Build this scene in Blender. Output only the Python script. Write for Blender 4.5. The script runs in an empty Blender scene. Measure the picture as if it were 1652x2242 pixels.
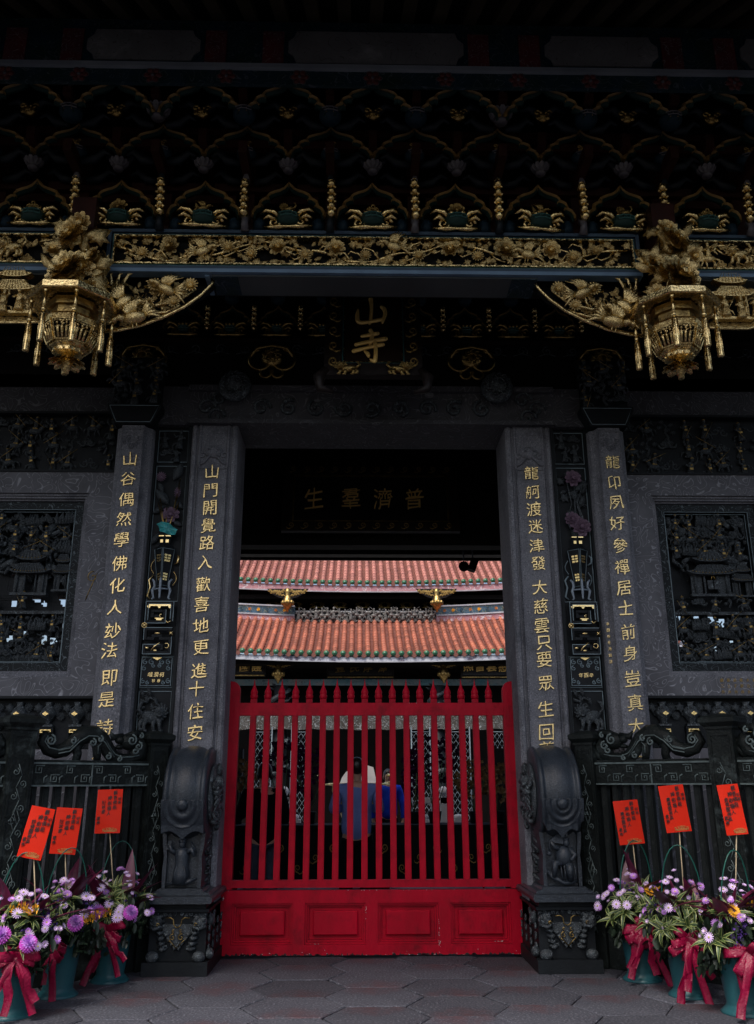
import bpy, math, random
from mathutils import Vector, Matrix, Euler, noise
random.seed(7)
PI = math.pi
R = math.radians
# ------------------------------------------------------------------ camera, sky, sun, exposure
scn = bpy.context.scene
COL = scn.collection
PITCH, YAW, ROLL = R(17.378), R(1.2426), R(-0.151)
camd = bpy.data.cameras.new('camera')
cam = bpy.data.objects.new('camera', camd)
COL.objects.link(cam)
cp, sp, cy, sy = math.cos(PITCH), math.sin(PITCH), math.cos(YAW), math.sin(YAW)
F_ = Vector((sy*cp, cy*cp, sp)); R0 = Vector((cy, -sy, 0)); U0 = R0.cross(F_)
cr, sr = math.cos(ROLL), math.sin(ROLL)
R_ = R0*cr + U0*sr; U_ = U0*cr - R0*sr
CAM = Vector((-0.1304, -8.64, 1.5))
m = Matrix((R_, U_, -F_)).transposed().to_4x4()
m.translation = CAM
cam.matrix_world = m
camd.sensor_fit = 'VERTICAL'; camd.sensor_height = 36.0; camd.lens = 30.38
camd.clip_start = 0.1; camd.clip_end = 2000
scn.camera = cam

world = bpy.data.worlds.new('World'); scn.world = world; world.use_nodes = True
wn = world.node_tree; wn.nodes.clear()
sky = wn.nodes.new('ShaderNodeTexSky'); sky.sky_type = 'NISHITA'; sky.sun_disc = False
SUN_EL, SUN_AZ = R(58), R(205)
sky.sun_elevation = SUN_EL; sky.sun_rotation = SUN_AZ
sky.air_density = 1.0; sky.dust_density = 5.0; sky.ozone_density = 1.2; sky.altitude = 0
bg = wn.nodes.new('ShaderNodeBackground'); bg.inputs[1].default_value = 0.12
wo = wn.nodes.new('ShaderNodeOutputWorld')
wn.links.new(sky.outputs[0], bg.inputs[0]); wn.links.new(bg.outputs[0], wo.inputs[0])
sund = bpy.data.lights.new('sun', 'SUN'); sund.energy = 1.3; sund.angle = R(12); sund.color = (1, .96, .9)
sun = bpy.data.objects.new('sun', sund); COL.objects.link(sun)
sd = Vector((math.sin(SUN_AZ)*math.cos(SUN_EL), math.cos(SUN_AZ)*math.cos(SUN_EL), math.sin(SUN_EL)))
sun.rotation_euler = sd.to_track_quat('Z', 'Y').to_euler(); sun.location = (0, -20, 30)
scn.view_settings.view_transform = 'Standard'; scn.view_settings.look = 'None'
scn.view_settings.exposure = 0.8; scn.view_settings.gamma = 1.0
scn.view_settings.use_curve_mapping = False
scn.cycles.max_bounces = 6; scn.cycles.diffuse_bounces = 3; scn.cycles.glossy_bounces = 3

def P(x, y, Y):
    """world point on the plane Y that stands at photo position x,y (1652 x 2242 scale)"""
    d = F_ + R_*((x-826)/1892.0) - U_*((y-1121)/1892.0)
    return CAM + d*((Y-CAM.y)/d.y)

# ------------------------------------------------------------------ materials
def nodes_of(name):
    m = bpy.data.materials.new(name); m.use_nodes = True
    nt = m.node_tree; b = nt.nodes['Principled BSDF']
    return m, nt, b
def N(nt, t, **k):
    n = nt.nodes.new(t)
    for a, v in k.items():
        if a.startswith('i_'):
            n.inputs[a[2:].replace('_', ' ')].default_value = v
        else: setattr(n, a, v)
    return n
def mixc(nt, fac, a, b):
    n = nt.nodes.new('ShaderNodeMix'); n.data_type = 'RGBA'
    for s, v in ((0, fac), (6, a), (7, b)):
        if isinstance(v, (tuple, list)): n.inputs[s].default_value = (*v[:3], 1)
        elif isinstance(v, (int, float)): n.inputs[s].default_value = v
        else: nt.links.new(v, n.inputs[s])
    return n.outputs[2]
def ramp(nt, src, a, b, va=0., vb=1.):
    n = nt.nodes.new('ShaderNodeMapRange'); n.clamp = True
    nt.links.new(src, n.inputs[0])
    n.inputs[1].default_value = a; n.inputs[2].default_value = b
    n.inputs[3].default_value = va; n.inputs[4].default_value = vb
    return n.outputs[0]
def math_(nt, op, a, b=None):
    n = nt.nodes.new('ShaderNodeMath'); n.operation = op
    for i, v in enumerate((a, b)):
        if v is None: continue
        if isinstance(v, (int, float)): n.inputs[i].default_value = v
        else: nt.links.new(v, n.inputs[i])
    return n.outputs[0]
def mat(name, c1, c2=None, scale=6, rough=.6, metal=0., bump=.15, bscale=40, speck=None, lines=None, edge=None,
        coat=0., spec=.5, stain=None, stretch=(1, 1, 1), per=0., em=None, rvar=.0):
    m, nt, b = nodes_of(name)
    tc = N(nt, 'ShaderNodeTexCoord'); mp = N(nt, 'ShaderNodeMapping')
    mp.inputs['Scale'].default_value = stretch
    nt.links.new(tc.outputs['Object'], mp.inputs[0])
    vec = mp.outputs[0]
    n1 = N(nt, 'ShaderNodeTexNoise'); n1.inputs['Scale'].default_value = scale; n1.inputs['Detail'].default_value = 6
    nt.links.new(vec, n1.inputs['Vector'])
    c2 = c2 or tuple(x*.7 for x in c1)
    col = mixc(nt, ramp(nt, n1.outputs[0], .3, .7), c1, c2)
    n2 = N(nt, 'ShaderNodeTexNoise'); n2.inputs['Scale'].default_value = bscale; n2.inputs['Detail'].default_value = 5
    nt.links.new(vec, n2.inputs['Vector'])
    h = n2.outputs[0]
    if speck:
        v = N(nt, 'ShaderNodeTexNoise'); v.inputs['Scale'].default_value = speck[0]; v.inputs['Detail'].default_value = 2
        nt.links.new(vec, v.inputs['Vector'])
        col = mixc(nt, ramp(nt, v.outputs[0], .56, .68), col, speck[1])
        col = mixc(nt, ramp(nt, v.outputs[0], .42, .30), col, tuple(x*.35 for x in c1))
    if stain:
        s = N(nt, 'ShaderNodeTexNoise'); s.inputs['Scale'].default_value = stain[0]; s.inputs['Detail'].default_value = 8
        s.inputs['Roughness'].default_value = .7
        nt.links.new(tc.outputs['Object'], s.inputs['Vector'])
        col = mixc(nt, ramp(nt, s.outputs[0], stain[2], stain[3]), col, stain[1])
    if lines:   # engraved scrollwork: thin iso-lines of a swirling noise, cut into the stone
        s = N(nt, 'ShaderNodeTexNoise'); s.inputs['Scale'].default_value = lines[0]; s.inputs['Detail'].default_value = 1.2
        s.inputs['Distortion'].default_value = 1.6
        nt.links.new(vec, s.inputs['Vector'])
        q = math_(nt, 'MULTIPLY', s.outputs[0], lines[1]); q = math_(nt, 'FRACT', q)
        q = math_(nt, 'ABSOLUTE', math_(nt, 'SUBTRACT', q, .5))
        ln = ramp(nt, q, .0, lines[2], 1, 0)
        col = mixc(nt, math_(nt, 'MULTIPLY', ln, .8), col, lines[3])
        h = math_(nt, 'ADD', math_(nt, 'MULTIPLY', h, .25), math_(nt, 'MULTIPLY', ln, .9))
    if edge:
        g = N(nt, 'ShaderNodeNewGeometry')
        col = mixc(nt, ramp(nt, g.outputs['Pointiness'], edge[1], edge[2]), col, edge[0])
    if per:
        oi = N(nt, 'ShaderNodeObjectInfo'); hs = N(nt, 'ShaderNodeHueSaturation')
        nt.links.new(ramp(nt, oi.outputs['Random'], 0, 1, 1-per, 1+per), hs.inputs['Value'])
        nt.links.new(col, hs.inputs['Color']); col = hs.outputs[0]
    nt.links.new(col, b.inputs['Base Color'])
    b.inputs['Roughness'].default_value = rough; b.inputs['Metallic'].default_value = metal
    if rvar: nt.links.new(ramp(nt, n2.outputs[0], .3, .7, rough-rvar, rough+rvar), b.inputs['Roughness'])
    b.inputs['Specular IOR Level'].default_value = spec
    if coat: b.inputs['Coat Weight'].default_value = coat; b.inputs['Coat Roughness'].default_value = .2
    if bump:
        bp = N(nt, 'ShaderNodeBump'); bp.inputs['Strength'].default_value = bump; bp.inputs['Distance'].default_value = .01
        nt.links.new(h, bp.inputs['Height']); nt.links.new(bp.outputs[0], b.inputs['Normal'])
    return m
M = {}
M['granite'] = mat('granite', (.172, .177, .198), (.105, .109, .128), 2.2, .75, bump=.3, bscale=90, speck=(75, (.24, .245, .275)), stain=(2.4, (.040, .043, .052), .49, .74), spec=.25)
M['granite_engraved'] = mat('granite_engraved', (.12, .123, .14), (.085, .088, .10), 4, .7, bump=.5, bscale=60, lines=(4.6, 7, .10, (.34, .35, .39)), stain=(2, (.06, .06, .07), .5, .8), spec=.3)
M['wall_engraved'] = mat('wall_engraved', (.115, .115, .13), (.08, .08, .092), 4, .7, bump=.8, bscale=60, lines=(2.6, 6, .08, (.30, .31, .34)), spec=.2)
M['slate_engraved'] = mat('slate_engraved', (.016, .020, .023), (.010, .013, .015), 5, .6, bump=.5, bscale=60, lines=(8.5, 6, .10, (.17, .21, .23)), spec=.15)
M['slate'] = mat('slate', (.012, .015, .018), (.007, .009, .011), 5, .55, bump=.3, bscale=70, spec=.15)
M['slate_carved'] = mat('slate_carved', (.060, .070, .078), (.012, .015, .018), 16, .5, bump=.6, bscale=50, lines=(13, 5, .13, (.20, .24, .26)), spec=.2)
M['shaded_granite'] = mat('shaded_granite', (.055, .056, .064), (.036, .037, .043), 4, .7, bump=.5, bscale=60, lines=(4.6, 7, .10, (.15, .155, .17)), spec=.2)  # engraved granite with the shade under the eaves put into its colour
M['plaque_gold'] = mat('plaque_gold_paint', (1.0, .70, .25), (.85, .55, .16), 16, .4, .3, bump=.3)
M['teal_line'] = mat('teal_line', (.03, .11, .10), None, 9, .5)
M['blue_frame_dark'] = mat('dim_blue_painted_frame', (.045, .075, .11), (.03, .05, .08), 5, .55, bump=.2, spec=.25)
M['slate_edge'] = mat('slate_edge', (.20, .27, .30), (.11, .155, .18), 9, .6, bump=.2)
M['bronze_stone'] = mat('weathered_green_stone', (.012, .0155, .015), (.005, .007, .007), 6, .5, bump=.7, bscale=40, stain=(5, (.060, .078, .078), .56, .76), spec=.16)
M['stone_edge'] = mat('worn_stone_edge', (.12, .16, .16), (.05, .07, .07), 12, .6, bump=.3)
M['bar_stone'] = mat('weathered_bar_stone', (.015, .018, .018), (.006, .008, .008), 5, .6, bump=.5, bscale=50, stain=(6, (.055, .064, .064), .52, .78), stretch=(1, 1, .25), spec=.14)
M['drum'] = mat('drum_stone', (.028, .036, .047), (.016, .021, .028), 4, .36, bump=.4, bscale=70, speck=(110, (.05, .062, .078)), stain=(3.5, (.055, .068, .082), .56, .78), spec=.34)
M['gold'] = mat('gold_leaf', (.98, .75, .35), (.55, .39, .16), 22, .25, 1., bump=.6, bscale=45, stain=(26, (.06, .042, .022), .55, .67), rvar=.12, per=.18)
M['gold_dull'] = mat('dull_gold', (.55, .38, .13), (.18, .12, .05), 14, .36, 1., bump=.4, bscale=60, stain=(20, (.04, .028, .015), .5, .68))
M['gold_paint'] = mat('gold_lettering', (1.0, .78, .38), (.90, .64, .26), 20, .24, .9, bump=.25, bscale=60)
M['red'] = mat('red_gate_paint', (.42, .001, .017), (.30, .001, .012), 5, .5, bump=.6, bscale=22, stain=(4, (.14, .003, .009), .50, .74), coat=.0, spec=.14, stretch=(1, 1, .35), rvar=.1)
M['chip'] = mat('chipped_paint', (.7, .55, .55), None, 20, .7)
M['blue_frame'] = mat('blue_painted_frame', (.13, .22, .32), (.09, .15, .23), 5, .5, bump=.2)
M['teal_frame'] = mat('teal_painted_frame', (.02, .10, .11), (.012, .06, .07), 5, .5)
M['grey_board'] = mat('grey_painted_underside', (.06, .072, .078), (.04, .05, .055), 2, .6, stain=(5, (.05, .03, .025), .66, .8))
M['dark_wood'] = mat('dark_lacquer_wood', (.012, .008, .007), (.006, .004, .004), 6, .5, bump=.3, spec=.25)
M['black_wood'] = mat('black_wood', (.005, .0045, .0045), (.003, .003, .003), 6, .7, bump=.3, spec=.15)
M['red_wood'] = mat('dark_red_wood', (.030, .006, .004), (.014, .004, .003), 6, .6, spec=.2)
M['rafter'] = mat('rafter_wood', (.045, .037, .024), (.022, .018, .013), 5, .6, stretch=(1, .2, 1), bump=.4, spec=.2)
M['arch_ochre'] = mat('ochre_trim', (.30, .18, .055), (.15, .09, .028), 9, .5, bump=.4)
M['arch_green'] = mat('green_trim', (.012, .042, .036), (.007, .022, .02), 9, .55, spec=.25)
M['arch_dark'] = mat('dark_blue_bracket', (.007, .012, .018), (.004, .007, .010), 6, .55, spec=.25)
M['lotus'] = mat('lotus_white_pink', (.10, .095, .105), (.05, .045, .055), 9, .5)
M['blue_ring'] = mat('blue_ring_paint', (.008, .028, .045), (.005, .016, .028), 7, .6, spec=.2)
M['beam_paint'] = mat('painted_beam', (.010, .028, .05), (.008, .022, .015), 5, .6, lines=(5, 6, .07, (.09, .10, .12)), spec=.2)
M['beam_red'] = mat('painted_red_floral', (.12, .016, .018), (.05, .012, .02), 7, .55, lines=(8, 6, .08, (.20, .22, .23)))
M['beam_pale'] = mat('pale_beam_edge', (.20, .22, .25), (.13, .15, .18), 3, .55)
M['scene_paint'] = mat('faded_scene_painting', (.15, .15, .155), (.10, .10, .105), 2.5, .6, lines=(4.5, 8, .05, (.03, .03, .03)), stain=(1.8, (.26, .26, .27), .56, .72))
M['flower_red'] = mat('painted_red_flower', (.10, .018, .018), (.06, .012, .012), 7, .6)
M['paving'] = mat('paving_granite', (.068, .071, .088), (.040, .042, .055), 1.8, .75, bump=.6, bscale=50, speck=(60, (.13, .13, .155)), stain=(1.0, (.085, .038, .042), .53, .70), per=.25, spec=.25)
M['joint'] = mat('joint_mortar', (.018, .017, .019), (.011, .010, .012), 8, .9)
M['tile'] = mat('terracotta_tile', (.38, .115, .06), (.20, .055, .038), 1.6, .7, bump=.4, bscale=30, per=.30, stain=(3.2, (.085, .05, .048), .55, .76))
M['tile_pink'] = mat('terracotta_tile_pink', (.46, .185, .145), (.29, .10, .085), 1.6, .7, bump=.4, bscale=30, per=.22, stain=(3.2, (.15, .085, .08), .56, .76))
M['tile_pan'] = mat('pan_tile', (.22, .075, .055), (.12, .045, .035), 8, .8)
M['green_glaze'] = mat('green_glazed_tile', (.03, .15, .07), (.02, .09, .05), 9, .25)
M['fascia'] = mat('pink_fascia', (.42, .20, .22), (.34, .15, .18), 4, .6, lines=(1.9, 5, .1, (.62, .62, .64)))
M['fascia_white'] = mat('white_blue_fascia', (.55, .56, .60), (.30, .32, .40), 4, .6, lines=(2.2, 5, .10, (.07, .09, .18)), stain=(3.0, (.07, .05, .08), .52, .60))
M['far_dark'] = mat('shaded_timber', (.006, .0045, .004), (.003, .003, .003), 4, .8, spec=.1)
M['far_blue'] = mat('blue_beam_paint', (.09, .28, .36), (.30, .30, .30), 2.5, .5, lines=(3, 6, .09, (.02, .05, .07)))
M['mosaic'] = mat('cut_porcelain_blue', (.02, .08, .16), (.03, .05, .05), 4, .3, lines=(4, 5, .10, (.35, .30, .12)))
M['ridge_white'] = mat('white_plaster', (.42, .43, .47), (.25, .26, .30), 3, .6)
M['fig_grey'] = mat('porcelain_figures', (.18, .17, .16), (.07, .07, .07), 12, .35)
M['orange_glaze'] = mat('orange_glaze', (.55, .20, .05), None, 8, .3)
M['plaque'] = mat('plaque_lacquer', (.020, .010, .007), (.012, .006, .005), 5, .35, bump=.1)
M['plaque_black'] = mat('plaque_black', (.008, .008, .009), (.006, .006, .007), 5, .3, bump=.1)
M['card'] = mat('red_card_paper', (.66, .022, .005), (.60, .018, .004), 3, .45, bump=.1, spec=.15)
M['ink'] = mat('black_ink', (.008, .006, .006), None, 9, .5, bump=0)
M['card_gold'] = mat('printed_gold', (.55, .28, .08), None, 9, .5, .3, bump=0)
M['bamboo'] = mat('bamboo_stick', (.55, .44, .28), None, 9, .6)
M['bucket'] = mat('teal_plastic', (.018, .085, .10), (.013, .066, .08), 3, .4, bump=.1, spec=.3)
M['hoop'] = mat('green_plastic_handle', (.006, .10, .075), None, 9, .35)
M['ribbon'] = mat('satin_ribbon', (.27, .002, .038), (.15, .001, .022), 9, .36, bump=.5, bscale=60, spec=.35)
M['leaf_green'] = mat('leaf_green', (.040, .075, .018), (.022, .045, .012), 8, .45, bump=.2, per=.35)
M['leaf_cream'] = mat('leaf_cream_edge', (.36, .39, .14), (.22, .26, .08), 8, .45, bump=.1)
M['leaf_dark'] = mat('dark_foliage', (.014, .028, .013), (.008, .016, .008), 8, .5, per=.4)
M['leaf_purple'] = mat('purple_cordyline', (.17, .014, .055), (.06, .008, .03), 6, .38, per=.5, stretch=(4, 4, 1))
M['petal_lilac'] = mat('lilac_petals', (.60, .30, .72), (.42, .16, .60), 20, .6, bump=.05, per=.3)
M['petal_white'] = mat('pale_petals', (.78, .62, .86), (.58, .38, .72), 20, .6, bump=.05)
M['petal_magenta'] = mat('magenta_petals', (.50, .02, .46), (.62, .16, .64), 20, .6, bump=.05)
M['petal_yellow'] = mat('yellow_petals', (.80, .42, .02), (.7, .3, .01), 20, .6, bump=.05)
M['petal_violet'] = mat('violet_petals', (.07, .02, .22), (.04, .012, .12), 20, .6, bump=.05)
M['flower_eye'] = mat('flower_eye', (.05, .03, .015), None, 20, .7)
M['flower_eye_yellow'] = mat('flower_eye_yellow', (.55, .50, .10), None, 20, .7)
M['stem'] = mat('stem_green', (.05, .10, .03), None, 9, .6)
M['relief_mauve'] = mat('mauve_painted_relief', (.17, .11, .16), (.07, .045, .07), 16, .5, lines=(12, 4, .1, (.28, .2, .26)), spec=.2)
M['relief_teal'] = mat('teal_painted_relief', (.03, .34, .35), (.02, .20, .22), 9, .45, lines=(9, 4, .08, (.12, .5, .48)))
M['relief_pale'] = mat('pale_painted_relief', (.26, .32, .38), (.16, .2, .25), 12, .5)
M['skin'] = mat('skin', (.42, .24, .17), None, 9, .55, bump=.05)
M['hair'] = mat('hair', (.010, .008, .007), None, 9, .4)
M['shirt'] = mat('blue_shirt', (.15, .21, .48), (.11, .16, .38), 6, .85, bump=.8, bscale=9, spec=.1)
M['shirt_bright'] = mat('bright_blue_shirt', (.012, .05, .50), None, 6, .8, spec=.1)
M['trousers'] = mat('black_trousers', (.006, .006, .008), None, 6, .9, spec=.1)
M['jeans'] = mat('dark_jeans', (.03, .045, .075), None, 12, .8)
M['dark_cloth'] = mat('dark_top', (.004, .004, .005), None, 6, .9, spec=.1)
M['white_stone'] = mat('white_stone', (.52, .50, .50), (.40, .39, .40), 5, .6)
M['kneeler'] = mat('blue_grey_vinyl', (.22, .27, .36), (.18, .22, .3), 5, .3)
M['curtain'] = mat('patterned_valance', (.035, .03, .024), (.07, .068, .066), 3, .8, lines=(3.5, 6, .12, (.30, .32, .34)), spec=.2)
M['steel'] = mat('grey_painted_steel', (.10, .13, .16), None, 9, .5)
M['orchid'] = mat('dark_purple_orchid', (.025, .004, .03), (.01, .003, .012), 12, .5, per=.4, spec=.2)
M['brown_flower'] = mat('tan_orchid', (.20, .12, .05), (.1, .06, .02), 12, .5)
M['courtyard'] = mat('courtyard_paving', (.17, .165, .16), (.12, .12, .12), 1.2, .8)
M['dark_interior'] = mat('dark_plaster', (.020, .018, .018), (.012, .011, .011), 2, .8)  # dark plaster tone of the hall's end and side walls

# ------------------------------------------------------------------ mesh builder
class MB:
    def __init__(s): s.v = []; s.f = []; s.m = []; s.s = []
    def add(s, vs, fs, mi=0, sm=False):
        o = len(s.v); s.v.extend([tuple(v) for v in vs])
        for f in fs:
            s.f.append(tuple(o+i for i in f)); s.m.append(mi); s.s.append(sm)
    def box(s, x0, x1, y0, y1, z0, z1, mi=0, M_=None):
        vs = [Vector((x, y, z)) for z in (z0, z1) for y in (y0, y1) for x in (x0, x1)]
        if M_ is not None: vs = [M_ @ v for v in vs]
        s.add(vs, [(0, 2, 3, 1), (4, 5, 7, 6), (0, 1, 5, 4), (2, 6, 7, 3), (0, 4, 6, 2), (1, 3, 7, 5)], mi)
    def tube(s, pts, r, n=6, mi=0, cap=True, sm=True, flat=1., fv=None):
        pts = [Vector(p) for p in pts]; k = len(pts)
        rr = r if isinstance(r, (list, tuple)) else [r]*k
        t0 = (pts[1]-pts[0]).normalized()
        up = Vector(fv) if fv else (Vector((0, 1, 0)) if abs(t0.y) < .9 else Vector((1, 0, 0)))
        nrm = (up - t0*up.dot(t0)).normalized(); vs = []
        for i in range(k):
            t = (pts[min(i+1, k-1)]-pts[max(i-1, 0)])
            t = t.normalized() if t.length > 1e-9 else t0
            nrm = nrm - t*nrm.dot(t)
            nrm = nrm.normalized() if nrm.length > 1e-6 else t.orthogonal().normalized()
            b = t.cross(nrm)
            for j in range(n):
                a = 2*PI*j/n
                vs.append(pts[i] + nrm*(math.cos(a)*rr[i]*flat) + b*(math.sin(a)*rr[i]))
        fs = [(i*n+j, i*n+(j+1) % n, (i+1)*n+(j+1) % n, (i+1)*n+j) for i in range(k-1) for j in range(n)]
        if cap: fs += [tuple(range(n-1, -1, -1)), tuple((k-1)*n+j for j in range(n))]
        s.add(vs, fs, mi, sm)
    def lathe(s, prof, c=(0, 0, 0), n=16, mi=0, axis='z', sm=True, a0=0., M_=None, cap=True):
        vs = []
        for r, h in prof:
            for j in range(n):
                a = a0+2*PI*j/n; x, y = r*math.cos(a), r*math.sin(a)
                v = Vector((x, y, h)) if axis == 'z' else (Vector((h, x, y)) if axis == 'x' else Vector((x, h, y)))
                if M_ is not None: v = M_ @ v
                vs.append(v+Vector(c))
        k = len(prof)
        fs = [(i*n+j, i*n+(j+1) % n, (i+1)*n+(j+1) % n, (i+1)*n+j) for i in range(k-1) for j in range(n)]
        if cap: fs += [tuple(range(n-1, -1, -1)), tuple((k-1)*n+j for j in range(n))]
        s.add(vs, fs, mi, sm)
    def ell(s, c, r, mi=0, nu=8, nv=5, M_=None):
        vs = []; c = Vector(c)
        if isinstance(r, (int, float)): r = (r, r, r)
        def T(v):
            v = Vector((v[0]*r[0], v[1]*r[1], v[2]*r[2]))
            return (M_ @ v if M_ is not None else v)+c
        vs.append(T((0, 0, -1)))
        for i in range(1, nv):
            p = PI*i/nv
            for j in range(nu):
                a = 2*PI*j/nu; vs.append(T((math.sin(p)*math.cos(a), math.sin(p)*math.sin(a), -math.cos(p))))
        vs.append(T((0, 0, 1))); L = len(vs)-1
        fs = [(0, 1+(j+1) % nu, 1+j) for j in range(nu)]
        for i in range(nv-2):
            fs += [(1+i*nu+j, 1+i*nu+(j+1) % nu, 1+(i+1)*nu+(j+1) % nu, 1+(i+1)*nu+j) for j in range(nu)]
        fs += [(L, 1+(nv-2)*nu+j, 1+(nv-2)*nu+(j+1) % nu) for j in range(nu)]
        s.add(vs, fs, mi, True)
    def prism(s, out, y0, y1, mi=0, sm=False):   # outline in x,z, extruded in y
        n = len(out)
        vs = [Vector((x, y0, z)) for x, z in out]+[Vector((x, y1, z)) for x, z in out]
        fs = [tuple(range(n)), tuple(range(2*n-1, n-1, -1))]
        s.add(vs, fs, mi); s.add(vs, [(i, n+i, n+(i+1) % n, (i+1) % n) for i in range(n)], mi, sm)
    def plan(s, out, z0, z1, mi=0):              # outline in x,y, extruded in z
        n = len(out)
        vs = [Vector((x, y, z0)) for x, y in out]+[Vector((x, y, z1)) for x, y in out]
        s.add(vs, [tuple(range(n-1, -1, -1)), tuple(range(n, 2*n))]+[(i, (i+1) % n, n+(i+1) % n, n+i) for i in range(n)], mi)
    def frame(s, x0, x1, z0, z1, w, y0, y1, mi=0):  # butted rectangular frame
        s.box(x0, x1, y0, y1, z1-w, z1, mi); s.box(x0, x1, y0, y1, z0, z0+w, mi)
        s.box(x0, x0+w, y0, y1, z0+w, z1-w, mi); s.box(x1-w, x1, y0, y1, z0+w, z1-w, mi)
    def join(s, o, M_=None, mi=None):
        vs = [M_ @ Vector(v) for v in o.v] if M_ is not None else o.v
        k = len(s.v); s.v.extend([tuple(v) for v in vs])
        s.f.extend([tuple(k+i for i in f) for f in o.f]); s.m.extend(o.m if mi is None else [mi]*len(o.m)); s.s.extend(o.s)
    def xf(s, M_): s.v = [tuple(M_ @ Vector(v)) for v in s.v]; return s
    def mesh(s, name, mats):
        me = bpy.data.meshes.new(name); me.from_pydata(s.v, [], s.f)
        if isinstance(mats, str): mats = [mats]
        for a in mats: me.materials.append(M[a])
        me.polygons.foreach_set('material_index', s.m); me.polygons.foreach_set('use_smooth', s.s)
        me.update(); return me

def link(name, me, parent=None, loc=None, rot=None, scale=None, kind=None, label=None):
    o = bpy.data.objects.new(name, me); COL.objects.link(o)
    if parent is not None: o.parent = parent
    if loc is not None: o.location = loc
    if rot is not None: o.rotation_euler = rot
    if scale is not None: o.scale = scale if isinstance(scale, (tuple, list, Vector)) else (scale,)*3
    if kind: o['kind'] = kind
    if label: o['label'] = label
    return o
def part(name, mb, mats, parent, **k):
    me = mb if isinstance(mb, bpy.types.Mesh) else mb.mesh(name, mats)
    return link(name, me, parent, **k)
def thing(name, label, cat, loc=(0, 0, 0), rz=0., group=None):
    o = bpy.data.objects.new(name, None); COL.objects.link(o)
    o.location = loc; o.rotation_euler = (0, 0, rz); o.empty_display_size = .1
    o['label'] = label; o['category'] = cat
    if group: o['group'] = group
    return o
def structure(name, mb, mats, **k): return part(name, mb, mats, None, kind='structure', **k)
def B(*a, mi=0):
    mb = MB(); mb.box(*a, mi=mi); return mb

# ------------------------------------------------------------------ lettering (flat strokes cut from the built-in font, given brush-like wobble)
GL = {}
def glyph(ch, matn, ext=.012, off=.0, seed=0, slant=.1, wob=.085):
    key = (ch, matn, ext, off)
    if key in GL: return GL[key]
    cu = bpy.data.curves.new('character', 'FONT'); cu.body = ch; cu.size = 1; cu.align_x = 'CENTER'; cu.align_y = 'CENTER'
    cu.extrude = ext; cu.offset = off; cu.resolution_u = 3
    o = bpy.data.objects.new('tmp', cu); COL.objects.link(o)
    dg = bpy.context.evaluated_depsgraph_get(); dg.update()
    me = bpy.data.meshes.new_from_object(o.evaluated_get(dg))
    bpy.data.objects.remove(o); bpy.data.curves.remove(cu)
    if len(me.vertices):
        xs = [v.co.x for v in me.vertices]; ys = [v.co.y for v in me.vertices]
        cx, cz = (min(xs)+max(xs))/2, (min(ys)+max(ys))/2
        w = max(max(xs)-min(xs), max(ys)-min(ys), .5); k = .92/w if w > .7 else 1.05
        ph = (ord(ch[0]) % 97)*1.7
        for v in me.vertices:
            x, y, z = (v.co.x-cx)*k, (v.co.y-cz)*k, v.co.z
            n1 = noise.noise(Vector((x*2.2+ph, y*2.2, 0))); n2 = noise.noise(Vector((x*2.2, y*2.2+ph, 5)))
            x2 = x+wob*n1; y2 = y+wob*n2+slant*x
            v.co = Vector((x2, -z, y2))
    me.materials.clear(); me.materials.append(M[matn]); me.name = 'character'
    GL[key] = me
    return me
def column_text(chars, parent, pts, size, matn='gold_paint', ext=.012, off=.0, name='character', sx=1.0):
    """pts: (x, y, z) of each character in the parent's frame, facing -Y"""
    for c, p in zip(chars, pts):
        part(name, glyph(c, matn, ext, off), None, parent, loc=p, scale=(size*sx, 1 if ext > .02 else 1, size))

# ------------------------------------------------------------------ library of carved ornament (all face -Y, about 1 unit across)
def cache(fn):
    d = {}
    def w(*a):
        if a not in d: d[a] = fn(*a)
        return d[a]
    return w
def spiral(cx, cz, r, turns, a0, y=0., n=14, sgn=1, grow=.15):
    pts = []
    for i in range(n+1):
        t = i/n; a = a0+sgn*turns*2*PI*t; q = r*(1-t)+r*grow*t
        pts.append((cx+q*math.cos(a), y, cz+q*math.sin(a)))
    return pts
@cache
def leaf_me(mt, kind=0):
    mb = MB()
    if kind == 0:  # three lobed
        out = [(0, -.5), (.12, -.25), (.42, -.22), (.30, .0), (.50, .22), (.22, .22), (0, .52), (-.22, .22), (-.50, .22), (-.30, .0), (-.42, -.22), (-.12, -.25)]
    else:
        out = [(0, -.5), (.16, -.25), (.25, .02), (.17, .28), (0, .55), (-.17, .28), (-.25, .02), (-.16, -.25)]
    n = len(out)
    vs = [(x, .10*abs(x)*2-.04+.06*math.sin(z*5), z) for x, z in out]+[(x*.45, -.12, z*.5) for x, z in out]+[(x, .06+.10*abs(x)*2, z) for x, z in out]
    fs = [(i, (i+1) % n, n+(i+1) % n, n+i) for i in range(n)]+[tuple(range(n, 2*n))]+[(i, 2*n+i, 2*n+(i+1) % n, (i+1) % n) for i in range(n)]
    mb.add(vs, fs, 0, True)
    return mb.mesh('leaf', mt)
def petal(mb, Mx, l, w, cup, mi=0):
    vs = []
    for i in range(4):
        t = i/3; ww = w*(.35, .85, 1., .45)[i]*.5
        zc = l*t; yc = -cup*math.sin(t*PI*.5)*l
        for k in (-1, 0, 1):
            vs.append(Mx @ Vector((k*ww, yc - .22*w*abs(k)+(.08*w if i == 3 and k else 0), zc)))
    fs = [(i*3+k, i*3+k+1, i*3+k+4, i*3+k+3) for i in range(3) for k in range(2)]
    mb.add(vs, fs, mi, True)
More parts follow.
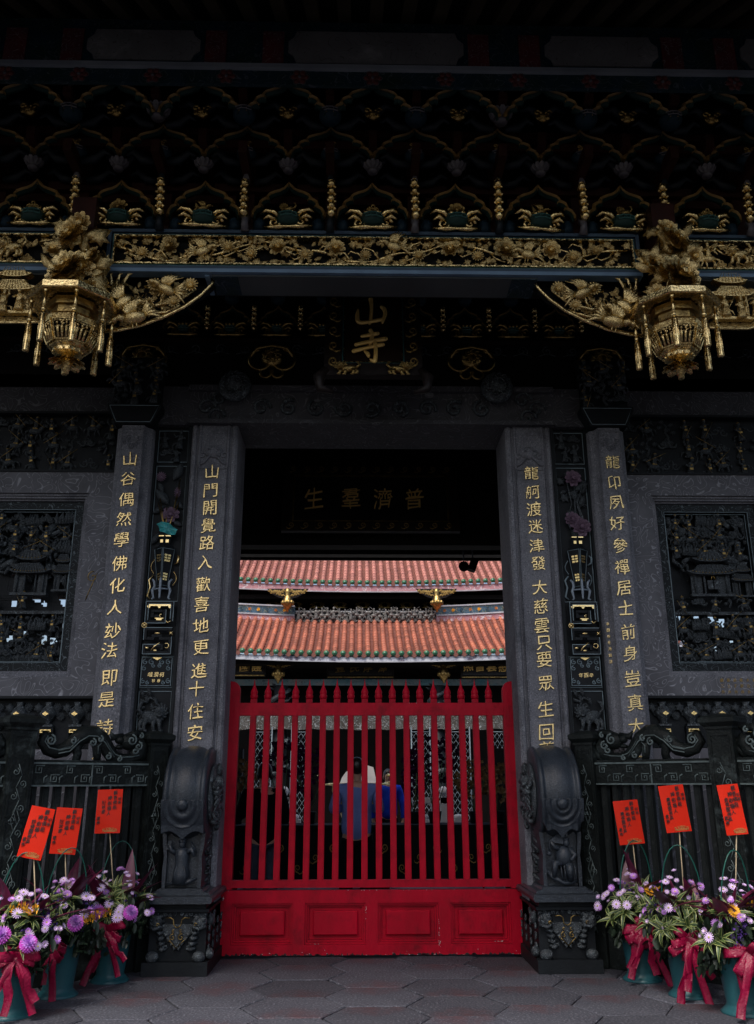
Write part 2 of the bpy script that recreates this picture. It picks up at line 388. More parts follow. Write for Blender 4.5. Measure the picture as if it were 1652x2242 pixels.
@cache
def peony_me(mt, dens=0):
    mb = MB(); rnd = random.Random(3+dens)
    for ring, (n, l, tilt, cup, w) in enumerate([(9, .50, 8, .05, .34), (8, .40, 32, .25, .30), (6, .30, 55, .45, .26), (5, .20, 74, .7, .2)]):
        for k in range(n):
            a = 2*PI*(k+.5*ring)/n+rnd.uniform(-.12, .12)
            Mx = Matrix.Rotation(a, 4, 'Y') @ Matrix.Rotation(R(tilt+rnd.uniform(-6, 6)), 4, 'X') @ Matrix.Translation((0, -.02*ring, .03))
            petal(mb, Mx, l*rnd.uniform(.9, 1.1), w, -cup*.4)
    mb.ell((0, -.16, 0), (.12, .12, .12))
    mb.ell((0, .03, 0), (.3, .06, .3))
    return mb.mesh('flower', mt)
@cache
def mum_me(mt):
    mb = MB()
    for ring, (n, l, tilt) in enumerate([(14, .5, 12), (12, .40, 34), (9, .28, 58)]):
        for k in range(n):
            Mx = Matrix.Rotation(2*PI*(k+.5*ring)/n, 4, 'Y') @ Matrix.Rotation(R(tilt), 4, 'X')
            petal(mb, Mx, l, .13, .05)
    mb.ell((0, -.1, 0), (.2, .16, .2))
    return mb.mesh('flower', mt)
@cache
def bird_me(mt):
    mb = MB()
    mb.ell((0, -.05, 0), (.30, .16, .17), 0, 12, 8, Matrix.Rotation(R(-18), 3, 'Y'))
    mb.tube([(.22, -.06, .06), (.32, -.1, .16), (.40, -.12, .14)], [.11, .08, .07], 8)
    mb.ell((.43, -.13, .13), (.085, .07, .075)); mb.tube([(.48, -.13, .12), (.60, -.14, .06)], [.035, .004], 5)
    for k in range(7):   # wing
        a = R(62+k*13); l = .30+.05*k
        mb.tube([(.08-.02*k, -.10, .08), (.05+math.cos(a)*l*.55, -.17, .10+math.sin(a)*l*.55), (.02+math.cos(a)*l, -.14, .06+math.sin(a)*l)], [.055, .05, .012], 5, flat=.5)
    for k in range(5):
        a = R(195-k*12)
        mb.tube([(-.20, -.02, 0), (-.42, -.06, .0+.10*k-.14), (-.62+.03*k, -.02, .22*k-.34)], [.06, .05, .012], 5, flat=.5)
    for x in (.0, .1): mb.tube([(x, -.05, -.12), (x+.04, -.08, -.30)], .02, 4)
    return mb.mesh('bird', mt)
@cache
def phoenix_me(mt):
    mb = MB()
    mb.ell((0, -.06, -.1), (.17, .14, .25), 0, 12, 8, Matrix.Rotation(R(55), 3, 'Y'))
    mb.tube([(.14, -.08, -.16), (.28, -.12, -.20), (.36, -.13, -.12)], [.10, .06, .05], 8)
    mb.ell((.38, -.13, -.10), (.07, .06, .06)); mb.tube([(.42, -.13, -.10), (.54, -.13, -.13)], [.03, .004], 5)
    for k in range(7):
        a = R(95+k*12)
        mb.tube([(-.02, -.12, -.02), (math.cos(a)*.3, -.16, math.sin(a)*.3-.05), (math.cos(a)*.52, -.12, math.sin(a)*.52-.05)], [.06, .05, .015], 5, flat=.5)
    for k in range(3):
        mb.tube([(-.12, -.02, -.02), (-.30+.1*k, -.05, .30), (-.36+.2*k, -.04, .62), (-.20+.26*k, -.02, .80), (-.02+.27*k, 0, .70)], [.05, .045, .04, .035, .015], 6, flat=.6)
    return mb.mesh('phoenix', mt)
@cache
def figure_me(mt, var):
    """robed warrior or attendant; second material for gilt details"""
    mb = MB(); rnd = random.Random(var*11+5); ln = rnd.uniform(-.08, .08)
    mb.lathe([(.20, 0), (.17, .10), (.13, .30), (.105, .42), (.13, .52), (.14, .62), (.09, .68), (.05, .71)], (0, -.08, 0), 10, M_=Matrix.Diagonal((1, .7, 1)))
    for k in range(5): # folds
        a = -PI/2+(k-2)*.42
        mb.tube([(.16*math.cos(a), -.08+.12*math.sin(a), .03), (.11*math.cos(a), -.08+.09*math.sin(a), .42)], .018, 4)
    mb.ell((ln, -.12, .79), (.075, .075, .09)); mb.ell((ln, -.10, .87), (.085, .08, .05), 1); mb.tube([(ln, -.1, .88), (ln, -.1, .97)], [.03, .01], 5, 1)
    pose = [((.20, -.18, .52), (.30, -.22, .66)), ((.24, -.2, .56), (.16, -.26, .44)), ((.22, -.16, .72), (.20, -.2, .92))][var % 3]
    mb.tube([(.12, -.08, .62), pose[0], pose[1]], [.055, .05, .03], 6); mb.tube([(-.12, -.08, .62), (-.22, -.16, .50), (-.12, -.24, .44)], [.055, .05, .03], 6)
    mb.tube([(.10, -.02, .3), (.28, .0, .25), (.34, -.04, .05)], [.03, .05, .01], 5, flat=.4)
    if var % 2: mb.tube([(pose[1][0]-.22, pose[1][1], pose[1][2]-.42), pose[1], (pose[1][0]+.14, pose[1][1], pose[1][2]+.28)], .014, 4, 1)
    mb.box(-.07, .07, -.20, -.17, .34, .44, 1)
    mb.ell((0, -.17, .56), (.05, .03, .05), 1)
    return mb.mesh('figure', mt)
@cache
def rider_me(mt, var):
    mb = MB(); sg = 1 if var % 2 else -1
    mb.ell((0, -.06, .34), (.26, .12, .13), 0, 10, 6)
    mb.tube([(.18*sg, -.06, .38), (.30*sg, -.10, .54), (.34*sg, -.12, .60)], [.10, .07, .06], 7)
    mb.ell((.40*sg, -.13, .56), (.11, .05, .055), 0, 8, 5, Matrix.Rotation(R(35*sg), 3, 'Y'))
    for x, k in ((.18, .12), (.12, -.05), (-.14, -.10), (-.20, .06)):
        mb.tube([(x*sg, -.06, .28), ((x+k*.5)*sg, -.1, .14), ((x+k)*sg, -.06, .0)], [.055, .035, .025], 5)
    mb.tube([(-.24*sg, -.05, .38), (-.36*sg, -.04, .30), (-.38*sg, -.02, .12)], [.03, .05, .01], 5)
    mb.ell((0, -.12, .44), (.12, .06, .06), 1)
    mb.lathe([(.10, .42), (.09, .55), (.11, .68), (.06, .75)], (0, -.08, 0), 8)
    mb.ell((0, -.1, .83), (.065, .065, .075)); mb.ell((0, -.09, .90), (.07, .07, .04), 1)
    for s in (-1, 1): mb.tube([(.09*s, -.08, .68), (.2*s, -.16, .60), (.24*s, -.2, .74)], [.045, .04, .025], 5)
    mb.tube([(.40, -.2, .35), (-.35, -.22, 1.02)] if var % 2 else [(-.40, -.2, .45), (.40, -.22, .95)], .014, 4, 1)
    mb.tube([(-.05, 0, .72), (-.25*sg, .0, .70), (-.36*sg, -.02, .55)], [.03, .07, .02], 5, flat=.4)
    return mb.mesh('rider', mt)
@cache
def cloud_me(mt):
    mb = MB()
    for cx, cz, r, sg in ((-.25, 0, .24, 1), (.25, .02, .24, -1), (0, .24, .20, 1)):
        mb.tube(spiral(cx, cz, r, 1.3, PI if sg > 0 else 0, -.04, 14, sg), [.065*(1-.04*i) for i in range(15)], 6)
    mb.ell((0, .02, .05), (.38, .05, .22), 0, 10, 5)
    for x in (-.42, .42): mb.tube([(x*.7, -.02, -.12), (x, -.05, -.2), (x*1.25, -.03, -.1)], [.05, .045, .01], 5)
    return mb.mesh('cloud_scroll', mt)
@cache
def rock_me(mt):
    mb = MB(); rnd = random.Random(9)
    for k in range(7):
        x = -.45+.15*k; h = rnd.uniform(.2, .5)
        mb.tube([(x, 0, -.3), (x+rnd.uniform(-.05, .05), -.08, 0), (x+rnd.uniform(-.1, .1), -.04, h)], [.14, .11, .03], 6)
    for k in range(3): mb.tube(spiral(-.3+.3*k, -.05, .13, 1.1, 0, -.16, 9), .025, 5)
    return mb.mesh('rockery', mt)
@cache
def pine_me(mt):
    mb = MB(); rnd = random.Random(4)
    mb.tube([(-.1, .0, -.5), (.05, -.05, -.2), (-.05, -.06, .1), (.15, -.04, .35)], [.07, .06, .05, .03], 6)
    for cx, cz in ((-.25, .15), (.15, .35), (.32, .05), (-.05, -.1), (-.3, -.25)):
        for k in range(9):
            a = 2*PI*k/9
            mb.tube([(cx, -.12, cz), (cx+.16*math.cos(a), -.08, cz+.12*math.sin(a))], [.035, .02], 4)
        mb.ell((cx, -.1, cz), (.08, .05, .06))
    return mb.mesh('pine_branch', mt)
@cache
def pavilion_me(mt):
    mb = MB()
    for z, w in ((.55, .34), (.18, .50)):
        mb.prism([(-w-.1, z+.10), (-w*.8, z+.02), (0, z), (w*.8, z+.02), (w+.1, z+.10), (w*.75, z+.14), (w*.55, z+.28), (-w*.55, z+.28), (-w*.75, z+.14)], -.24, -.02)
        k = int(w*26)
        for i in range(k):
            x = -w*.9+1.8*w*i/(k-1); mb.ell((x, -.26, z+.05+.07*abs(x/w)**3), .018, 1, 5, 4)
            mb.tube([(x, -.25, z+.06), (x*.7, -.25, z+.26)], .010, 4)
    for x in (-.36, -.15, .15, .36): mb.tube([(x, -.1, -.35), (x, -.1, .2)], .028, 6)
    mb.box(-.5, .5, -.16, 0, -.42, -.35); mb.box(-.45, -.2, -.06, -.02, -.35, .18); mb.box(.2, .45, -.06, -.02, -.35, .18)
    return mb.mesh('pavilion', mt)
@cache
def lion_me(mt):
    mb = MB()
    mb.ell((.05, -.1, -.05), (.32, .16, .18), 0, 12, 8, Matrix.Rotation(R(-15), 3, 'Y'))
    mb.ell((-.24, -.16, .10), (.16, .14, .16), 0, 10, 7)
    for k in range(12):
        a = 2*PI*k/12; mb.tube(spiral(-.24+.18*math.cos(a), .10+.17*math.sin(a), .07, .9, a, -.16, 7), .028, 5)
    for k in range(3): mb.ell((-.30+.06*k, -.30, .10+.03*(k % 2)), .03)
    mb.tube([(-.36, -.28, .02), (-.26, -.32, -.02), (-.16, -.28, .02)], .03, 5)
    for x, z in ((-.28, -.42), (-.08, -.44), (.22, -.42), (.36, -.38)):
        mb.tube([(x*.8, -.14, -.12), (x+.03, -.18, -.26), (x, -.18, z)], [.10, .06, .05], 7); mb.ell((x-.03, -.2, z), (.07, .06, .04))
    mb.tube([(.32, -.08, .02), (.46, -.1, .18), (.40, -.1, .36), (.30, -.1, .40)], [.06, .05, .06, .02], 6)
    return mb.mesh('lion', mt)
@cache
def curl_me(mt):
    mb = MB()
    mb.tube(spiral(.0, .12, .30, 1.4, -PI/2, -.04, 18), [.07*(1-.03*i) for i in range(19)], 6)
    mb.tube([(0, -.03, -.18), (-.2, -.05, -.30), (-.42, -.03, -.22), (-.48, -.02, -.05)], [.06, .06, .05, .015], 6)
    return mb.mesh('scroll', mt)
def clutter(parent, items, x0, x1, z0, z1, y, s, mats, seed, keep=1., name=None, gapf=None, dy=.02):
    """items placed on a jittered grid; items: list of (mesh function, args, relative size)"""
    rnd = random.Random(seed); nx = max(1, round((x1-x0)/s)); nz = max(1, round((z1-z0)/s))
    for i in range(nx):
        for j in range(nz):
            if rnd.random() > keep: continue
            x = x0+(i+.5+rnd.uniform(-.15, .15))*(x1-x0)/nx; z = z0+(j+.5+rnd.uniform(-.15, .15))*(z1-z0)/nz
            if gapf and gapf(x, z): continue
            fn, args, k = rnd.choice(items)
            me = fn(mats, *args) if args else fn(mats)
            q = s*k*rnd.uniform(.9, 1.15); base = -q*.5 if fn in (figure_me, rider_me) else 0
            part(me.name.split('.')[0], me, None, parent, loc=(x, y+rnd.uniform(-dy, dy), z+base), rot=(0, rnd.uniform(-.18, .18), 0), scale=(q*rnd.choice((-1, 1)), q, q))
SG = ('slate_carved', 'gold_dull')
ST = ('slate_carved', 'slate_carved')
WAR = [(figure_me, (0,), 1.2), (figure_me, (1,), 1.2), (figure_me, (2,), 1.2), (rider_me, (0,), 1.25), (rider_me, (1,), 1.25), (pine_me, (), 1.1), (cloud_me, (), .9)]

# ------------------------------------------------------------------ ground
g = MB(); g.box(-120, 120, -60, 200, -.5, -.03); ground = structure('ground', g, 'joint')
court = MB(); court.box(-60, 60, 5.6, 80, -.03, -.012); structure('courtyard_pavement', court, 'courtyard')
fl = MB(); fl.box(-12, 12, .36, 5.6, -.03, .0); structure('hall_floor', fl, 'paving')
pv = structure('forecourt_pavement', B(-12, 12, -22, .36, -.03, -.016), 'joint')
PX, PH, PS = .58, .305, .42
def paver(seed):
    rnd = random.Random(seed); mb = MB(); g_ = .008
    out = [(-PX+PS/2+.0, 0), (-PS/2, PH), (PS/2, PH), (PX-PS/2, 0), (PS/2, -PH), (-PS/2, -PH)]
    out = [(x*(1-.026)+rnd.uniform(-.007, .007), y*(1-.036)+rnd.uniform(-.007, .007)) for x, y in out]
    inn = [(x*.975, y*.965) for x, y in out]
    t = [rnd.uniform(-.0015, .0015) for _ in out]
    vs = [(x, y, -.028) for x, y in out]+[(x, y, -.006) for x, y in out]+[(x, y, t[i]) for i, (x, y) in enumerate(inn)]
    fs = [(i, (i+1) % 6, 6+(i+1) % 6, 6+i) for i in range(6)]+[(6+i, 6+(i+1) % 6, 12+(i+1) % 6, 12+i) for i in range(6)]+[tuple(range(12, 18))]
    mb.add(vs, fs); return mb.mesh('paving_stone', 'paving')
PM = [paver(i) for i in range(6)]
rnd = random.Random(2)
far_p = MB()
for i in range(-11, 12):
    for j in range(-14, 3):
        x = i*PX; y = -.94+j*2*PH*.955+(PH*.955 if i % 2 else 0)
        if y > -.28+PH and abs(x) > 1.3 or y > .1: continue
        if abs(x) < 4.2 and y > -5.0 and not (abs(x) > 3.0 and y > -1.0):
            part('paving_stone', rnd.choice(PM), None, pv, loc=(x, y, rnd.uniform(-.003, .002)), rot=(rnd.uniform(-.003, .003), rnd.uniform(-.003, .003), PI*rnd.randint(0, 1)))

# ------------------------------------------------------------------ red gate
gate = thing('red_gate', 'red painted wooden gate with pointed pickets closing the temple doorway', 'gate', (0, 0, 0))
GW = 1.39
b = MB()
b.box(-GW, GW, .0, .07, .012, .10); b.box(-GW, GW, .0, .07, .445, .555)
xs = [-1.0, -.333, .333, 1.0]
edges = [-GW]+[c+k*.278 for c in xs for k in (-1, 1)]+[GW]
for i in range(0, 10, 2): b.box(edges[i], edges[i+1], .0, .07, .10, .445)
part('lower_frame', b, 'red', gate)
for c in xs:
    p = MB(); x0, x1, z0, z1 = c-.278, c+.278, .10, .445
    # stepped recessed moulding then raised field
    p.frame(x0+.001, x1-.001, z0+.001, z1-.001, .016, .014, .066)
    p.frame(x0+.018, x1-.018, z0+.018, z1-.018, .016, .034, .066)
    p.box(x0+.035, x1-.035, .058, .066, z0+.035, z1-.035)
    a = .205; fx0, fx1, fz0, fz1 = c-a, c+a, .172, .378
    p.box(fx0, fx1, .030, .0575, fz0, fz1)
    vs = [(fx0, .030, fz0), (fx1, .030, fz0), (fx1, .030, fz1), (fx0, .030, fz1), (fx0+.010, .022, fz0+.010), (fx1-.010, .022, fz0+.010), (fx1-.010, .022, fz1-.010), (fx0+.010, .022, fz1-.010)]
    p.add(vs, [(0, 1, 5, 4), (1, 2, 6, 5), (2, 3, 7, 6), (3, 0, 4, 7), (4, 5, 6, 7)])
    part('raised_panel', p, 'red', gate)
b = MB(); b.box(-GW+.10, GW-.10, .004, .066, .575, .640)
part('bottom_rail', b, 'red', gate)
part('top_rail', B(-GW+.10, GW-.10, .004, .066, 2.125, 2.245), 'red', gate)
for s in (-1, 1):
    st = MB(); o = [(s*GW, .563), (s*(GW-.10), .563), (s*(GW-.10), 2.36)]
    o += [(s*(GW-.10+.07*(1-math.cos(R(a)))), 2.36+.09*math.sin(R(a))) for a in (20, 40, 60, 80)]+[(s*GW, 2.455)]
    st.prism(o, 0, .07); part('stile', st, 'red', gate)
pk = MB(); pk.box(-.029, .029, .008, .062, .641, 2.124); pk.box(-.021, .021, .001, .008, .641, 2.124)
pkm = pk.mesh('picket', 'red')
fi = MB(); fi.box(-.030, .030, -.028, .028, 0, .035)
fi.lathe([(.027, .035), (.034, .045), (.037, .06), (.037, .072), (.030, .082), (.034, .092), (.035, .105), (.030, .122), (.020, .142), (.012, .165), (.0075, .19), (.004, .215), (.001, .235)], n=14)
fim = fi.mesh('finial', 'red')
for k in range(18):
    x = -1.155+k*2.31/17
    part('picket', pkm, None, gate, loc=(x, 0, 0))
    part('finial', fim, None, gate, loc=(x, .035, 2.246))
chips = MB(); rnd = random.Random(5)
for (x, z, n, dz) in ((-.0535, .41, 7, .012), (.613, .30, 14, .016), (.40, 2.243, 3, .0), (-1.36, .50, 4, .008), (.62, .12, 4, .01), (-.52, .105, 3, .0), (1.15, .12, 5, 0)):
    for k in range(n):
        xx = x+rnd.uniform(-.004, .004)+(0 if dz else rnd.uniform(-.04, .04)); zz = z-k*dz*rnd.uniform(.8, 1.4); r_ = rnd.uniform(.002, .005)
        chips.box(xx-r_*.5, xx+r_*.5, -.0012, .002, zz-r_, zz+r_)
for k in range(70):
    t_ = rnd.random()
    if t_ < .55: xx, zz = rnd.uniform(-1.38, 1.38), .014+rnd.random()**3*.05
    elif t_ < .8: xx, zz = rnd.choice((-1.385, -1.38, 1.38, 1.385)), rnd.uniform(.02, .54)
    else: xx, zz = rnd.uniform(-1.35, 1.35), .553
    r_ = rnd.uniform(.0015, .0045); chips.box(xx-r_, xx+r_*rnd.uniform(.3, 1.4), -.0012, .002, zz-r_*.6, zz+r_*.6)
part('paint_chip', chips, 'chip', gate, kind='stuff')
dirt = MB()
for k in range(90):
    xx = rnd.uniform(-1.36, 1.34); w__ = rnd.uniform(.01, .05); h__ = rnd.uniform(.004, .022)
    dirt.add([(xx, -.0006, .0125), (xx+w__, -.0006, .0125), (xx+w__*.8, -.0006, .0125+h__*.6), (xx+w__*.45, -.0006, .0125+h__), (xx+w__*.15, -.0006, .0125+h__*.7)], [(0, 1, 2, 3, 4)])
part('grime', dirt, 'joint', gate, kind='stuff')

# ------------------------------------------------------------------ door jambs with couplets
def pillar_profile(w, d, y0, n=3):
    """plan outline of a moulded granite pillar; front at y0"""
    return [(-w, y0+.035), (-w+.02, y0+.012), (-w+.05, y0+.012), (-w+.06, y0+.03), (-w+.075, y0+.03), (-w+.085, y0), (-w+.10, y0), (-w+.112, y0+.014),
            (w-.112, y0+.014), (w-.10, y0), (w-.085, y0), (w-.075, y0+.03), (w-.06, y0+.03), (w-.05, y0+.012), (w-.02, y0+.012), (w, y0+.035),
            (w, y0+d), (-w, y0+d)]
LJ = '山門開覺路入歡喜地更進十住安'
LJp = [(465, 1033), (462, 1074), (460, 1112), (457, 1151), (454, 1189), (450, 1232), (446, 1280), (442, 1323), (441, 1370), (441, 1418), (437, 1468), (431, 1508), (429, 1557), (428, 1604)]
RJ = '龍舸渡迷津發大慈雲只要眾生回首'
RJp = [(1163, 1036), (1166, 1077), (1169, 1115), (1172, 1153), (1175, 1195), (1179, 1234), (1182, 1286), (1184, 1327), (1186, 1370), (1191, 1408), (1192, 1444), (1195, 1497), (1195, 1552), (1197, 1603), (1198, 1640)]
LO = '山谷偶然學佛化人玅法即是詩人'
LOp = [(285, 1004), (281, 1048), (277, 1093), (272, 1136), (267, 1182), (262, 1233), (258, 1281), (252, 1330), (247, 1381), (240, 1424), (240, 1484), (234, 1532), (230, 1592), (220, 1645)]
RO = '龍卬夙好參禪居士前身豈真大士'
ROp = [(1341, 1011), (1345, 1056), (1350, 1100), (1352, 1145), (1359, 1194), (1362, 1241), (1366, 1287), (1370, 1330), (1376, 1383), (1381, 1430), (1386, 1485), (1391, 1538), (1394, 1590), (1399, 1640)]
for s, chars, pts, nm in ((-1, LJ, LJp, 'left'), (1, RJ, RJp, 'right')):
    o = thing('door_jamb', f'moulded granite door jamb with a column of gold characters, {nm} of the red gate', 'pillar', (s*1.622, 0, 0), group='granite door jambs')
    mb = MB(); mb.plan(pillar_profile(.237, .62, -.35), .30, 5.03)
    part('shaft', mb, 'granite', o)
    rs = MB(); rs.box(-.142, .142, -.345, -.336, .66, 4.52)     # raised writing field
    rs.frame(-.155, .155, .64, 4.56, .009, -.350, -.336)
    part('inscription_field', rs, 'granite', o)
    top = MB(); top.ell((0, -.335, 4.74), (.10, .035, .07), 0, 12, 8)
    for k in (-1, 1):
        top.ell((k*.045, -.37, 4.76), (.018, .015, .018)); top.tube(spiral(k*.11, 4.70, .04, 1.2, 0, -.34, 9), .012, 5)
        top.tube([(k*.03, -.36, 4.69), (k*.09, -.35, 4.62), (k*.13, -.345, 4.60)], .012, 5)
    part('beast_mask', top, 'granite', o)
    ps = [P(x, y, -.352) for x, y in pts]
    column_text(chars, o, [(p.x-s*1.622, -.352, p.z) for p in ps], .155, off=-.004)
    fo = MB(); fo.box(-.25, .25, -.37, .28, 0, .30); part('foot_block', fo, 'slate', o)

# lintel
o = thing('stone_lintel', 'dark engraved granite lintel across the top of the doorway', 'lintel', (0, 0, 0))
mb = MB(); mb.box(-2.24, 2.24, -.36, .30, 5.03, 5.46); part('lintel_block', mb, 'shaded_granite', o)
mb = MB(); mb.box(-1.9, 1.9, -.41, -.36, 5.03, 5.075); mb.box(-1.9, 1.9, -.41, -.36, 5.40, 5.46); part('moulding', mb, 'shaded_granite', o)
mb = MB()
for s in (-1, 1):
    for (x, z) in ((1.72, 5.22), (1.58, 5.32), (1.62, 5.12)):
        mb.tube(spiral(s*x, z, .10, 1.2, 0, -.375, 12), .018, 5)
for k in range(9):
    x = -1.15+k*.2875; mb.tube(spiral(x, 5.22, .10, 1.3, k, -.375, 12), .02, 5)
part('dragon_scroll', mb, 'slate_carved', o)
mb = MB(); mb.box(-1.385, 1.385, .30, .42, 5.16, 5.24); part('inner_sill', mb, 'pale_lintel' if 'pale_lintel' in M else 'beam_pale', o)

# ------------------------------------------------------------------ slate vase panels
def vase_panel(s):
    nm = 'left' if s < 0 else 'right'
    o = thing('vase_panel', ('slate panel carved with a teal lotus leaf in a trigram vase, left of the doorway' if s < 0 else 'slate panel carved with mauve peonies in a trigram vase, right of the doorway'), 'relief panel', (s*2.05, -.30, 0), group='carved slate vase panels')
    part('backing', B(-.19, .19, .02, .30, .3, 5.03), 'slate', o)
    ed = MB()
    for z0, z1 in ((4.64, 4.99), (3.19, 4.60), (1.70, 2.33), (2.36, 2.66)): ed.frame(-.155, .155, z0, z1, .006, .010, .022)
    part('edge_line', ed, 'slate_edge', o)
    for k in (-1, 1): part('side_strip', B(k*.175-.015, k*.175+.015, -.03, .019, .3, 5.03), 'slate', o)
    # top relief
    clutter(o, WAR, -.13, .13, 4.66, 4.98, .0, .16, ST, 5 if s < 0 else 6)
    # lion relief
    part('lion', lion_me(('slate_carved',)), None, o, loc=(0, 0, 2.10), scale=(.29*s, .29, .33))
    clutter(o, [(pine_me, (), 1.), (rock_me, (), 1.)], -.13, .13, 1.75, 1.95, .0, .14, ('slate_carved',), 8)
    part('pine_branch', pine_me(('slate_carved',)), None, o, loc=(-.05, .0, 2.25), scale=(.26, .2, .16), rot=(0, 1.2, 0))
    if s < 0: part('pine_branch', pine_me(('slate_carved',)), None, o, loc=(-.12, .0, 2.13), scale=.13)
    # small plaque with scrollwork
    pq = MB(); pq.box(-.145, .145, -.01, .019, 2.375, 2.645); part('plaque_board', pq, 'slate', o)
    sc = MB()
    for k in (-1, 1):
        for (x, z, r_) in ((.05, 2.60, .030), (.11, 2.60, .028), (.115, 2.54, .026), (.12, 2.42, .026), (.075, 2.405, .02), (.03, 2.565, .022)):
            sc.tube(spiral(k*x, z, r_, 1.25, 1.57 if k > 0 else 1.57, -.016, 10), .005, 4)
    sc.frame(-.145, .145, 2.375, 2.645, .005, -.016, -.0105)
    part('scrollwork', sc, 'slate_edge', o)
    gd = MB(); gd.prism([(-.045, 2.643), (.045, 2.643), (.02, 2.628), (0, 2.618), (-.02, 2.628)], -.018, -.0105); part('gilt_tab', gd, 'gold_paint', o)
    if s < 0:
        column_text('喈澗何', o, [(-.055, -.014, 2.482), (0, -.014, 2.482), (.055, -.014, 2.482)], .048, ext=.004)
        column_text('秋春', o, [(-.02, -.014, 2.425), (.03, -.014, 2.425)], .034, ext=.004)
    else: column_text('年酉辛', o, [(-.05, -.014, 2.475), (0, -.014, 2.475), (.05, -.014, 2.475)], .046, ext=.004)
    # openwork fret blocks
    fr = MB(); y0, y1 = -.085, -.045; w = .026
    def bar(x0, z0, x1, z1):
        fr.box(min(x0, x1)-w/2, max(x0, x1)+w/2, y0, y1, min(z0, z1)-w/2, max(z0, z1)+w/2)
    L = -.115; Rr = .125
    for a in [(L, 3.16, Rr, 3.16), (L, 3.13, L, 2.975), (Rr, 3.13, Rr, 2.99), (L+.03, 2.975, .055, 2.975), (.055, 3.00, .055, 3.08), (.025, 3.08, -.06, 3.08), (-.06, 3.05, -.06, 3.03), (-.03, 3.03, .01, 3.03),
              (L, 2.905, .125, 2.905), (L, 2.88, L, 2.815), (L+.03, 2.815, -.04, 2.815), (-.04, 2.84, .03, 2.84), (.03, 2.815, .125, 2.815), (L, 2.745, .02, 2.745), (L, 2.72, L, 2.68), (L+.03, 2.68, .125, 2.68), (.125, 2.79, .125, 2.71), (.05, 2.745, .05, 2.72)]: bar(*a)
    part('fret_lattice', fr, 'slate', o)
    fe = MB()
    for x0, z0, x1, z1 in [(-.128, 3.173, .138, 3.173), (-.128, 2.962, .07, 2.962), (-.128, 2.918, .138, 2.918), (-.128, 2.667, .138, 2.667), (-.128, 2.758, .035, 2.758), (-.1, 3.147, .11, 3.147)]: fe.box(x0, x1, y0-.004, y0, z0-.003, z0+.003)
    for x, z0, z1 in [(-.128, 2.962, 3.173), (.138, 2.98, 3.173), (.138, 2.667, 2.83), (-.128, 2.8, 2.918), (-.128, 2.667, 2.758), (-.102, 2.99, 3.147), (.112, 3.0, 3.147), (.068, 2.962, 3.09)]: fe.box(x-.003, x+.003, y0-.005, y0, z0, z1)
    part('fret_edge', fe, 'slate_edge', o)
    gg = MB()
    gg.box(-.10, .11, y0-.002, y1, 3.128, 3.145)
    for k in (-.1, 0, .1): gg.prism([(k-.018, 3.13), (k+.018, 3.13), (k+.006, 3.108), (k-.006, 3.108)], y0-.002, y1)
    gg.box(-.02, .03, y0-.002, y1, 2.99, 3.005); gg.box(-.035, .045, y0-.002, y1, 3.005, 3.012)
    gg.tube(spiral(.02, 3.03, .018, .8, .8, y0-.005, 8), .004, 4)
    for x, z in ((-.128, 2.94), (.13, 2.865)):
        for a in (.785, 2.356): gg.tube([(x-.022*math.cos(a), y0-.005, z-.022*math.sin(a)), (x+.022*math.cos(a), y0-.005, z+.022*math.sin(a))], .006, 4)
        if x < 0: gg.tube([(x+.024*math.cos(t), y0-.005, z+.024*math.sin(t)) for t in [i*PI/5 for i in range(11)]], .004, 4)
    gg.tube([(.095+.022*math.cos(t), y0-.005, 2.745+.022*math.sin(t)) for t in [(-2.2 if s < 0 else -3.1)+i*.35 for i in range(14 if s < 0 else 18)]], .005, 4)
    gg.tube([(-.05, y0, 2.70), (-.02, y0, 2.74), (.03, y0, 2.775)], .008, 4); gg.ell((-.01, y0, 2.70), (.022, .01, .012)); gg.ell((.0, y0, 2.865), (.03, .01, .010)); gg.ell((-.09, y0, 2.725), (.02, .01, .012)); gg.tube([(.07, y0, 2.99), (.09, y0, 2.965), (.12, y0, 2.985)], .007, 4)
    part('gilt_fitting', gg, 'gold_paint', o)
    # vase
    xo = -.055 if s < 0 else 0.02; xo = .0
    v = MB()
    def ring(w, d, z): return [(xo-w, -.03, z), (xo, -.03-d, z), (xo+w, -.03, z), (xo, .02, z)]
    lv = [(.055, .05, 3.84), (.06, .055, 3.825), (.055, .05, 3.80), (.05, .045, 3.755), (.10, .085, 3.715), (.095, .08, 3.70), (.045, .045, 3.33), (.05, .05, 3.31)]
    vs = []; [vs.extend(ring(*q)) for q in lv]
    v.add(vs, [(i*4+j, i*4+(j+1) % 4, (i+1)*4+(j+1) % 4, (i+1)*4+j) for i in range(len(lv)-1) for j in range(4)]+[(0, 1, 2, 3)])
    part('vase', v, 'slate', o)
    ve = MB()
    for k in (-1, 1):
        ve.tube([(xo+k*.006, -.117, 3.70), (xo+k*.005, -.079, 3.33)], .003, 4); ve.tube([(xo+k*.098, -.034, 3.70), (xo+k*.048, -.034, 3.33)], .003, 4)
        ve.tube([(xo+k*.098, -.034, 3.70), (xo+k*.006, -.117, 3.70)], .003, 4); ve.tube([(xo+k*.048, -.034, 3.335), (xo+k*.005, -.08, 3.335)], .003, 4)
    part('vase_edge', ve, 'slate_edge', o)
    vg = MB()
    def face_pt(k, u, z):   # point on face k (-1 left, 1 right), u 0 at the ridge to 1 at the side
        t = (3.70-z)/.37; w = .095-.05*t; d = .08-.035*t
        return Vector((xo+k*u*w, -.034-d*(1-u), z))
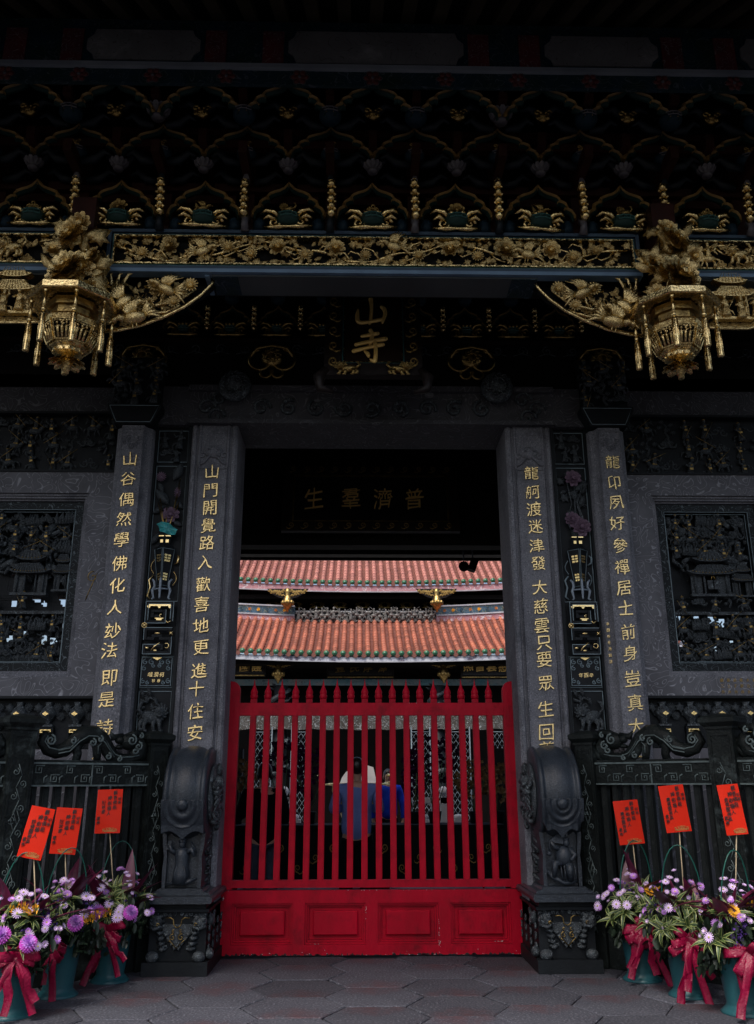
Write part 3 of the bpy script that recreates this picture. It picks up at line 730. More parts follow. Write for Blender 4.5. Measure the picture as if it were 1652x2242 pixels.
    for k in (-1, 1):
        for zi, rows in ((3.635, ((1, 2, 2) if k < 0 else (2, 2, 1)) if s < 0 else ((2, 2, 2) if k < 0 else (1, 1, 1))), (3.45, ((2, 1, 1) if k < 0 else (1, 1, 2)) if s < 0 else ((2, 1, 2) if k < 0 else (1, 2, 1)))):
            for r_, c_ in enumerate(rows):
                z = zi-r_*.027
                for (ua, ub) in (((.22, .80),) if c_ == 1 else ((.22, .47), (.55, .80))):
                    a1, a2, a3, a4 = face_pt(k, ua, z-.009), face_pt(k, ub, z-.009), face_pt(k, ub, z+.009), face_pt(k, ua, z+.009)
                    n_ = Vector((0, -.006, 0))
                    vg.add([a1+n_, a2+n_, a3+n_, a4+n_, a1, a2, a3, a4], [(0, 1, 2, 3), (0, 1, 5, 4), (1, 2, 6, 5), (2, 3, 7, 6), (3, 0, 4, 7)])
    vg.box(xo-.058, xo+.058, -.075, -.03, 3.828, 3.838); vg.box(xo-.040, xo-.015, -.075, -.06, 3.765, 3.795); vg.box(xo+.012, xo+.042, -.075, -.06, 3.765, 3.795)
    part('trigram', vg, 'gold_paint', o)
    # stand
    sd_ = MB()
    for k, x in enumerate((-.075, 0, .075)):
        yy = -.05 if k != 1 else -.11; b_ = (-1, 0, 1)[k]
        sd_.tube([(xo+x+b_*.02, yy, 3.40), (xo+x, yy-.005, 3.375), (xo+x+b_*-.008, yy, 3.33), (xo+x+b_*.012, yy-.008, 3.285), (xo+x+b_*.004, yy-.005, 3.245), (xo+x+b_*-.005, yy, 3.215), (xo+x+b_*.012, yy-.01, 3.20)], [.009, .012, .013, .014, .011, .009, .010], 6)
    sd_.tube([(xo-.085, -.05, 3.30), (xo, -.11, 3.295), (xo+.085, -.05, 3.30)], .009, 5)
    part('vase_stand', sd_, 'relief_pale', o)
    # beads and ribbons
    bd = MB()
    for sg in (-1, 1):
        for i in range(11):
            t = i/10; bd.ell((xo+sg*(.10+.028*math.sin(t*PI)), -.01, 3.60-.13*t-.12*(sg > 0)), .007, 0, 5, 4)
    bd.tube([(xo-.10, 0, 3.45), (xo-.14, -.01, 3.40), (xo-.12, -.01, 3.33), (xo-.145, -.01, 3.24), (xo-.11, 0, 3.21)], [.008, .01, .01, .012, .006], 5)
    bd.tube([(xo+.10, 0, 3.56), (xo+.135, -.02, 3.58), (xo+.14, -.02, 3.63), (xo+.12, 0, 3.66)], [.008, .012, .012, .004], 5)
    part('bead_string', bd, 'gold_paint' if s < 0 else 'slate_edge', o, kind='stuff')
    # plants
    st_ = MB(); rnd = random.Random(21+s)
    if s < 0:
        for k in range(7):
            x1 = rnd.uniform(-.13, .13); z1 = rnd.uniform(4.05, 4.5)
            st_.tube([(xo+rnd.uniform(-.03, .03), -.03, 3.84), (x1*.4, -.04, 4.0), (x1, -.03, z1)], .005, 4)
        part('gilt_stem', st_, 'gold_dull', o)
        part('lotus_flower', peony_me(('relief_mauve',)), None, o, loc=(.035, -.02, 4.07), scale=(.18, .14, .15))
        part('lotus_bud', mum_me(('relief_mauve',)), None, o, loc=(.085, -.02, 4.30), scale=(.07, .08, .12))
        part('lotus_bud', mum_me(('relief_mauve',)), None, o, loc=(-.09, -.02, 4.47), scale=(.11, .09, .11))
        lf = MB(); n = 22
        vs = [(0, -.10, 0)]
        for rr_ in (.5, 1.):
            for i in range(n):
                a = 2*PI*i/n; q = rr_*(1+.13*math.sin(a*5)*rr_); vs.append((.10*q*math.cos(a), -.09-.03*math.sin(a*6+1)*rr_, .058*q*math.sin(a)-.035*rr_*math.cos(a)))
        fs = [(0, 1+i, 1+(i+1) % n) for i in range(n)]+[(1+i, 1+n+i, 1+n+(i+1) % n, 1+(i+1) % n) for i in range(n)]
        lf.add(vs, fs, 0, True); lf.ell((0, -.105, 0), .008)
        part('lotus_leaf', lf, 'relief_teal', o, loc=(.02, 0, 3.905))
        for (x, z, q, rt) in ((.07, 4.53, .16, .4), (-.07, 4.26, .16, 2.4), (-.1, 4.12, .10, 1.), (.10, 4.18, .10, -.8), (-.09, 4.36, .09, -.5), (.1, 3.98, .08, 2), (-.11, 3.82, .10, .5)):
            part('leaf', leaf_me(('slate_carved',), 1), None, o, loc=(x, -.01, z), rot=(0, rt, 0), scale=q*1.3)
    else:
        for k in range(7):
            x1 = rnd.uniform(-.13, .13); z1 = rnd.uniform(4.1, 4.55)
            st_.tube([(xo+rnd.uniform(-.03, .03), -.03, 3.84), (x1*.9-.02, -.04, 4.0), (x1*.3, -.03, 4.2), (x1, -.03, z1)], .006, 5)
        part('stem', st_, 'slate_carved', o)
        for x, z, q in ((-.025, 4.03, .14), (.06, 3.95, .17), (.01, 4.47, .15)):
            part('peony', peony_me(('relief_mauve',)), None, o, loc=(x, -.03, z), scale=q*1.1)
        for k in range(18):
            part('leaf', leaf_me(('slate_carved',), k % 2), None, o, loc=(rnd.uniform(-.13, .13), rnd.uniform(-.03, 0), rnd.uniform(3.85, 4.57)), rot=(0, rnd.uniform(0, 6), 0), scale=rnd.uniform(.08, .13))
    return o
vase_panel(-1); vase_panel(1)

# ------------------------------------------------------------------ outer pillars
for s, chars, pts, nm in ((-1, LO, LOp, 'far left'), (1, RO, ROp, 'far right')):
    o = thing('granite_pillar', f'granite pillar with gold characters, {nm} beside the carved window', 'pillar', (s*2.42, 0, 0), group='granite outer pillars')
    mb = MB()
    mb.plan([(-.19, -.36), (-.175, -.40), (-.14, -.425), (-.125, -.45), (-.11, -.5), (.11, -.5), (.125, -.45), (.14, -.425), (.175, -.40), (.19, -.36), (.19, 0), (-.19, 0)], .0, 4.96)
    part('shaft', mb, 'granite', o)
    cap = MB()
    cap.prism([(-.19, 4.97), (.19, 4.97), (.21, 5.03), (.27, 5.14), (.27, 5.19), (-.27, 5.19), (-.27, 5.14), (-.21, 5.03)], -.52, -.02)
    part('capital', cap, 'slate', o)
    ce = MB(); ce.tube([(-.25, -.522, 5.17), (-.19, -.522, 5.03), (-.17, -.522, 4.99), (.17, -.522, 4.99), (.19, -.522, 5.03), (.25, -.522, 5.17), (-.25, -.522, 5.17)], .004, 4); part('capital_edge', ce, 'slate_edge', o)
    clutter(o, WAR, -.27, .27, 5.22, 5.70, -.48, .19, SG, 31+s)
    part('figure_block', B(-.24, .24, -.44, -.02, 5.19, 5.75), 'slate', o)
    rl = MB(); rl.frame(-.105, .105, 4.62, 4.92, .006, -.507, -.499)
    for k in range(5): rl.tube(spiral(-.07+.035*k, 4.77+.05*math.sin(k*2), .035, 1.2, k, -.505, 8), .006, 4)
    part('relief_square', rl, 'granite', o)
    ps = [P(x, y, -.512) for x, y in pts]
    column_text(chars, o, [(p.x-s*2.42, -.502, p.z) for p in ps], .155, off=-.004)
    if s > 0:  # small gilt signature up the side
        column_text('辛酉年冬月穀旦', o, [(-.155, -.430, 2.95-.06*k) for k in range(7)], .035, ext=.003)

# ------------------------------------------------------------------ window walls
def window_wall(s):
    nm = 'left' if s < 0 else 'right'
    w = thing('window_wall', f'engraved grey granite wall around the carved window on the {nm}', 'wall', (0, 0, 0), group='window walls')
    def bx(name, x0, x1, y0, y1, z0, z1, mt):
        return part(name, B(min(s*x0, s*x1), max(s*x0, s*x1), y0, y1, z0, z1), mt, w)
    Y = -.30; X0 = 2.61
    bx('lower_wall', X0, 6.8, Y, .1, 0, 1.80, 'wall_engraved')
    bx('granite_band', X0, 6.8, Y, .1, 2.28, 2.462, 'granite_engraved')
    bx('granite_post', X0, 2.86, Y, .1, 2.462, 4.30, 'granite_engraved')
    bx('granite_post', 4.02, 6.8, Y, .1, 2.462, 4.30, 'granite_engraved')
    bx('granite_head', X0, 6.8, Y, .1, 4.30, 4.53, 'granite_engraved')
    bx('frieze_backing', X0, 6.8, -.18, .1, 4.53, 5.19, 'slate')
    bx('upper_wall', X0, 6.8, Y, .1, 5.19, 5.62, 'shaded_granite')
    bx('base_relief_backing', X0, 6.8, -.20, .1, 1.80, 2.28, 'slate')
    ms = MB()
    for k, (d, y0) in enumerate(((0, -.275), (.022, -.255), (.04, -.225))):
        ms.frame(min(s*(2.861+d), s*(4.019-d)), max(s*(2.861+d), s*(4.019-d)), 2.463+d, 4.299-d, .021, y0, -.05)
    part('window_moulding', ms, 'granite', w)
    ln = MB()
    for z in (4.535, 5.18, 2.272): ln.box(min(s*X0, s*6.8), max(s*X0, s*6.8), -.315, -.18, z-.012, z+.012)
    part('string_course', ln, 'slate', w)
    if s < 0:  # gilt rubbed engraving on the post
        gm = MB(); gm.tube(spiral(-2.74, 3.43, .06, 1.2, 1.5, -.303, 14), .004, 4); gm.tube([(-2.70, -.303, 3.47), (-2.76, -.303, 3.30), (-2.79, -.303, 3.20)], .004, 4); part('gilt_scroll', gm, 'gold_dull', w)
    # carved window
    o = thing('carved_window', ('pierced slate window of riders and pavilion, left edge of the photo' if s < 0 else 'pierced slate window with two roofed pavilion, right edge of the photo'), 'window', (s*3.44, -.25, 3.38), group='pierced slate windows')
    fr = MB(); fr.frame(-.517, .517, -.856, .856, .085, .05, .20); part('slate_frame', fr, 'slate_engraved', o)
    f2 = MB(); f2.frame(-.431, .431, -.770, .770, .018, .085, .20); part('inner_edge', f2, 'slate', o)
    f3 = MB(); f3.frame(-.419, .419, -.758, .758, .004, .078, .0845); f3.frame(-.435, .435, -.774, .774, .004, .043, .0495); part('edge_line', f3, 'slate_edge', o)
    # openwork ground: irregular ties of stone, denser at the top
    rnd = random.Random(40+s)
    tie = MB()
    for k in range(46):
        x = rnd.uniform(-.4, .4); z = rnd.uniform(.1, .72)
        tie.tube([(x, .14, z), (x+rnd.uniform(-.12, .12), .12, z+rnd.uniform(-.1, .1)), (x+rnd.uniform(-.2, .2), .14, z+rnd.uniform(-.2, .2))], rnd.uniform(.016, .04), 5)
    part('openwork_tie', tie, 'slate_carved', o)
    if s > 0: hd = [(2420+a_*.4013, 1800+b_*.4013, c_*.4013) for a_, b_, c_ in ((905, 1285, 46), (1005, 1325, 42), (638, 1150, 26), (655, 1290, 30), (650, 1235, 18), (780, 1650, 34), (945, 1642, 30), (1105, 1685, 40), (1205, 1705, 42), (720, 1745, 20), (800, 1915, 34), (1140, 1960, 26), (1300, 1900, 22))]
    else: hd = [(a_*.6053, 1600+b_*.6053, c_*.6053) for a_, b_, c_ in ((450, 1130, 24), (75, 1145, 14), (210, 1112, 30), (335, 1140, 14), (350, 1030, 10), (228, 1305, 26), (275, 1335, 22), (400, 1310, 32), (65, 1330, 22), (408, 1480, 20), (45, 1565, 26), (130, 1530, 18), (270, 1570, 26), (340, 1582, 26))]
    holes = []
    for hx, hy, hr in hd:
        w_ = P(hx/1.8269, hy/1.8269, -.15); holes.append((w_.x-s*3.44, w_.z-3.38, hr/1.8269/1892*8.9*1.05))
    plate = MB(); nx_, nz_ = 40, 70
    for i in range(nx_):
        for j in range(nz_):
            x = -.43+.86*(i+.5)/nx_; z = -.77+1.54*(j+.5)/nz_
            nn = noise.noise(Vector((x*14, z*14, s*3)))
            if any((x-a)**2+(z-c)**2 < (r_*(1+.45*nn))**2 for a, c, r_ in holes): continue
            y_ = .19+.03*noise.noise(Vector((x*9, z*9, 2))); plate.box(x-.0112, x+.0112, y_, y_+.03, z-.0115, z+.0115)
    part('dark_gap_sheet', plate, 'slate', o)  # added dark sheet standing in for the unlit hall behind the openwork
    gap = lambda x, z: any((x-a)**2+(z-c)**2 < r_*r_ for a, c, r_ in holes)
    items = [(figure_me, (0,), 1.15), (figure_me, (1,), 1.15), (figure_me, (2,), 1.15), (rider_me, (0,), 1.3), (rider_me, (1,), 1.3), (cloud_me, (), .9), (rock_me, (), 1.)]
    clutter(o, items, -.40, .40, .30, .76, .10, .17, SG, 60+s, gapf=gap)
    clutter(o, items, -.40, .40, .32, .70, .15, .15, ST, 66+s, gapf=gap)
    part('pavilion', pavilion_me(('slate_carved', 'gold_dull')), None, o, loc=((-.02 if s > 0 else .05), .10, .04), scale=(.44 if s > 0 else .36, .4, .36))
    if s > 0:
        part('pavilion', pavilion_me(('slate_carved', 'gold_dull')), None, o, loc=(.31, .12, .0), scale=(.22, .3, .26))
        bs = MB()
        for k in (-1, 1): bs.tube([(-.0, .06, .13), (k*.02, .05, .06)], .005, 4, 1); bs.box(k*.032-.026, k*.032+.026, .05, .062, -.035, .055, 0)
        part('hanging_basket', bs, SG, o)
    else: part('pavilion', pavilion_me(('slate_carved', 'gold_dull')), None, o, loc=(.36, .12, .06), scale=(.2, .3, .3))
    clutter(o, WAR, -.40, .40, -.26, -.06, .09, .16, SG, 70+s, gapf=gap)
    part('terrace', B(-.41, .41, .08, .17, -.29, -.26), 'slate_carved', o)
    clutter(o, items, -.40, .40, -.74, -.32, .10, .165, SG, 80+s, gapf=gap)
    clutter(o, [(rock_me, (), 1.), (pine_me, (), 1.)], -.40, .40, -.76, -.60, .13, .15, ('slate_carved',), 84+s)
    clutter(o, [(rock_me, (), 1.3), (pine_me, (), 1.3), (cloud_me, (), 1.2)], -.42, .42, -.76, -.30, .14, .13, ('slate_carved',), 86+s, gapf=gap)
    # upper frieze and lower antiques relief
    u = thing('frieze_relief', f'dark slate frieze of crowded warriors above the {nm} window', 'relief panel', (s*3.7, -.22, 4.86), group='carved friezes')
    part('relief_ground', B(-1.08, 1.08, .005, .035, -.31, .31), 'slate', u)
    clutter(u, WAR, -1.07, 1.07, -.30, .30, .0, .19, SG, 90+s)
    d = thing('antiques_relief', f'dark slate relief of vases and stands below the {nm} window', 'relief panel', (s*3.5, -.22, 2.05), group='antiques reliefs')
    part('relief_ground', B(-.88, .88, .005, .035, -.24, .215), 'slate', d)
    for k in range(6):
        x = (-.72+k*.27)*(-s)*-1
        v = MB(); v.lathe([(.04, -.02), (.03, .0), (.06, .03), (.08, .07), (.06, .12), (.025, .15), (.04, .18)], (0, -.02, 0), 10); v.box(-.06, .06, -.06, 0, -.045, -.025)
        for kk in (-1, 1): v.tube([(kk*.06, -.02, .12), (kk*.09, -.02, .10), (kk*.08, -.02, .05)], .008, 4)
        part('vase', v, 'slate_carved', d, loc=(x, 0, .0))
        gg = MB(); gg.frame(-.07, .07, -.21, -.05, .018, -.05, 0); part('stand', gg, 'slate', d, loc=(x, 0, 0))
        gt = MB(); gt.frame(-.05, .05, -.10, -.07, .009, -.055, -.02, 0); gt.tube([(-.05, -.05, -.19), (-.02, -.05, -.16), (.03, -.05, -.16), (.05, -.05, -.19)], .008, 4); gt.prism([(-.03, .07), (0, .09), (.03, .07), (0, .05)], -.105, -.09)
        part('gilt_fitting', gt, 'gold_paint', d, loc=(x, 0, 0))
        part('blossom', mum_me(('slate_carved',)), None, d, loc=(x+.08, -.02, .13), scale=.09); part('blossom', mum_me(('slate_carved',)), None, d, loc=(x+.12, -.02, .05), scale=.08)
        part('leaf', leaf_me(('slate_carved',), 0), None, d, loc=(x-.10, -.02, .13), scale=.10)
    if s > 0:  # small gilt inscription columns
        for c_, t in enumerate(('廣三', '信士', '弟子', '敬獻', '大吉', '林公', '王氏', '士女')):
            column_text(t+'合', w, [(3.36+.063*c_, -.302, 2.43-.055*k) for k in range(3)], .036, 'gold_dull', ext=.003)
window_wall(-1); window_wall(1)

# ------------------------------------------------------------------ drum stones
def drum_stone(s):
    nm = 'left' if s < 0 else 'right'
    o = thing('drum_stone', ('dark stone drum with standing robed figure below the cloth, left of the red gate' if s < 0 else 'dark stone drum with seated figure under a banner, right of the red gate'), 'drum stone', (s*1.62, 0, 0), group='drum stones beside the gate')
    cy_, cz = -.44, 1.40
    mb = MB(); prof = []
    for x, r_ in ((-.185, .0), (-.185, .33), (-.183, .385), (-.165, .412), (-.145, .408), (-.135, .39), (-.12, .385), (-.09, .405), (-.04, .42), (0, .423), (.04, .42), (.09, .405), (.12, .385), (.135, .39), (.145, .408), (.165, .412), (.183, .385), (.185, .33), (.185, .0)):
        prof.append((max(r_, .001), x))
    mb.lathe(prof, (0, cy_, cz), 48, axis='x', cap=False); part('drum', mb, 'drum', o)
    # carved boss on the face towards the gate
    bs = MB(); sx = -s
    bs.lathe([(.27, .19*sx), (.27, .205*sx), (.22, .225*sx), (.001, .235*sx)], (0, cy_, cz), 24, axis='x', cap=False)
    rnd = random.Random(3)
    for k in range(16):
        a = 2*PI*k/16; r_ = rnd.uniform(.10, .26)
        p0 = Vector((.20*sx, cy_+r_*math.cos(a), cz+r_*math.sin(a)))
        pts = []
        for i in range(9):
            b_ = a+i*.75; q = .055*(1-i/11); pts.append(p0+Vector((sx*(.03+.012*math.sin(i)), q*math.cos(b_), q*math.sin(b_))))
        bs.tube(pts, [.02*(1-.06*i) for i in range(9)], 5)
    bs.ell((.25*sx, cy_-.12, cz+.10), (.05, .06, .06)); bs.ell((.25*sx, cy_-.20, cz+.02), (.04, .05, .04))
    for k in range(5): bs.tube([(.23*sx, cy_-.12, cz), (.26*sx, cy_-.17-.02*k, cz-.06+.03*k), (.24*sx, cy_-.24, cz-.14+.05*k)], [.02, .018, .006], 5)
    part('dragon_boss', bs, 'slate_carved', o)
    # cloth draped on the front of the rim
    cl = MB(); nx, nz = 54, 50; vs = []
    for j in range(nz+1):
        for i in range(nx+1):
            u = -1+2*i/nx; t = j/nz; x = u*.180
            zb = 1.06+.045*abs(math.sin(u*(4.6 if s > 0 else 3.2)))+.10*abs(u)**1.4*(1 if s > 0 else .5)-.02
            z = 1.365-t*(1.365-zb)
            dz = cz-z; rr_ = .422+.022
            yf = cy_-math.sqrt(max(rr_*rr_-dz*dz, .02)) if dz < rr_ else cy_-.1
            yf = min(yf, cy_-.38+.20*max(0, dz-.2))
            dd = math.hypot(x, (z-1.325)*.85)
            rip = .008*math.sin(dd*(120 if s > 0 else 85)) if dd < .165 and z < 1.36 else 0
            if s > 0: rip += .010*math.sin(u*20)*t*min(1, max(0, abs(u)-.45)*4)
            vs.append((x, yf-.006-rip, z))
    vs2 = [(x, y+.03, z) for x, y, z in vs]; W1 = nx+1
    fs = [(j*W1+i, (j+1)*W1+i, (j+1)*W1+i+1, j*W1+i+1) for j in range(nz) for i in range(nx)]
    L = len(vs)
    edge = [i for i in range(W1)]+[j*W1+nx for j in range(1, nz+1)]+[nz*W1+i for i in range(nx-1, -1, -1)]+[j*W1 for j in range(nz-1, 0, -1)]
    cl.add(vs+vs2, fs+[tuple(L+q for q in reversed(f)) for f in fs]+[(edge[k], edge[(k+1) % len(edge)], L+edge[(k+1) % len(edge)], L+edge[k]) for k in range(len(edge))], 0, True)
    cl.ell((0, cy_-.435, 1.325), (.05, .035, .05), 0, 14, 9)
    part('draped_cloth', cl, 'drum', o)
    # neck block with niche
    nb = MB()
    nb.prism([(-.165, .655), (.165, .655), (.168, .80), (.16, .90), (.175, .98), (.185, 1.1), (-.185, 1.1), (-.175, .98), (-.16, .90), (-.168, .80)], -.66, -.20)
    nb.prism([(-.165, .655), (-.135, .655), (-.135, .90), (-.15, 1.08), (-.183, 1.09), (-.175, .98), (-.16, .90), (-.168, .80)], -.705, -.66)
    nb.prism([(.135, .655), (.165, .655), (.168, .80), (.16, .90), (.175, .98), (.183, 1.09), (.15, 1.08), (.135, .90)], -.705, -.66)
    part('niche_block', nb, 'drum', o)
    fg = MB()
    k = .36
    if s < 0:   # standing robed figure with a raised fan
        fg.lathe([(.20*k, 0), (.19*k, .2*k), (.15*k, .45*k), (.17*k, .60*k), (.15*k, .72*k), (.06*k, .80*k)], (-.01, -.695, .69), 14)
        for q in range(6): fg.tube([(-.01-.06+.024*q, -.75+.004*abs(q-2.5), .70), (-.01-.03+.012*q, -.745, .83)], .007, 4)
        fg.ell((-.01, -.715, 1.0), (.028, .028, .034), 0, 12, 8); fg.lathe([(.032, 1.01), (.03, 1.035), (.015, 1.05), (.001, 1.056)], (-.01, -.71, 0), 10)
        fg.tube([(-.05, -.70, .93), (-.10, -.72, .95), (-.115, -.725, 1.0)], [.024, .02, .014], 7); fg.tube([(.03, -.70, .93), (.075, -.72, .96), (.10, -.72, .90)], [.024, .022, .012], 7)
        fg.prism([(-.14, .96), (-.10, .95), (-.10, 1.03), (-.13, 1.03)], -.715, -.70)
        fg.tube([(.06, -.70, 1.02), (.11, -.70, .93)], .008, 5)
        fg.tube([(-.13, -.69, .675), (-.06, -.72, .70), (0, -.72, .685), (.07, -.73, .71), (.13, -.71, .73)], [.012, .02, .018, .02, .008], 6)
    else:
        fg.lathe([(.12*k, 0), (.19*k, .10*k), (.20*k, .25*k), (.15*k, .38*k), (.06*k, .46*k)], (.02, -.695, .815), 14)
        fg.ell((.045, -.72, 1.0), (.028, .028, .034), 0, 12, 8); fg.ell((.045, -.715, 1.03), (.03, .028, .015), 0, 10, 6); fg.tube([(.045, -.71, 1.03), (.045, -.71, 1.06)], [.012, .004], 6)
        fg.tube([(.0, -.70, .95), (-.06, -.72, .965), (-.09, -.725, 1.01)], [.024, .02, .013], 7); fg.tube([(.07, -.70, .95), (.115, -.72, .90), (.07, -.745, .86)], [.026, .022, .014], 7)
        fg.tube([(-.01, -.71, .83), (-.07, -.76, .84), (-.08, -.74, .73)], [.035, .032, .02], 8); fg.tube([(.05, -.71, .83), (.05, -.77, .80), (.06, -.745, .70)], [.035, .034, .022], 8)
        for q in range(5): fg.tube([(-.02+.03*q, -.74, .82), (-.01+.028*q, -.755, .71)], .008, 4)
        fg.add([(-.11, -.72, 1.01), (.0, -.70, 1.085), (.07, -.70, 1.075), (.02, -.72, .99), (-.11, -.70, 1.01), (.0, -.68, 1.085), (.07, -.68, 1.075), (.02, -.70, .99)], [(0, 1, 2, 3), (7, 6, 5, 4), (0, 4, 5, 1), (1, 5, 6, 2), (2, 6, 7, 3), (3, 7, 4, 0)])
        fg.tube([(-.10, -.72, 1.03), (-.105, -.72, .93)], .006, 4); fg.ell((-.11, -.73, .915), .022, 0, 10, 6)
        fg.tube([(-.13, -.69, .78), (-.09, -.73, .73), (0, -.73, .68), (.07, -.73, .685), (.12, -.70, .69)], [.012, .02, .018, .02, .008], 6)
    part('carved_figure', fg, 'drum', o)
    fsd = MB(); rnd = random.Random(8)
    for q in range(10):
        z = .69+.042*q
        fsd.tube([(sx*.166, -.60+.34*rnd.random(), z), (sx*.182, -.58+.30*rnd.random(), z+.03), (sx*.166, -.45+.1*rnd.random(), z+.05)], [.012, .016, .006], 5)
    part('side_foliage', fsd, 'slate_carved', o)
    # pedestal mouldings, built butted one on another
    pd = MB(); cx = s*.01
    pd.prism([(-.255, .602), (.255, .602), (.235, .622), (.20, .628), (.185, .648), (.172, .654), (-.172, .654), (-.185, .648), (-.20, .628), (-.235, .622)], -.76, -.12)
    part('scroll_moulding', pd, 'drum', o)
    sl = MB(); o_ = [(-.27, .545), (.27, .545), (.285, .558), (.285, .582), (.27, .6), (-.27, .6), (-.285, .582), (-.285, .558)]
    sl.prism(o_, -.84, .16); part('slab', sl, 'drum', o)
    part('neck', B(-.225, .225, -.74, .14, .498, .5445), 'slate', o)
    blk = MB(); blk.box(-.255, .255, -.76, .16, .475, .497); blk.box(-.235, .235, -.73, .14, .105, .4745); part('block', blk, 'slate', o)
    part('plinth', B(-.268, .268, -.80, .18, 0, .104), 'slate', o)
    # relief on the block: two lion legs, apron, gilt scrolls
    rf = MB()
    for k_ in (-1, 1):
        for q in range(7): rf.tube([(k_*(.20-.008*q), -.735, .44-.04*q), (k_*(.165-.008*q), -.775, .435-.04*q), (k_*(.125-.006*q), -.735, .44-.04*q)], [.012, .017, .010], 6)
        rf.ell((k_*.185, -.76, .40), (.06, .045, .05), 0, 12, 8); rf.ell((k_*.215, -.79, .42), .018); rf.ell((k_*.16, -.79, .425), .018)
        rf.tube([(k_*.235, -.77, .37), (k_*.18, -.81, .352), (k_*.13, -.78, .37)], .014, 6); rf.ell((k_*.19, -.775, .14), (.055, .04, .045), 0, 12, 8)
        for q in range(4): rf.tube(spiral(k_*(.10+.03*q), .20+.07*q, .025, 1.2, q, -.745, 9), .008, 5)
        for q in range(6): rf.tube(spiral(k_*(.03+.038*q), .455-.012*(q % 2), .018, 1.2, q*1.3, -.74, 8), .006, 4)
        for q in range(4): rf.tube([(k_*(.12-.03*q), -.735, .33-.035*q), (k_*(.09-.025*q), -.76, .30-.035*q), (k_*(.06-.02*q), -.74, .31-.035*q)], [.012, .016, .008], 5)
    rf.prism([(-.13, .38), (.13, .38), (.11, .30), (.05, .25), (0, .20), (-.05, .25), (-.11, .30)], -.75, -.731)
    part('lion_relief', rf, 'slate_carved', o)
    sd2 = MB()
    for q in range(14):
        yy = -.66+.22*(q % 4); zz = .18+.08*(q//4)
        pts = [(sx*(.24+.01), yy+.04*math.cos(i*.8)*(1-i/10), zz+.04*math.sin(i*.8)*(1-i/10)) for i in range(9)]
        sd2.tube(pts, .010, 5)
    sd2.ell((sx*.25, -.62, .40), (.04, .07, .05)); sd2.ell((sx*.26, -.68, .15), (.04, .05, .045))
    part('side_relief', sd2, 'slate_carved', o, kind='stuff')
    gl = MB()
    for k_ in (-1, 1):
        gl.tube([(k_*.10, -.768, .43), (k_*.06, -.768, .435), (k_*.035, -.768, .42), (k_*.03, -.768, .38), (k_*.015, -.768, .365), (0, -.768, .36)], .0045, 4)
        gl.tube(spiral(k_*.035, .285, .028, 1.1, 1.2, -.765, 10), .0045, 4); gl.tube([(k_*.075, -.766, .275), (k_*.04, -.766, .245), (0, -.766, .205)], .0045, 4)
        gl.tube(spiral(k_*.155, .385, .017, .9, 0, -.81, 8), .004, 4)
        gl.tube(spiral(k_*.03, .33, .015, .8, 1, -.766, 8), .004, 4)
    part('gilt_scroll', gl, 'gold_dull', o)
for s in (-1, 1): drum_stone(s)

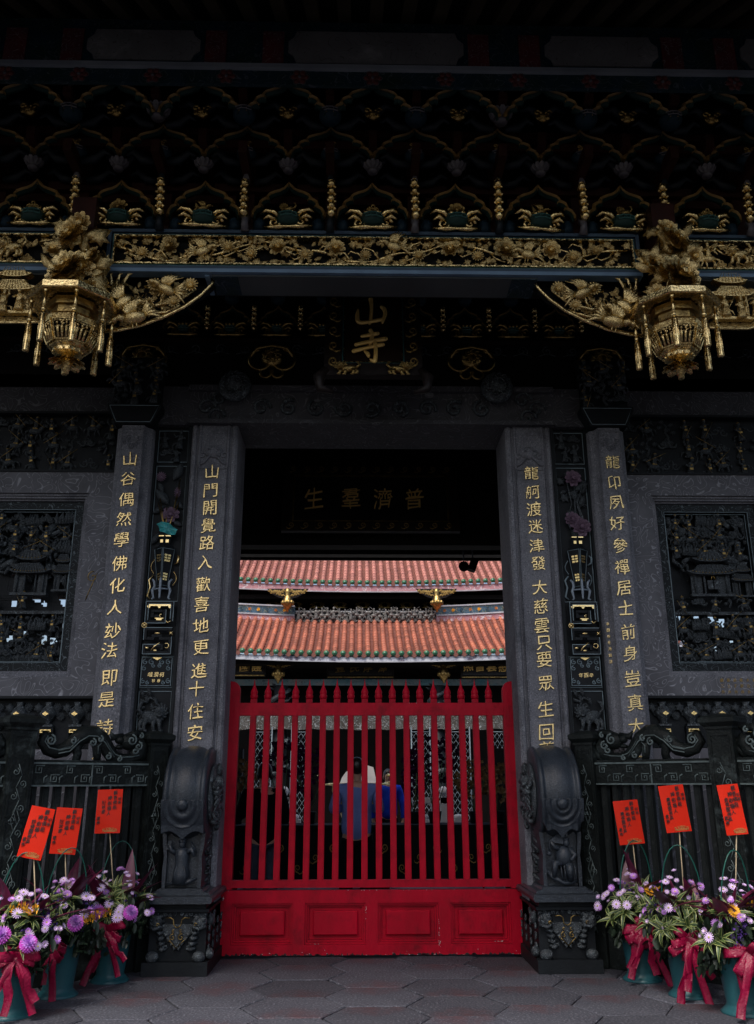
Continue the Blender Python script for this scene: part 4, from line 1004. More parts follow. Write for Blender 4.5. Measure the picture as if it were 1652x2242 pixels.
# ------------------------------------------------------------------ stone balustrades, running out and forwards from beside the drums
def balustrade(s):
    nm = 'left' if s < 0 else 'right'
    A = Vector((s*1.97, -.50, 0)); Bv = Vector((s*2.88, -1.36, 0)); d = Bv-A; Lg = d.length
    ang = math.atan2(d.y, d.x)
    if s < 0: ang += PI     # keep local -Y towards the viewer, local x runs left to right
    o = thing('stone_balustrade', f'dark weathered stone balustrade with a scrolled dragon crest, {nm} of the drum stone', 'balustrade', A, ang, group='stone balustrades')
    X = lambda t: s*t       # t runs outwards
    def post(t, h, w):
        x = X(t); p = MB(); p.box(x-w, x+w, -w, w, 0, h-.11)
        p.frame(x-w*.78, x+w*.78, .25, 1.22, .012, -w-.008, -w-.0005); p.frame(x-w*.78, x+w*.78, 1.25, h-.15, .012, -w-.008, -w-.0005)
        ob = part('post', p, 'bronze_stone', o)
        c = MB(); c.box(x-w-.012, x+w+.012, -w-.012, w+.012, h-.11, h-.09)
        vs = []
        for ww, z in ((w+.012, h-.09), (w+.042, h-.055), (w+.042, h-.02), (w+.02, h-.005), (w*.3, h+.02)): vs += [(x-ww, -ww, z), (x+ww, -ww, z), (x+ww, ww, z), (x-ww, ww, z)]
        c.add(vs, [(i*4+j, i*4+(j+1) % 4, (i+1)*4+(j+1) % 4, (i+1)*4+j) for i in range(4) for j in range(4)]+[(16, 17, 18, 19)])
        part('cap', c, 'bronze_stone', ob)
        r_ = MB()
        for q in range(15):
            z = .30+q*.092; k = 1 if q % 2 else -1
            r_.tube(spiral(x+k*w*.30, z, w*.30, 1.3, -1.2*k, -w-.004, 9, k), .004, 4)
            r_.tube([(x-k*w*.2, -w-.004, z-.03), (x, -w-.006, z+.02), (x+k*w*.15, -w-.004, z+.06)], .004, 4)
        for zc_ in (.78, 1.23): r_.tube([(x, -w-.005, zc_-.09), (x+w*.35, -w-.005, zc_), (x, -w-.005, zc_+.09), (x-w*.35, -w-.005, zc_), (x, -w-.005, zc_-.09)], .005, 4)
        part('post_relief', r_, 'stone_edge', ob, kind='stuff')
        r2 = MB()
        for q in range(10):
            z = .4+q*.14; r2.tube([(x-s*w-s*.003, -.04*w, z), (x-s*w-s*.006, w*.4, z+.05), (x-s*w-s*.003, -w*.4, z+.1)], .006, 4)
        part('side_relief', r2, 'stone_edge', ob, kind='stuff')
    post(0, 1.93, .088); post(Lg, 2.02, .105)
    # rail with key fret
    def section(t0, t1):
        xa, xb = sorted((X(t0), X(t1)))
        part('rail', B(xa, xb, -.055, .055, 1.475, 1.665), 'bronze_stone', o)
        rl = MB()
        rl.box(xa, xb, -.067, -.0555, 1.650, 1.665); rl.box(xa, xb, -.067, -.0555, 1.475, 1.488)
        n = max(2, int((xb-xa)/.125))
        for i in range(n):
            cx = xa+(i+.5)*(xb-xa)/n; sgn = 1 if i < n/2 else -1
            pts = [(0, .0), (.0, .02), (.022, .02), (.022, -.018), (-.026, -.018), (-.026, .036), (.045, .036)]
            zc = 1.53 if i % 2 else 1.60
            rl.tube([(cx+sgn*px, -.060, zc+pz) for px, pz in pts], .0055, 4, sm=False)
            rl.tube([(cx+.05, -.060, 1.50), (cx+.05, -.060, 1.545), (cx+.075, -.060, 1.56)], .006, 4)
        rl.box((xa+xb)/2-.004, (xa+xb)/2+.004, -.066, -.0555, 1.488, 1.650)
        part('key_fret', rl, 'stone_edge', o)
        part('base_rail', B(xa, xb, -.05, .05, .0, .30), 'bronze_stone', o)
        n = max(2, int((xb-xa)/.098)); bm = MB(); bm.box(-.026, .026, -.03, .03, .3005, 1.4745); bm.box(-.016, .016, -.036, -.0302, .32, 1.46); bme = bm.mesh('baluster', 'bar_stone')
        for i in range(n): part('baluster', bme, None, o, loc=(xa+(i+.5)*(xb-xa)/n, 0, 0))
    section(.09, Lg-.107)
    section(Lg+.107, Lg+1.3)
    # dragon crest
    def crest(t0, wd, flip):
        f = s*flip; cr_ = MB(); rb_ = MB()
        def q(t, z): return (X(t0)+f*t*wd, z)
        def body(pts, rad, n=8): cr_.tube([(q(t, z)[0], 0, q(t, z)[1]) for t, z in pts], [q_*1.28 for q_ in rad], n, flat=.8)
        body([(.0, 1.70), (.05, 1.72), (.10, 1.70), (.20, 1.69), (.28, 1.71), (.34, 1.78), (.40, 1.86), (.48, 1.90), (.56, 1.90), (.63, 1.86), (.68, 1.82), (.74, 1.77), (.82, 1.75), (.90, 1.77), (.95, 1.83), (.93, 1.88), (.88, 1.88), (.86, 1.83)],
             [.02, .035, .04, .045, .05, .052, .055, .06, .062, .058, .05, .048, .045, .04, .035, .03, .025, .012])
        body([(.36, 1.80), (.42, 1.83), (.45, 1.80), (.44, 1.74), (.43, 1.68)], [.04, .04, .035, .03, .025])
        body([(.62, 1.84), (.64, 1.78), (.62, 1.73), (.63, 1.68)], [.045, .04, .03, .03])
        # head
        hx, hz = q(.14, 1.85); cr_.ell((hx, 0, hz), (.085, .065, .075), 0, 14, 9)
        hx2, _ = q(.23, 0); cr_.ell((hx2, 0, 1.86), (.045, .045, .035)); cr_.ell((hx2, 0, 1.80), (.04, .04, .02))
        body([(.14, 1.88), (.08, 1.92), (.02, 1.915), (-.02, 1.93)], [.04, .03, .022, .012], 7)
        body([(.20, 1.90), (.30, 1.88), (.33, 1.93)], [.02, .025, .006], 6)
        body([(.02, 1.70), (-.03, 1.74), (-.04, 1.82), (.0, 1.85)], [.03, .028, .024, .01], 7)
        body([(.03, 1.86), (.0, 1.80), (.03, 1.74), (.10, 1.72)], [.04, .05, .05, .045], 7)
        for tt, zz, r_, tn in ((.14, 1.86, .05, 1.4), (.07, 1.81, .04, 1.3), (.10, 1.77, .035, 1.2), (.36, 1.72, .03, 1.2), (.52, 1.83, .035, 1.3), (.70, 1.84, .03, 1.2), (.90, 1.84, .045, 1.5), (.25, 1.70, .025, 1.1), (.05, 1.90, .025, 1.), (.45, 1.86, .03, 1.)):
            x, z = q(tt, zz); rb_.tube(spiral(x, z, r_, tn*f, 1.5, -.058, 12), .009, 5)
        cr_.box(min(q(-.04, 0)[0], q(1.0, 0)[0]), max(q(-.04, 0)[0], q(1.0, 0)[0]), -.045, .045, 1.6655, 1.685)
        # solid ribs following the back
        pts = [(.30, 1.76), (.40, 1.88), (.48, 1.93), (.56, 1.93), (.64, 1.88), (.72, 1.80), (.82, 1.78)]
        rb_.tube([(q(t, z-.02)[0], -.05, q(t, z-.02)[1]) for t, z in pts], .006, 5); rb_.tube([(q(t, z-.045)[0], -.055, q(t, z-.045)[1]) for t, z in pts], .006, 5)
        rb_.tube([(q(t, z)[0], -.045, q(t, z)[1]) for t, z in [(.05, 1.735), (.12, 1.72), (.22, 1.715), (.29, 1.74), (.35, 1.80)]], .006, 5); rb_.tube([(q(t, z)[0], -.045, q(t, z)[1]) for t, z in [(.72, 1.79), (.82, 1.765), (.90, 1.78), (.945, 1.83), (.92, 1.875)]], .006, 5)
        rb_.tube([(q(t, z)[0], -.04, q(t, z)[1]) for t, z in [(.37, 1.80), (.42, 1.835), (.455, 1.80), (.45, 1.74)]], .005, 5)
        part('dragon_crest', cr_, 'bronze_stone', o); part('crest_carving', rb_, 'stone_edge', o)
    crest(.13, Lg-.28, 1); crest(Lg+.15, 1.1, 1)
for s in (-1, 1): balustrade(s)

# ------------------------------------------------------------------ gilded beams at the eaves
GYB = -2.20
def gold_beam(x0, x1, label, seed, birds=True):
    o = thing('gilded_beam', label, 'beam', (0, GYB, 0), group='gilded eaves beams')
    z0, z1 = 5.66, 6.05
    part('beam_core', B(x0, x1, .05, .34, z0-.035, z1-.003), 'black_wood', o)
    part('underside_board', B(max(x0+.9, x0) if x1-x0 > 3 else x0, x1-.9 if x1-x0 > 3 else x1, -.005, .30, z0-.050, z0-.0355), 'grey_board', o)
    if x1-x0 > 3:
        for k in (-1, 1):
            e = MB(); xx = (x0+.9) if k < 0 else (x1-.9)
            e.box(xx-.06, xx-.02, -.004, .30, z0-.052, z0-.0355); part('blue_stripe', e, 'blue_frame', o)
            e = MB(); e.box(min(xx, xx-k*.22), max(xx, xx-k*.22), 0, .29, z0-.055, z0-.0505); part('painted_floral_end', e, 'beam_paint', o)
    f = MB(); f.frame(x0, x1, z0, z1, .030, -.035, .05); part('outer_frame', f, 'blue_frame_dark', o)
    f = MB(); f.box(x0, x1, -.045, .05, z0-.035, z0-.001); part('lower_lip', f, 'blue_frame', o)
    f = MB(); f.frame(x0+.036, x1-.036, z0+.036, z1-.036, .016, -.015, .05); part('teal_inner_frame', f, 'teal_frame', o)
    f = MB(); f.frame(x0+.053, x1-.053, z0+.053, z1-.053, .014, -.03, .05); part('gilt_border', f, 'gold', o)
    rnd = random.Random(seed); G = ('gold',)
    zc = (z0+z1)/2; h = .13; xa, xb = x0+.08, x1-.08; n = int((xb-xa)/.04); ph = rnd.uniform(0, 6)
    wave = lambda x: zc+h*.62*math.sin((x-xa)*3.9+ph)+.02*math.sin(x*11)
    st = MB(); st.tube([(xa+i*(xb-xa)/n, .0+.012*math.sin(i*.7), wave(xa+i*(xb-xa)/n)) for i in range(n+1)], [.011+.004*math.sin(i*.9) for i in range(n+1)], 6)
    k = xa+.08
    while k < xb-.1:
        z = wave(k); sg = rnd.choice((-1, 1)); up = 1 if z < zc else -1
        st.tube([(k, 0, z), (k+.05*sg, -.02, z+up*.07), (k+.12*sg, -.015, z+up*.10), (k+.16*sg, 0, z+up*.06)], [.010, .009, .008, .005], 5)
        k += .12
    part('carved_vine', st, 'gold', o)
    if birds:
        feats = []
        k = xa+.22; i = 0
        seq = ['f', 'F', 'b', 'f', 'f', 'F', 'f', 'F', 'f', 'b', 'f', 'F', 'f', 'F', 'b', 'F', 'f']
        while k < xb-.12:
            t = seq[i % len(seq)]
            z = zc+(.03 if i % 2 else -.035)
            if t == 'b': part('bird', bird_me(G), None, o, loc=(k, -.02, z+.02), scale=(.24*rnd.choice((-1, 1)), .22, .26), rot=(0, rnd.uniform(-.3, .3), 0))
            else: part('flower', (peony_me(G, i % 3) if t == 'F' else mum_me(G)), None, o, loc=(k, -.015, z), scale=(.185 if t == 'F' else .125)*rnd.uniform(.85, 1.15), rot=(rnd.uniform(-.3, .2), rnd.uniform(0, 6), 0))
            feats.append(k); k += rnd.uniform(.17, .29); i += 1
        n = int((xb-xa)/.0185)
        for i in range(n):
            x = xa+(i+.5)*(xb-xa)/n; z = rnd.choice((z0+.095, z1-.095, wave(x)+.04, wave(x)-.05, zc+.09, zc-.09))+rnd.uniform(-.02, .02)
            z = min(max(z, z0+.09), z1-.09)
            part('leaf', leaf_me(G, rnd.randint(0, 2) // 2), None, o, loc=(x, rnd.uniform(-.03, .02), z), rot=(rnd.uniform(-.5, .5), rnd.uniform(0, 6.28), rnd.uniform(-.5, .5)), scale=rnd.uniform(.055, .095))
    else:   # beasts in the short beams
        for i in range(int((xb-xa)/.26)):
            x = xa+.13+i*.26
            part('beast', (lion_me(G) if i % 2 else rider_me(('gold', 'gold'), i % 2)), None, o, loc=(x, -.02, zc-(.0 if i % 2 else .14)), scale=.26)
            part('cloud_scroll', cloud_me(G), None, o, loc=(x+.12, -.0, z0+.10), scale=.14)
        for i in range(int((xb-xa)/.07)):
            part('leaf', leaf_me(G, i % 2), None, o, loc=(xa+i*.07, rnd.uniform(-.02, .02), rnd.choice((z1-.1, z0+.1, zc+.06))), rot=(0, rnd.uniform(0, 6), 0), scale=.09)
gold_beam(-2.29, 2.29, 'long gilded beam of pierced peonies and birds in a blue frame above the plaque', 12)
gold_beam(-4.6, -2.655, 'short gilded beam of beasts in a blue frame, cut by the left edge', 13, False)
gold_beam(2.665, 4.6, 'short gilded beam of dragons in a blue frame, cut by the right edge', 14, False)

# quarter round brackets below the beam ends, next to the lanterns
def queti(s, outer):
    G = ('gold',)
    if not outer:
        o = thing('corner_bracket', f'gilded quarter round bird bracket under the {"left" if s < 0 else "right"} end of the long beam', 'bracket', (s*2.27, GYB+.06, 5.60), group='gilded corner brackets')
        X = lambda t: -s*t
        arc = [(.0, -.50), (.12, -.485), (.30, -.44), (.48, -.36), (.65, -.26), (.78, -.15), (.87, -.04), (.89, .0)]
    else:
        o = thing('corner_bracket', f'gilded bracket carved with figures in a pavilion beyond the {"left" if s < 0 else "right"} lantern', 'bracket', (s*2.72, GYB+.06, 5.60), group='gilded corner brackets')
        X = lambda t: s*t
        arc = [(.0, -.40), (.2, -.42), (.45, -.42), (.7, -.36), (.95, -.28), (1.3, -.1)]
    m_ = MB(); m_.tube([(X(t), -.01, z) for t, z in arc], .013, 6); m_.tube([(X(t), .02, z+.035) for t, z in arc], .009, 5)
    m_.tube([(X(.0), 0, -.5 if not outer else -.4), (X(0), 0, 0), ], .012, 5)
    part('curved_border', m_, 'gold', o)
    rnd = random.Random(50+s+3*outer)
    bk = MB(); bk.prism([(X(t), z*.82) for t, z in arc]+[(X(.0), 0)], .075, .10); part('back_board', bk, 'black_wood', o)
    inside = lambda t, z: z < -.03 and z > -.5+.57*(t/.89)**1.7+.05 if not outer else (-.36 < z < -.03)
    if not outer:
        br = MB()
        for pts in ([(.1, -.3), (.25, -.22), (.42, -.25), (.6, -.18), (.74, -.08)], [(.2, -.4), (.35, -.33), (.5, -.30), (.62, -.24)], [(.3, -.05), (.45, -.10), (.6, -.06)], [(.42, -.25), (.48, -.14), (.44, -.06)]):
            br.tube([(X(t), rnd.uniform(-.02, .02), z) for t, z in pts], [.014]*len(pts), 5)
        part('branch', br, 'gold', o)
        part('phoenix', phoenix_me(G), None, o, loc=(X(.16), -.05, -.22), scale=(.38*-s, .38, .38))
        part('bird', bird_me(G), None, o, loc=(X(.26), -.06, -.40), scale=(-.36*s*-1, .34, .32), rot=(0, .5*s, 0))
        part('bird', bird_me(G), None, o, loc=(X(.50), -.05, -.12), scale=(.30*s, .3, .28), rot=(0, -.2*s, 0))
        for t, z, q in ((.40, -.07, .13), (.70, -.07, .14), (.57, -.23, .12), (.36, -.24, .10), (.64, -.15, .08)): part('flower', mum_me(G), None, o, loc=(X(t), -.04, z), scale=q, rot=(0, t*9, 0))
        for i in range(150):
            t = rnd.uniform(.03, .86); z = rnd.uniform(-.49, -.03)
            if inside(t, z): part('leaf', leaf_me(G, 0 if i % 4 else 1), None, o, loc=(X(t), rnd.uniform(-.01, .05), z), rot=(rnd.uniform(-.4, .4), rnd.uniform(0, 6), rnd.uniform(-.4, .4)), scale=rnd.uniform(.055, .085))
    else:
        part('pavilion', pavilion_me(('gold', 'gold')), None, o, loc=(X(.32), -.02, -.22), scale=.34)
        for i in range(7): part('figure', figure_me(('gold', 'gold'), i % 3), None, o, loc=(X(.12+.13*i), -.07, -.36+.02*(i % 2)), scale=.22)
        pg = MB(); pg.lathe([(.02, -.36), (.018, -.14), (.05, -.13), (.02, -.09), (.035, -.08), (.005, -.03)], (X(.06), -.05, 0), 8); part('stone_lantern', pg, 'gold', o)
        for i in range(12): part('cloud_scroll', cloud_me(G), None, o, loc=(X(.08+.09*i), 0, -.38), scale=.12)
        for i in range(14): part('leaf', leaf_me(G, i % 2), None, o, loc=(X(rnd.uniform(.05, 1.1)), 0, rnd.uniform(-.18, -.04)), rot=(0, rnd.uniform(0, 6), 0), scale=.09)
        part('figure', figure_me(('gold', 'gold'), 0), None, o, loc=(X(.62), -.03, -.36), scale=.3)
for s in (-1, 1):
    queti(s, False); queti(s, True)

# ------------------------------------------------------------------ hanging gilded lantern posts
def lantern(s):
    nm = 'left' if s < 0 else 'right'
    o = thing('hanging_lantern', f'gilded tasselled lantern hanging under carved peonies, {nm} of the doorway', 'lantern', (s*2.475, -2.34, 5.02), group='gilded hanging lanterns')
    a0 = PI/8
    part('post', B(-.10, .10, -.02, .22, .24, 1.25), 'red_wood', o)
    pl = MB(); pl.lathe([(.24, .27), (.345, .255), (.362, .245), (.362, .195), (.345, .188), (.30, .20), (.24, .215)], (0, 0, 0), 8, a0=a0, sm=False); part('roof_plate', pl, 'gold', o)
    rc = MB(); rc.lathe([(.20, .20), (.20, .135), (.17, .13), (.17, .02)], (0, 0, 0), 8, a0=a0, sm=False); part('neck', rc, 'gold_dull', o)
    bd = MB(); bd.lathe([(.17, .055), (.215, .05), (.232, .025), (.222, .0), (.145, -.185), (.12, -.20), (.09, -.20)], (0, 0, 0), 8, a0=a0, sm=False); part('lantern_body', bd, 'gold', o)
    pm = MB(); pm.frame(-.072, .072, -.085, .085, .011, -.014, 0)
    rnd = random.Random(4)
    for k in range(3):
        x = -.035+.035*k; pm.lathe([(.016, -.07), (.011, -.02), (.014, .01), (.006, .03)], (x, -.008, 0), 6); pm.ell((x, -.01, .042), .011, 0, 6, 4); pm.tube([(x-.015, -.014, .01), (x+.02, -.018, .02+.02*(k % 2))], .006, 4)
    for k in range(6): pm.tube(spiral(-.05+.02*k, .062, .010, 1.1, k, -.008, 6), .004, 4)
    
    # narrower at the bottom
    pm.v = [(x*(1+z*1.9), y, z) for x, y, z in pm.v]
    pmm = pm.mesh('pierced_panel', 'gold')
    bkp = MB(); bkp.add([(-.052, .003, -.076), (.052, .003, -.076), (.078, .003, .078), (-.078, .003, .078)], [(0, 1, 2, 3)])
    bkpm = bkp.mesh('panel_backing', 'black_wood')
    for k in range(8):
        a = k*PI/4
        part('panel_backing', bkpm, None, o, loc=(math.sin(a)*.1735, -math.cos(a)*.1735, -.092), rot=(R(21), 0, a))
        q = part('pierced_panel', pmm, None, o, loc=(math.sin(a)*.178, -math.cos(a)*.178, -.092), rot=(R(21), 0, a))
    bw = MB(); bw.lathe([(.115, -.20), (.12, -.205), (.12, -.235), (.09, -.24)], (0, 0, 0), 8, a0=a0, sm=False)
    for k in range(16): a = k*PI/8; bw.ell((.113*math.cos(a), .113*math.sin(a), -.222), .012, 0, 5, 4)
    part('lower_collar', bw, 'gold', o)
    bo = MB()
    for ring, (r_, z, n) in enumerate(((.125, -.265, 10), (.095, -.30, 8), (.055, -.325, 6))):
        for k in range(n):
            a = 2*PI*(k+.5*ring)/n; Mx = Matrix.Translation((r_*.25*math.cos(a), r_*.25*math.sin(a), z)) @ Matrix.Rotation(a-PI/2, 4, 'Z') @ Matrix.Rotation(R(-105), 4, 'X')
            petal(bo, Mx, r_, .07, -.25)
    bo.lathe([(.05, -.24), (.045, -.33), (.02, -.35), (.022, -.40), (.001, -.405)], n=10)
    part('bottom_blossom', bo, 'gold', o)
    ts = MB(); ts.lathe([(.022, .0), (.012, -.012), (.010, -.03)], n=8); ts.tube([(0, 0, -.01), (0, 0, -.17)], .012, 7)
    ts.ell((0, 0, -.17), (.019, .019, .022), 0, 9, 6); ts.ell((0, -.012, -.17), (.012, .012, .012), 0, 8, 5)
    ts.lathe([(.016, -.19), (.023, -.21), (.021, -.30), (.024, -.44), (.023, -.45), (.001, -.45)], n=12)
    for k in range(8): a = k*PI/4; ts.tube([(.021*math.cos(a), .021*math.sin(a), -.21), (.022*math.cos(a), .022*math.sin(a), -.445)], .004, 4)
    tm = ts.mesh('tassel', 'gold')
    for k in range(8):
        a = a0+k*PI/4; part('tassel', tm, None, o, loc=(.315*math.cos(a), .315*math.sin(a), .18), rot=(0, 0, a))
    # carved peonies above
    rnd = random.Random(77+s); G = ('gold',)
    bq = [(.0, .42, .32), (-.04, .40, .26), (-.03, .80, .26), (.12, .60, .15), (-.13, .66, .14), (.05, .50, .20), (-.10, .30, .16), (.12, .30, .14), (.02, .92, .16)]
    for i, (x, z, q) in enumerate(bq):
        part('peony', peony_me(G, i % 3), None, o, loc=(x*s*-1.35, -.12-.08*(i == 0), z), scale=q*1.12, rot=(R(-18+rnd.uniform(-12, 12)), rnd.uniform(0, 6), rnd.uniform(-.3, .3)))
    sg = MB()
    for k in range(7):
        x = rnd.uniform(-.15, .15); sg.tube([(x, -.05, .25), (x*.4, -.09, .45), (x*1.1, -.06, .70), (x*.6, -.05, .95)], [.014, .012, .011, .006], 6)
    part('stem', sg, 'gold', o)
    for i in range(34):
        z = rnd.uniform(.27, .98); a = rnd.uniform(-1, 1)
        part('leaf', leaf_me(G, 1 if i % 3 else 0), None, o, loc=(a*(.20 if z > .7 else .23), -.06+rnd.uniform(-.03, .05), z), rot=(rnd.uniform(-.6, .4), a*.9+rnd.uniform(-.5, .5), rnd.uniform(-.5, .5)), scale=rnd.uniform(.14, .24))
lantern(-1); lantern(1)

# ------------------------------------------------------------------ bracket sets stacked above the beam
def arch_mb(w, h, r_=.019, d=.06):
    """ogee arch with cusps, feet at (+-w/2, 0), apex at (0, h)"""
    half = [(.5, 0), (.495, .12), (.46, .24), (.40, .30), (.375, .275), (.40, .36), (.385, .45), (.33, .52), (.285, .51), (.30, .58), (.27, .66), (.20, .72), (.12, .77), (.06, .84), (.02, .93), (0, 1.0)]
    pts = [(-x*w, z*h) for x, z in half]+[(x*w, z*h) for x, z in reversed(half[:-1])]
    mb = MB()
    mb.tube([(x, 0, z) for x, z in pts], r_, 4, mi=0, flat=d/r_*.5, sm=False, fv=(0, 1, 0))
    mb.tube([(x*.96, .012, z-.020) for x, z in pts], r_*.6, 4, mi=1, flat=d/r_*.9, sm=False, fv=(0, 1, 0))
    return mb
def greek(mb, r_, z, n, mi):
    for k in range(n):
        a = -PI/2+(k-(n-1)/2)*.42
        x, y = r_*math.cos(a), r_*math.sin(a)
        t = Vector((-math.sin(a), math.cos(a), 0))
        p = Vector((x, y, z))
        mb.tube([p-t*.03+Vector((0, 0, .018)), p+t*.03+Vector((0, 0, .018)), p+t*.03-Vector((0, 0, .01)), p-t*.01-Vector((0, 0, .01)), p-t*.01, ], .0068, 4, mi=mi, sm=False)
AR = [('arch_ochre', 'arch_green')]
am1 = arch_mb(.62, .34).mesh('arch_trim', AR[0]); am2 = arch_mb(.64, .32).mesh('arch_trim', AR[0]); am3 = arch_mb(.60, .33).mesh('arch_trim', AR[0])
lot = MB()
lot.lathe([(.05, -.05), (.06, -.03), (.045, -.015), (.06, 0), (.085, .03), (.08, .055), (.05, .065)], n=16)
for k in range(12):
    a = 2*PI*k/12; Mx = Matrix.Translation((.05*math.cos(a), .05*math.sin(a), .0)) @ Matrix.Rotation(a+PI/2, 4, 'Z') @ Matrix.Rotation(R(28), 4, 'X'); petal(lot, Mx, .075, .055, .2)
lotm = lot.mesh('lotus_bud', 'lotus')
fb = MB(); fb.lathe([(.045, -.07), (.075, -.05), (.095, -.02), (.095, .025), (.06, .045)], n=16, mi=0); greek(fb, .097, 0, 3, 1)
fbm = fb.mesh('fret_bud', ('blue_ring', 'lotus'))
bb = MB(); bb.lathe([(.05, -.07), (.09, -.05), (.10, .0), (.085, .03), (.05, .04)], n=16, mi=0); greek(bb, .10, -.01, 3, 1)
bbm = bb.mesh('bowl', ('arch_green', 'teal_line'))
gm_ = MB()
for k in range(5): gm_.ell((0, -.02, .19-k*.07), (.034-.004*(k % 2), .05, .04), 0, 8, 6)
gm_.tube([(0, -.02, .24), (.0, -.04, .2)], [.012, .03], 6)
for sg in (-1, 1):
    for k in range(4): gm_.ell((sg*.025, -.04, .16-k*.07), .014, 0, 6, 4)
gsm = gm_.mesh('gilt_strut', 'gold')
msk = MB()
msk.ell((0, 0, 0), (.06, .05, .05), 0, 9, 6)
for sg in (-1, 1): msk.ell((sg*.022, -.045, .015), .013, 0, 6, 4); msk.tube(spiral(sg*.05, .025, .03, 1.1, 0, -.03, 8), .010, 5); msk.tube(spiral(sg*.04, -.03, .025, 1.1, 2, -.035, 8), .009, 5)
for k in range(5): msk.ell((-.04+.02*k, -.04, -.035), .010, 0, 5, 4)
mskm = msk.mesh('gilt_beast_mask', 'gold_dull')
gwm = MB()
for sg in (-1, 1):
    gwm.tube(spiral(sg*.12, .0, .055, 1.3, 0, 0, 12, sg), [.016*(1-.04*i) for i in range(13)], 6)
    gwm.tube([(sg*.07, 0, .05), (sg*.12, -.02, .10), (sg*.19, -.02, .12), (sg*.24, 0, .09)], [.02, .026, .022, .008], 6)
    gwm.tube([(sg*.10, -.01, .02), (sg*.17, -.03, .05), (sg*.22, -.02, .02)], [.014, .022, .008], 6)
gwm.tube([(-.22, -.01, -.055), (-.1, -.03, -.07), (0, -.02, -.06), (.1, -.03, -.07), (.22, -.01, -.055)], [.008, .024, .014, .024, .008], 6)
for k in range(3): gwm.ell((-.05+.05*k, -.03, .09), .022, 0, 7, 5)
gwmm = gwm.mesh('gilt_scroll_bracket', 'gold'); gwdm = gwm.mesh('gilt_scroll_bracket', 'gold_dull')
ordn = ['leftmost', 'second from left', 'third from left', 'fourth from left', 'fifth from left', 'fifth from right', 'fourth from right', 'third from right', 'second from right', 'rightmost']
PT = .732
for i in range(10):
    x = -.39+(i-4)*PT
    o = thing('bracket_set', f'bracket stack with gilt beaded strut above the gilded beam, {ordn[i]}', 'bracket set', (x, 0, 0), group='bracket sets above the gilded beam')
    part('gilt_strut', gsm, None, o, loc=(0, -2.27, 6.28), rot=(0, random.uniform(-.04, .04), random.uniform(-.5, .5)), scale=(1.15, 1, 1.1*random.uniform(.94, 1.05)))
    f = MB(); f.tube([(0, -2.24, 6.03), (0, -2.28, 6.10), (0, -2.24, 6.16)], [.04, .03, .04], 6); f.prism([(-.03, 6.50), (.03, 6.50), (0, 6.60)], -2.33, -2.25); part('leaf_tip', f, 'lotus' if i % 2 else 'arch_dark', o)
    for sg in (-1, 1):
        bl = MB(); bl.lathe([(.035, 6.10), (.055, 6.13), (.055, 6.19), (.035, 6.22)], (sg*.11, -2.14, 0), 10); part('blue_block', bl, 'blue_ring', o)
    a = MB(); a.box(-.035, .035, -2.60, -1.9, 6.55, 6.67); a.box(-.035, .035, -2.75, -1.9, 7.0, 7.07); a.box(-.30, .30, -2.16, -2.08, 6.50, 6.58); a.box(-.28, .28, -2.36, -2.29, 6.80, 6.88); a.box(-.05, .05, -2.12, -2.02, 6.10, 7.2)
    part('bracket_arm', a, 'red_wood', o)
    for sg in (-1, 1):
        for z, y in ((6.66, -2.2), (6.72, -2.38), (7.0, -2.5)):
            cu = MB(); cu.tube([(sg*.05, y, z-.1), (sg*.16, y, z-.08), (sg*.24, y, z), (sg*.30, y, z-.04)], [.03, .04, .03, .012], 6); part('cloud_arm', cu, 'arch_dark', o)
    part('bowl', fbm, None, o, loc=(0, -2.36, 6.72), scale=.9)
    part('gilt_beast_mask', mskm, None, o, loc=(0, -2.42, 6.77), scale=.6)
    part('arch_trim', am2, None, o, loc=(0, -2.38, 6.70), scale=(1.1, 1, .92))
    part('fret_bud' if i % 4 != 2 else 'lotus_bud', fbm if i % 4 != 2 else lotm, None, o, loc=(0, -2.60, 6.93 if 1 else 0), scale=1.0)
    pp = MB(); pp.tube([(0, -2.60, 6.97), (0, -2.66, 7.08), (0, -2.74, 7.2)], [.022, .018, .022], 6); part('pale_rod', pp, 'lotus', o)
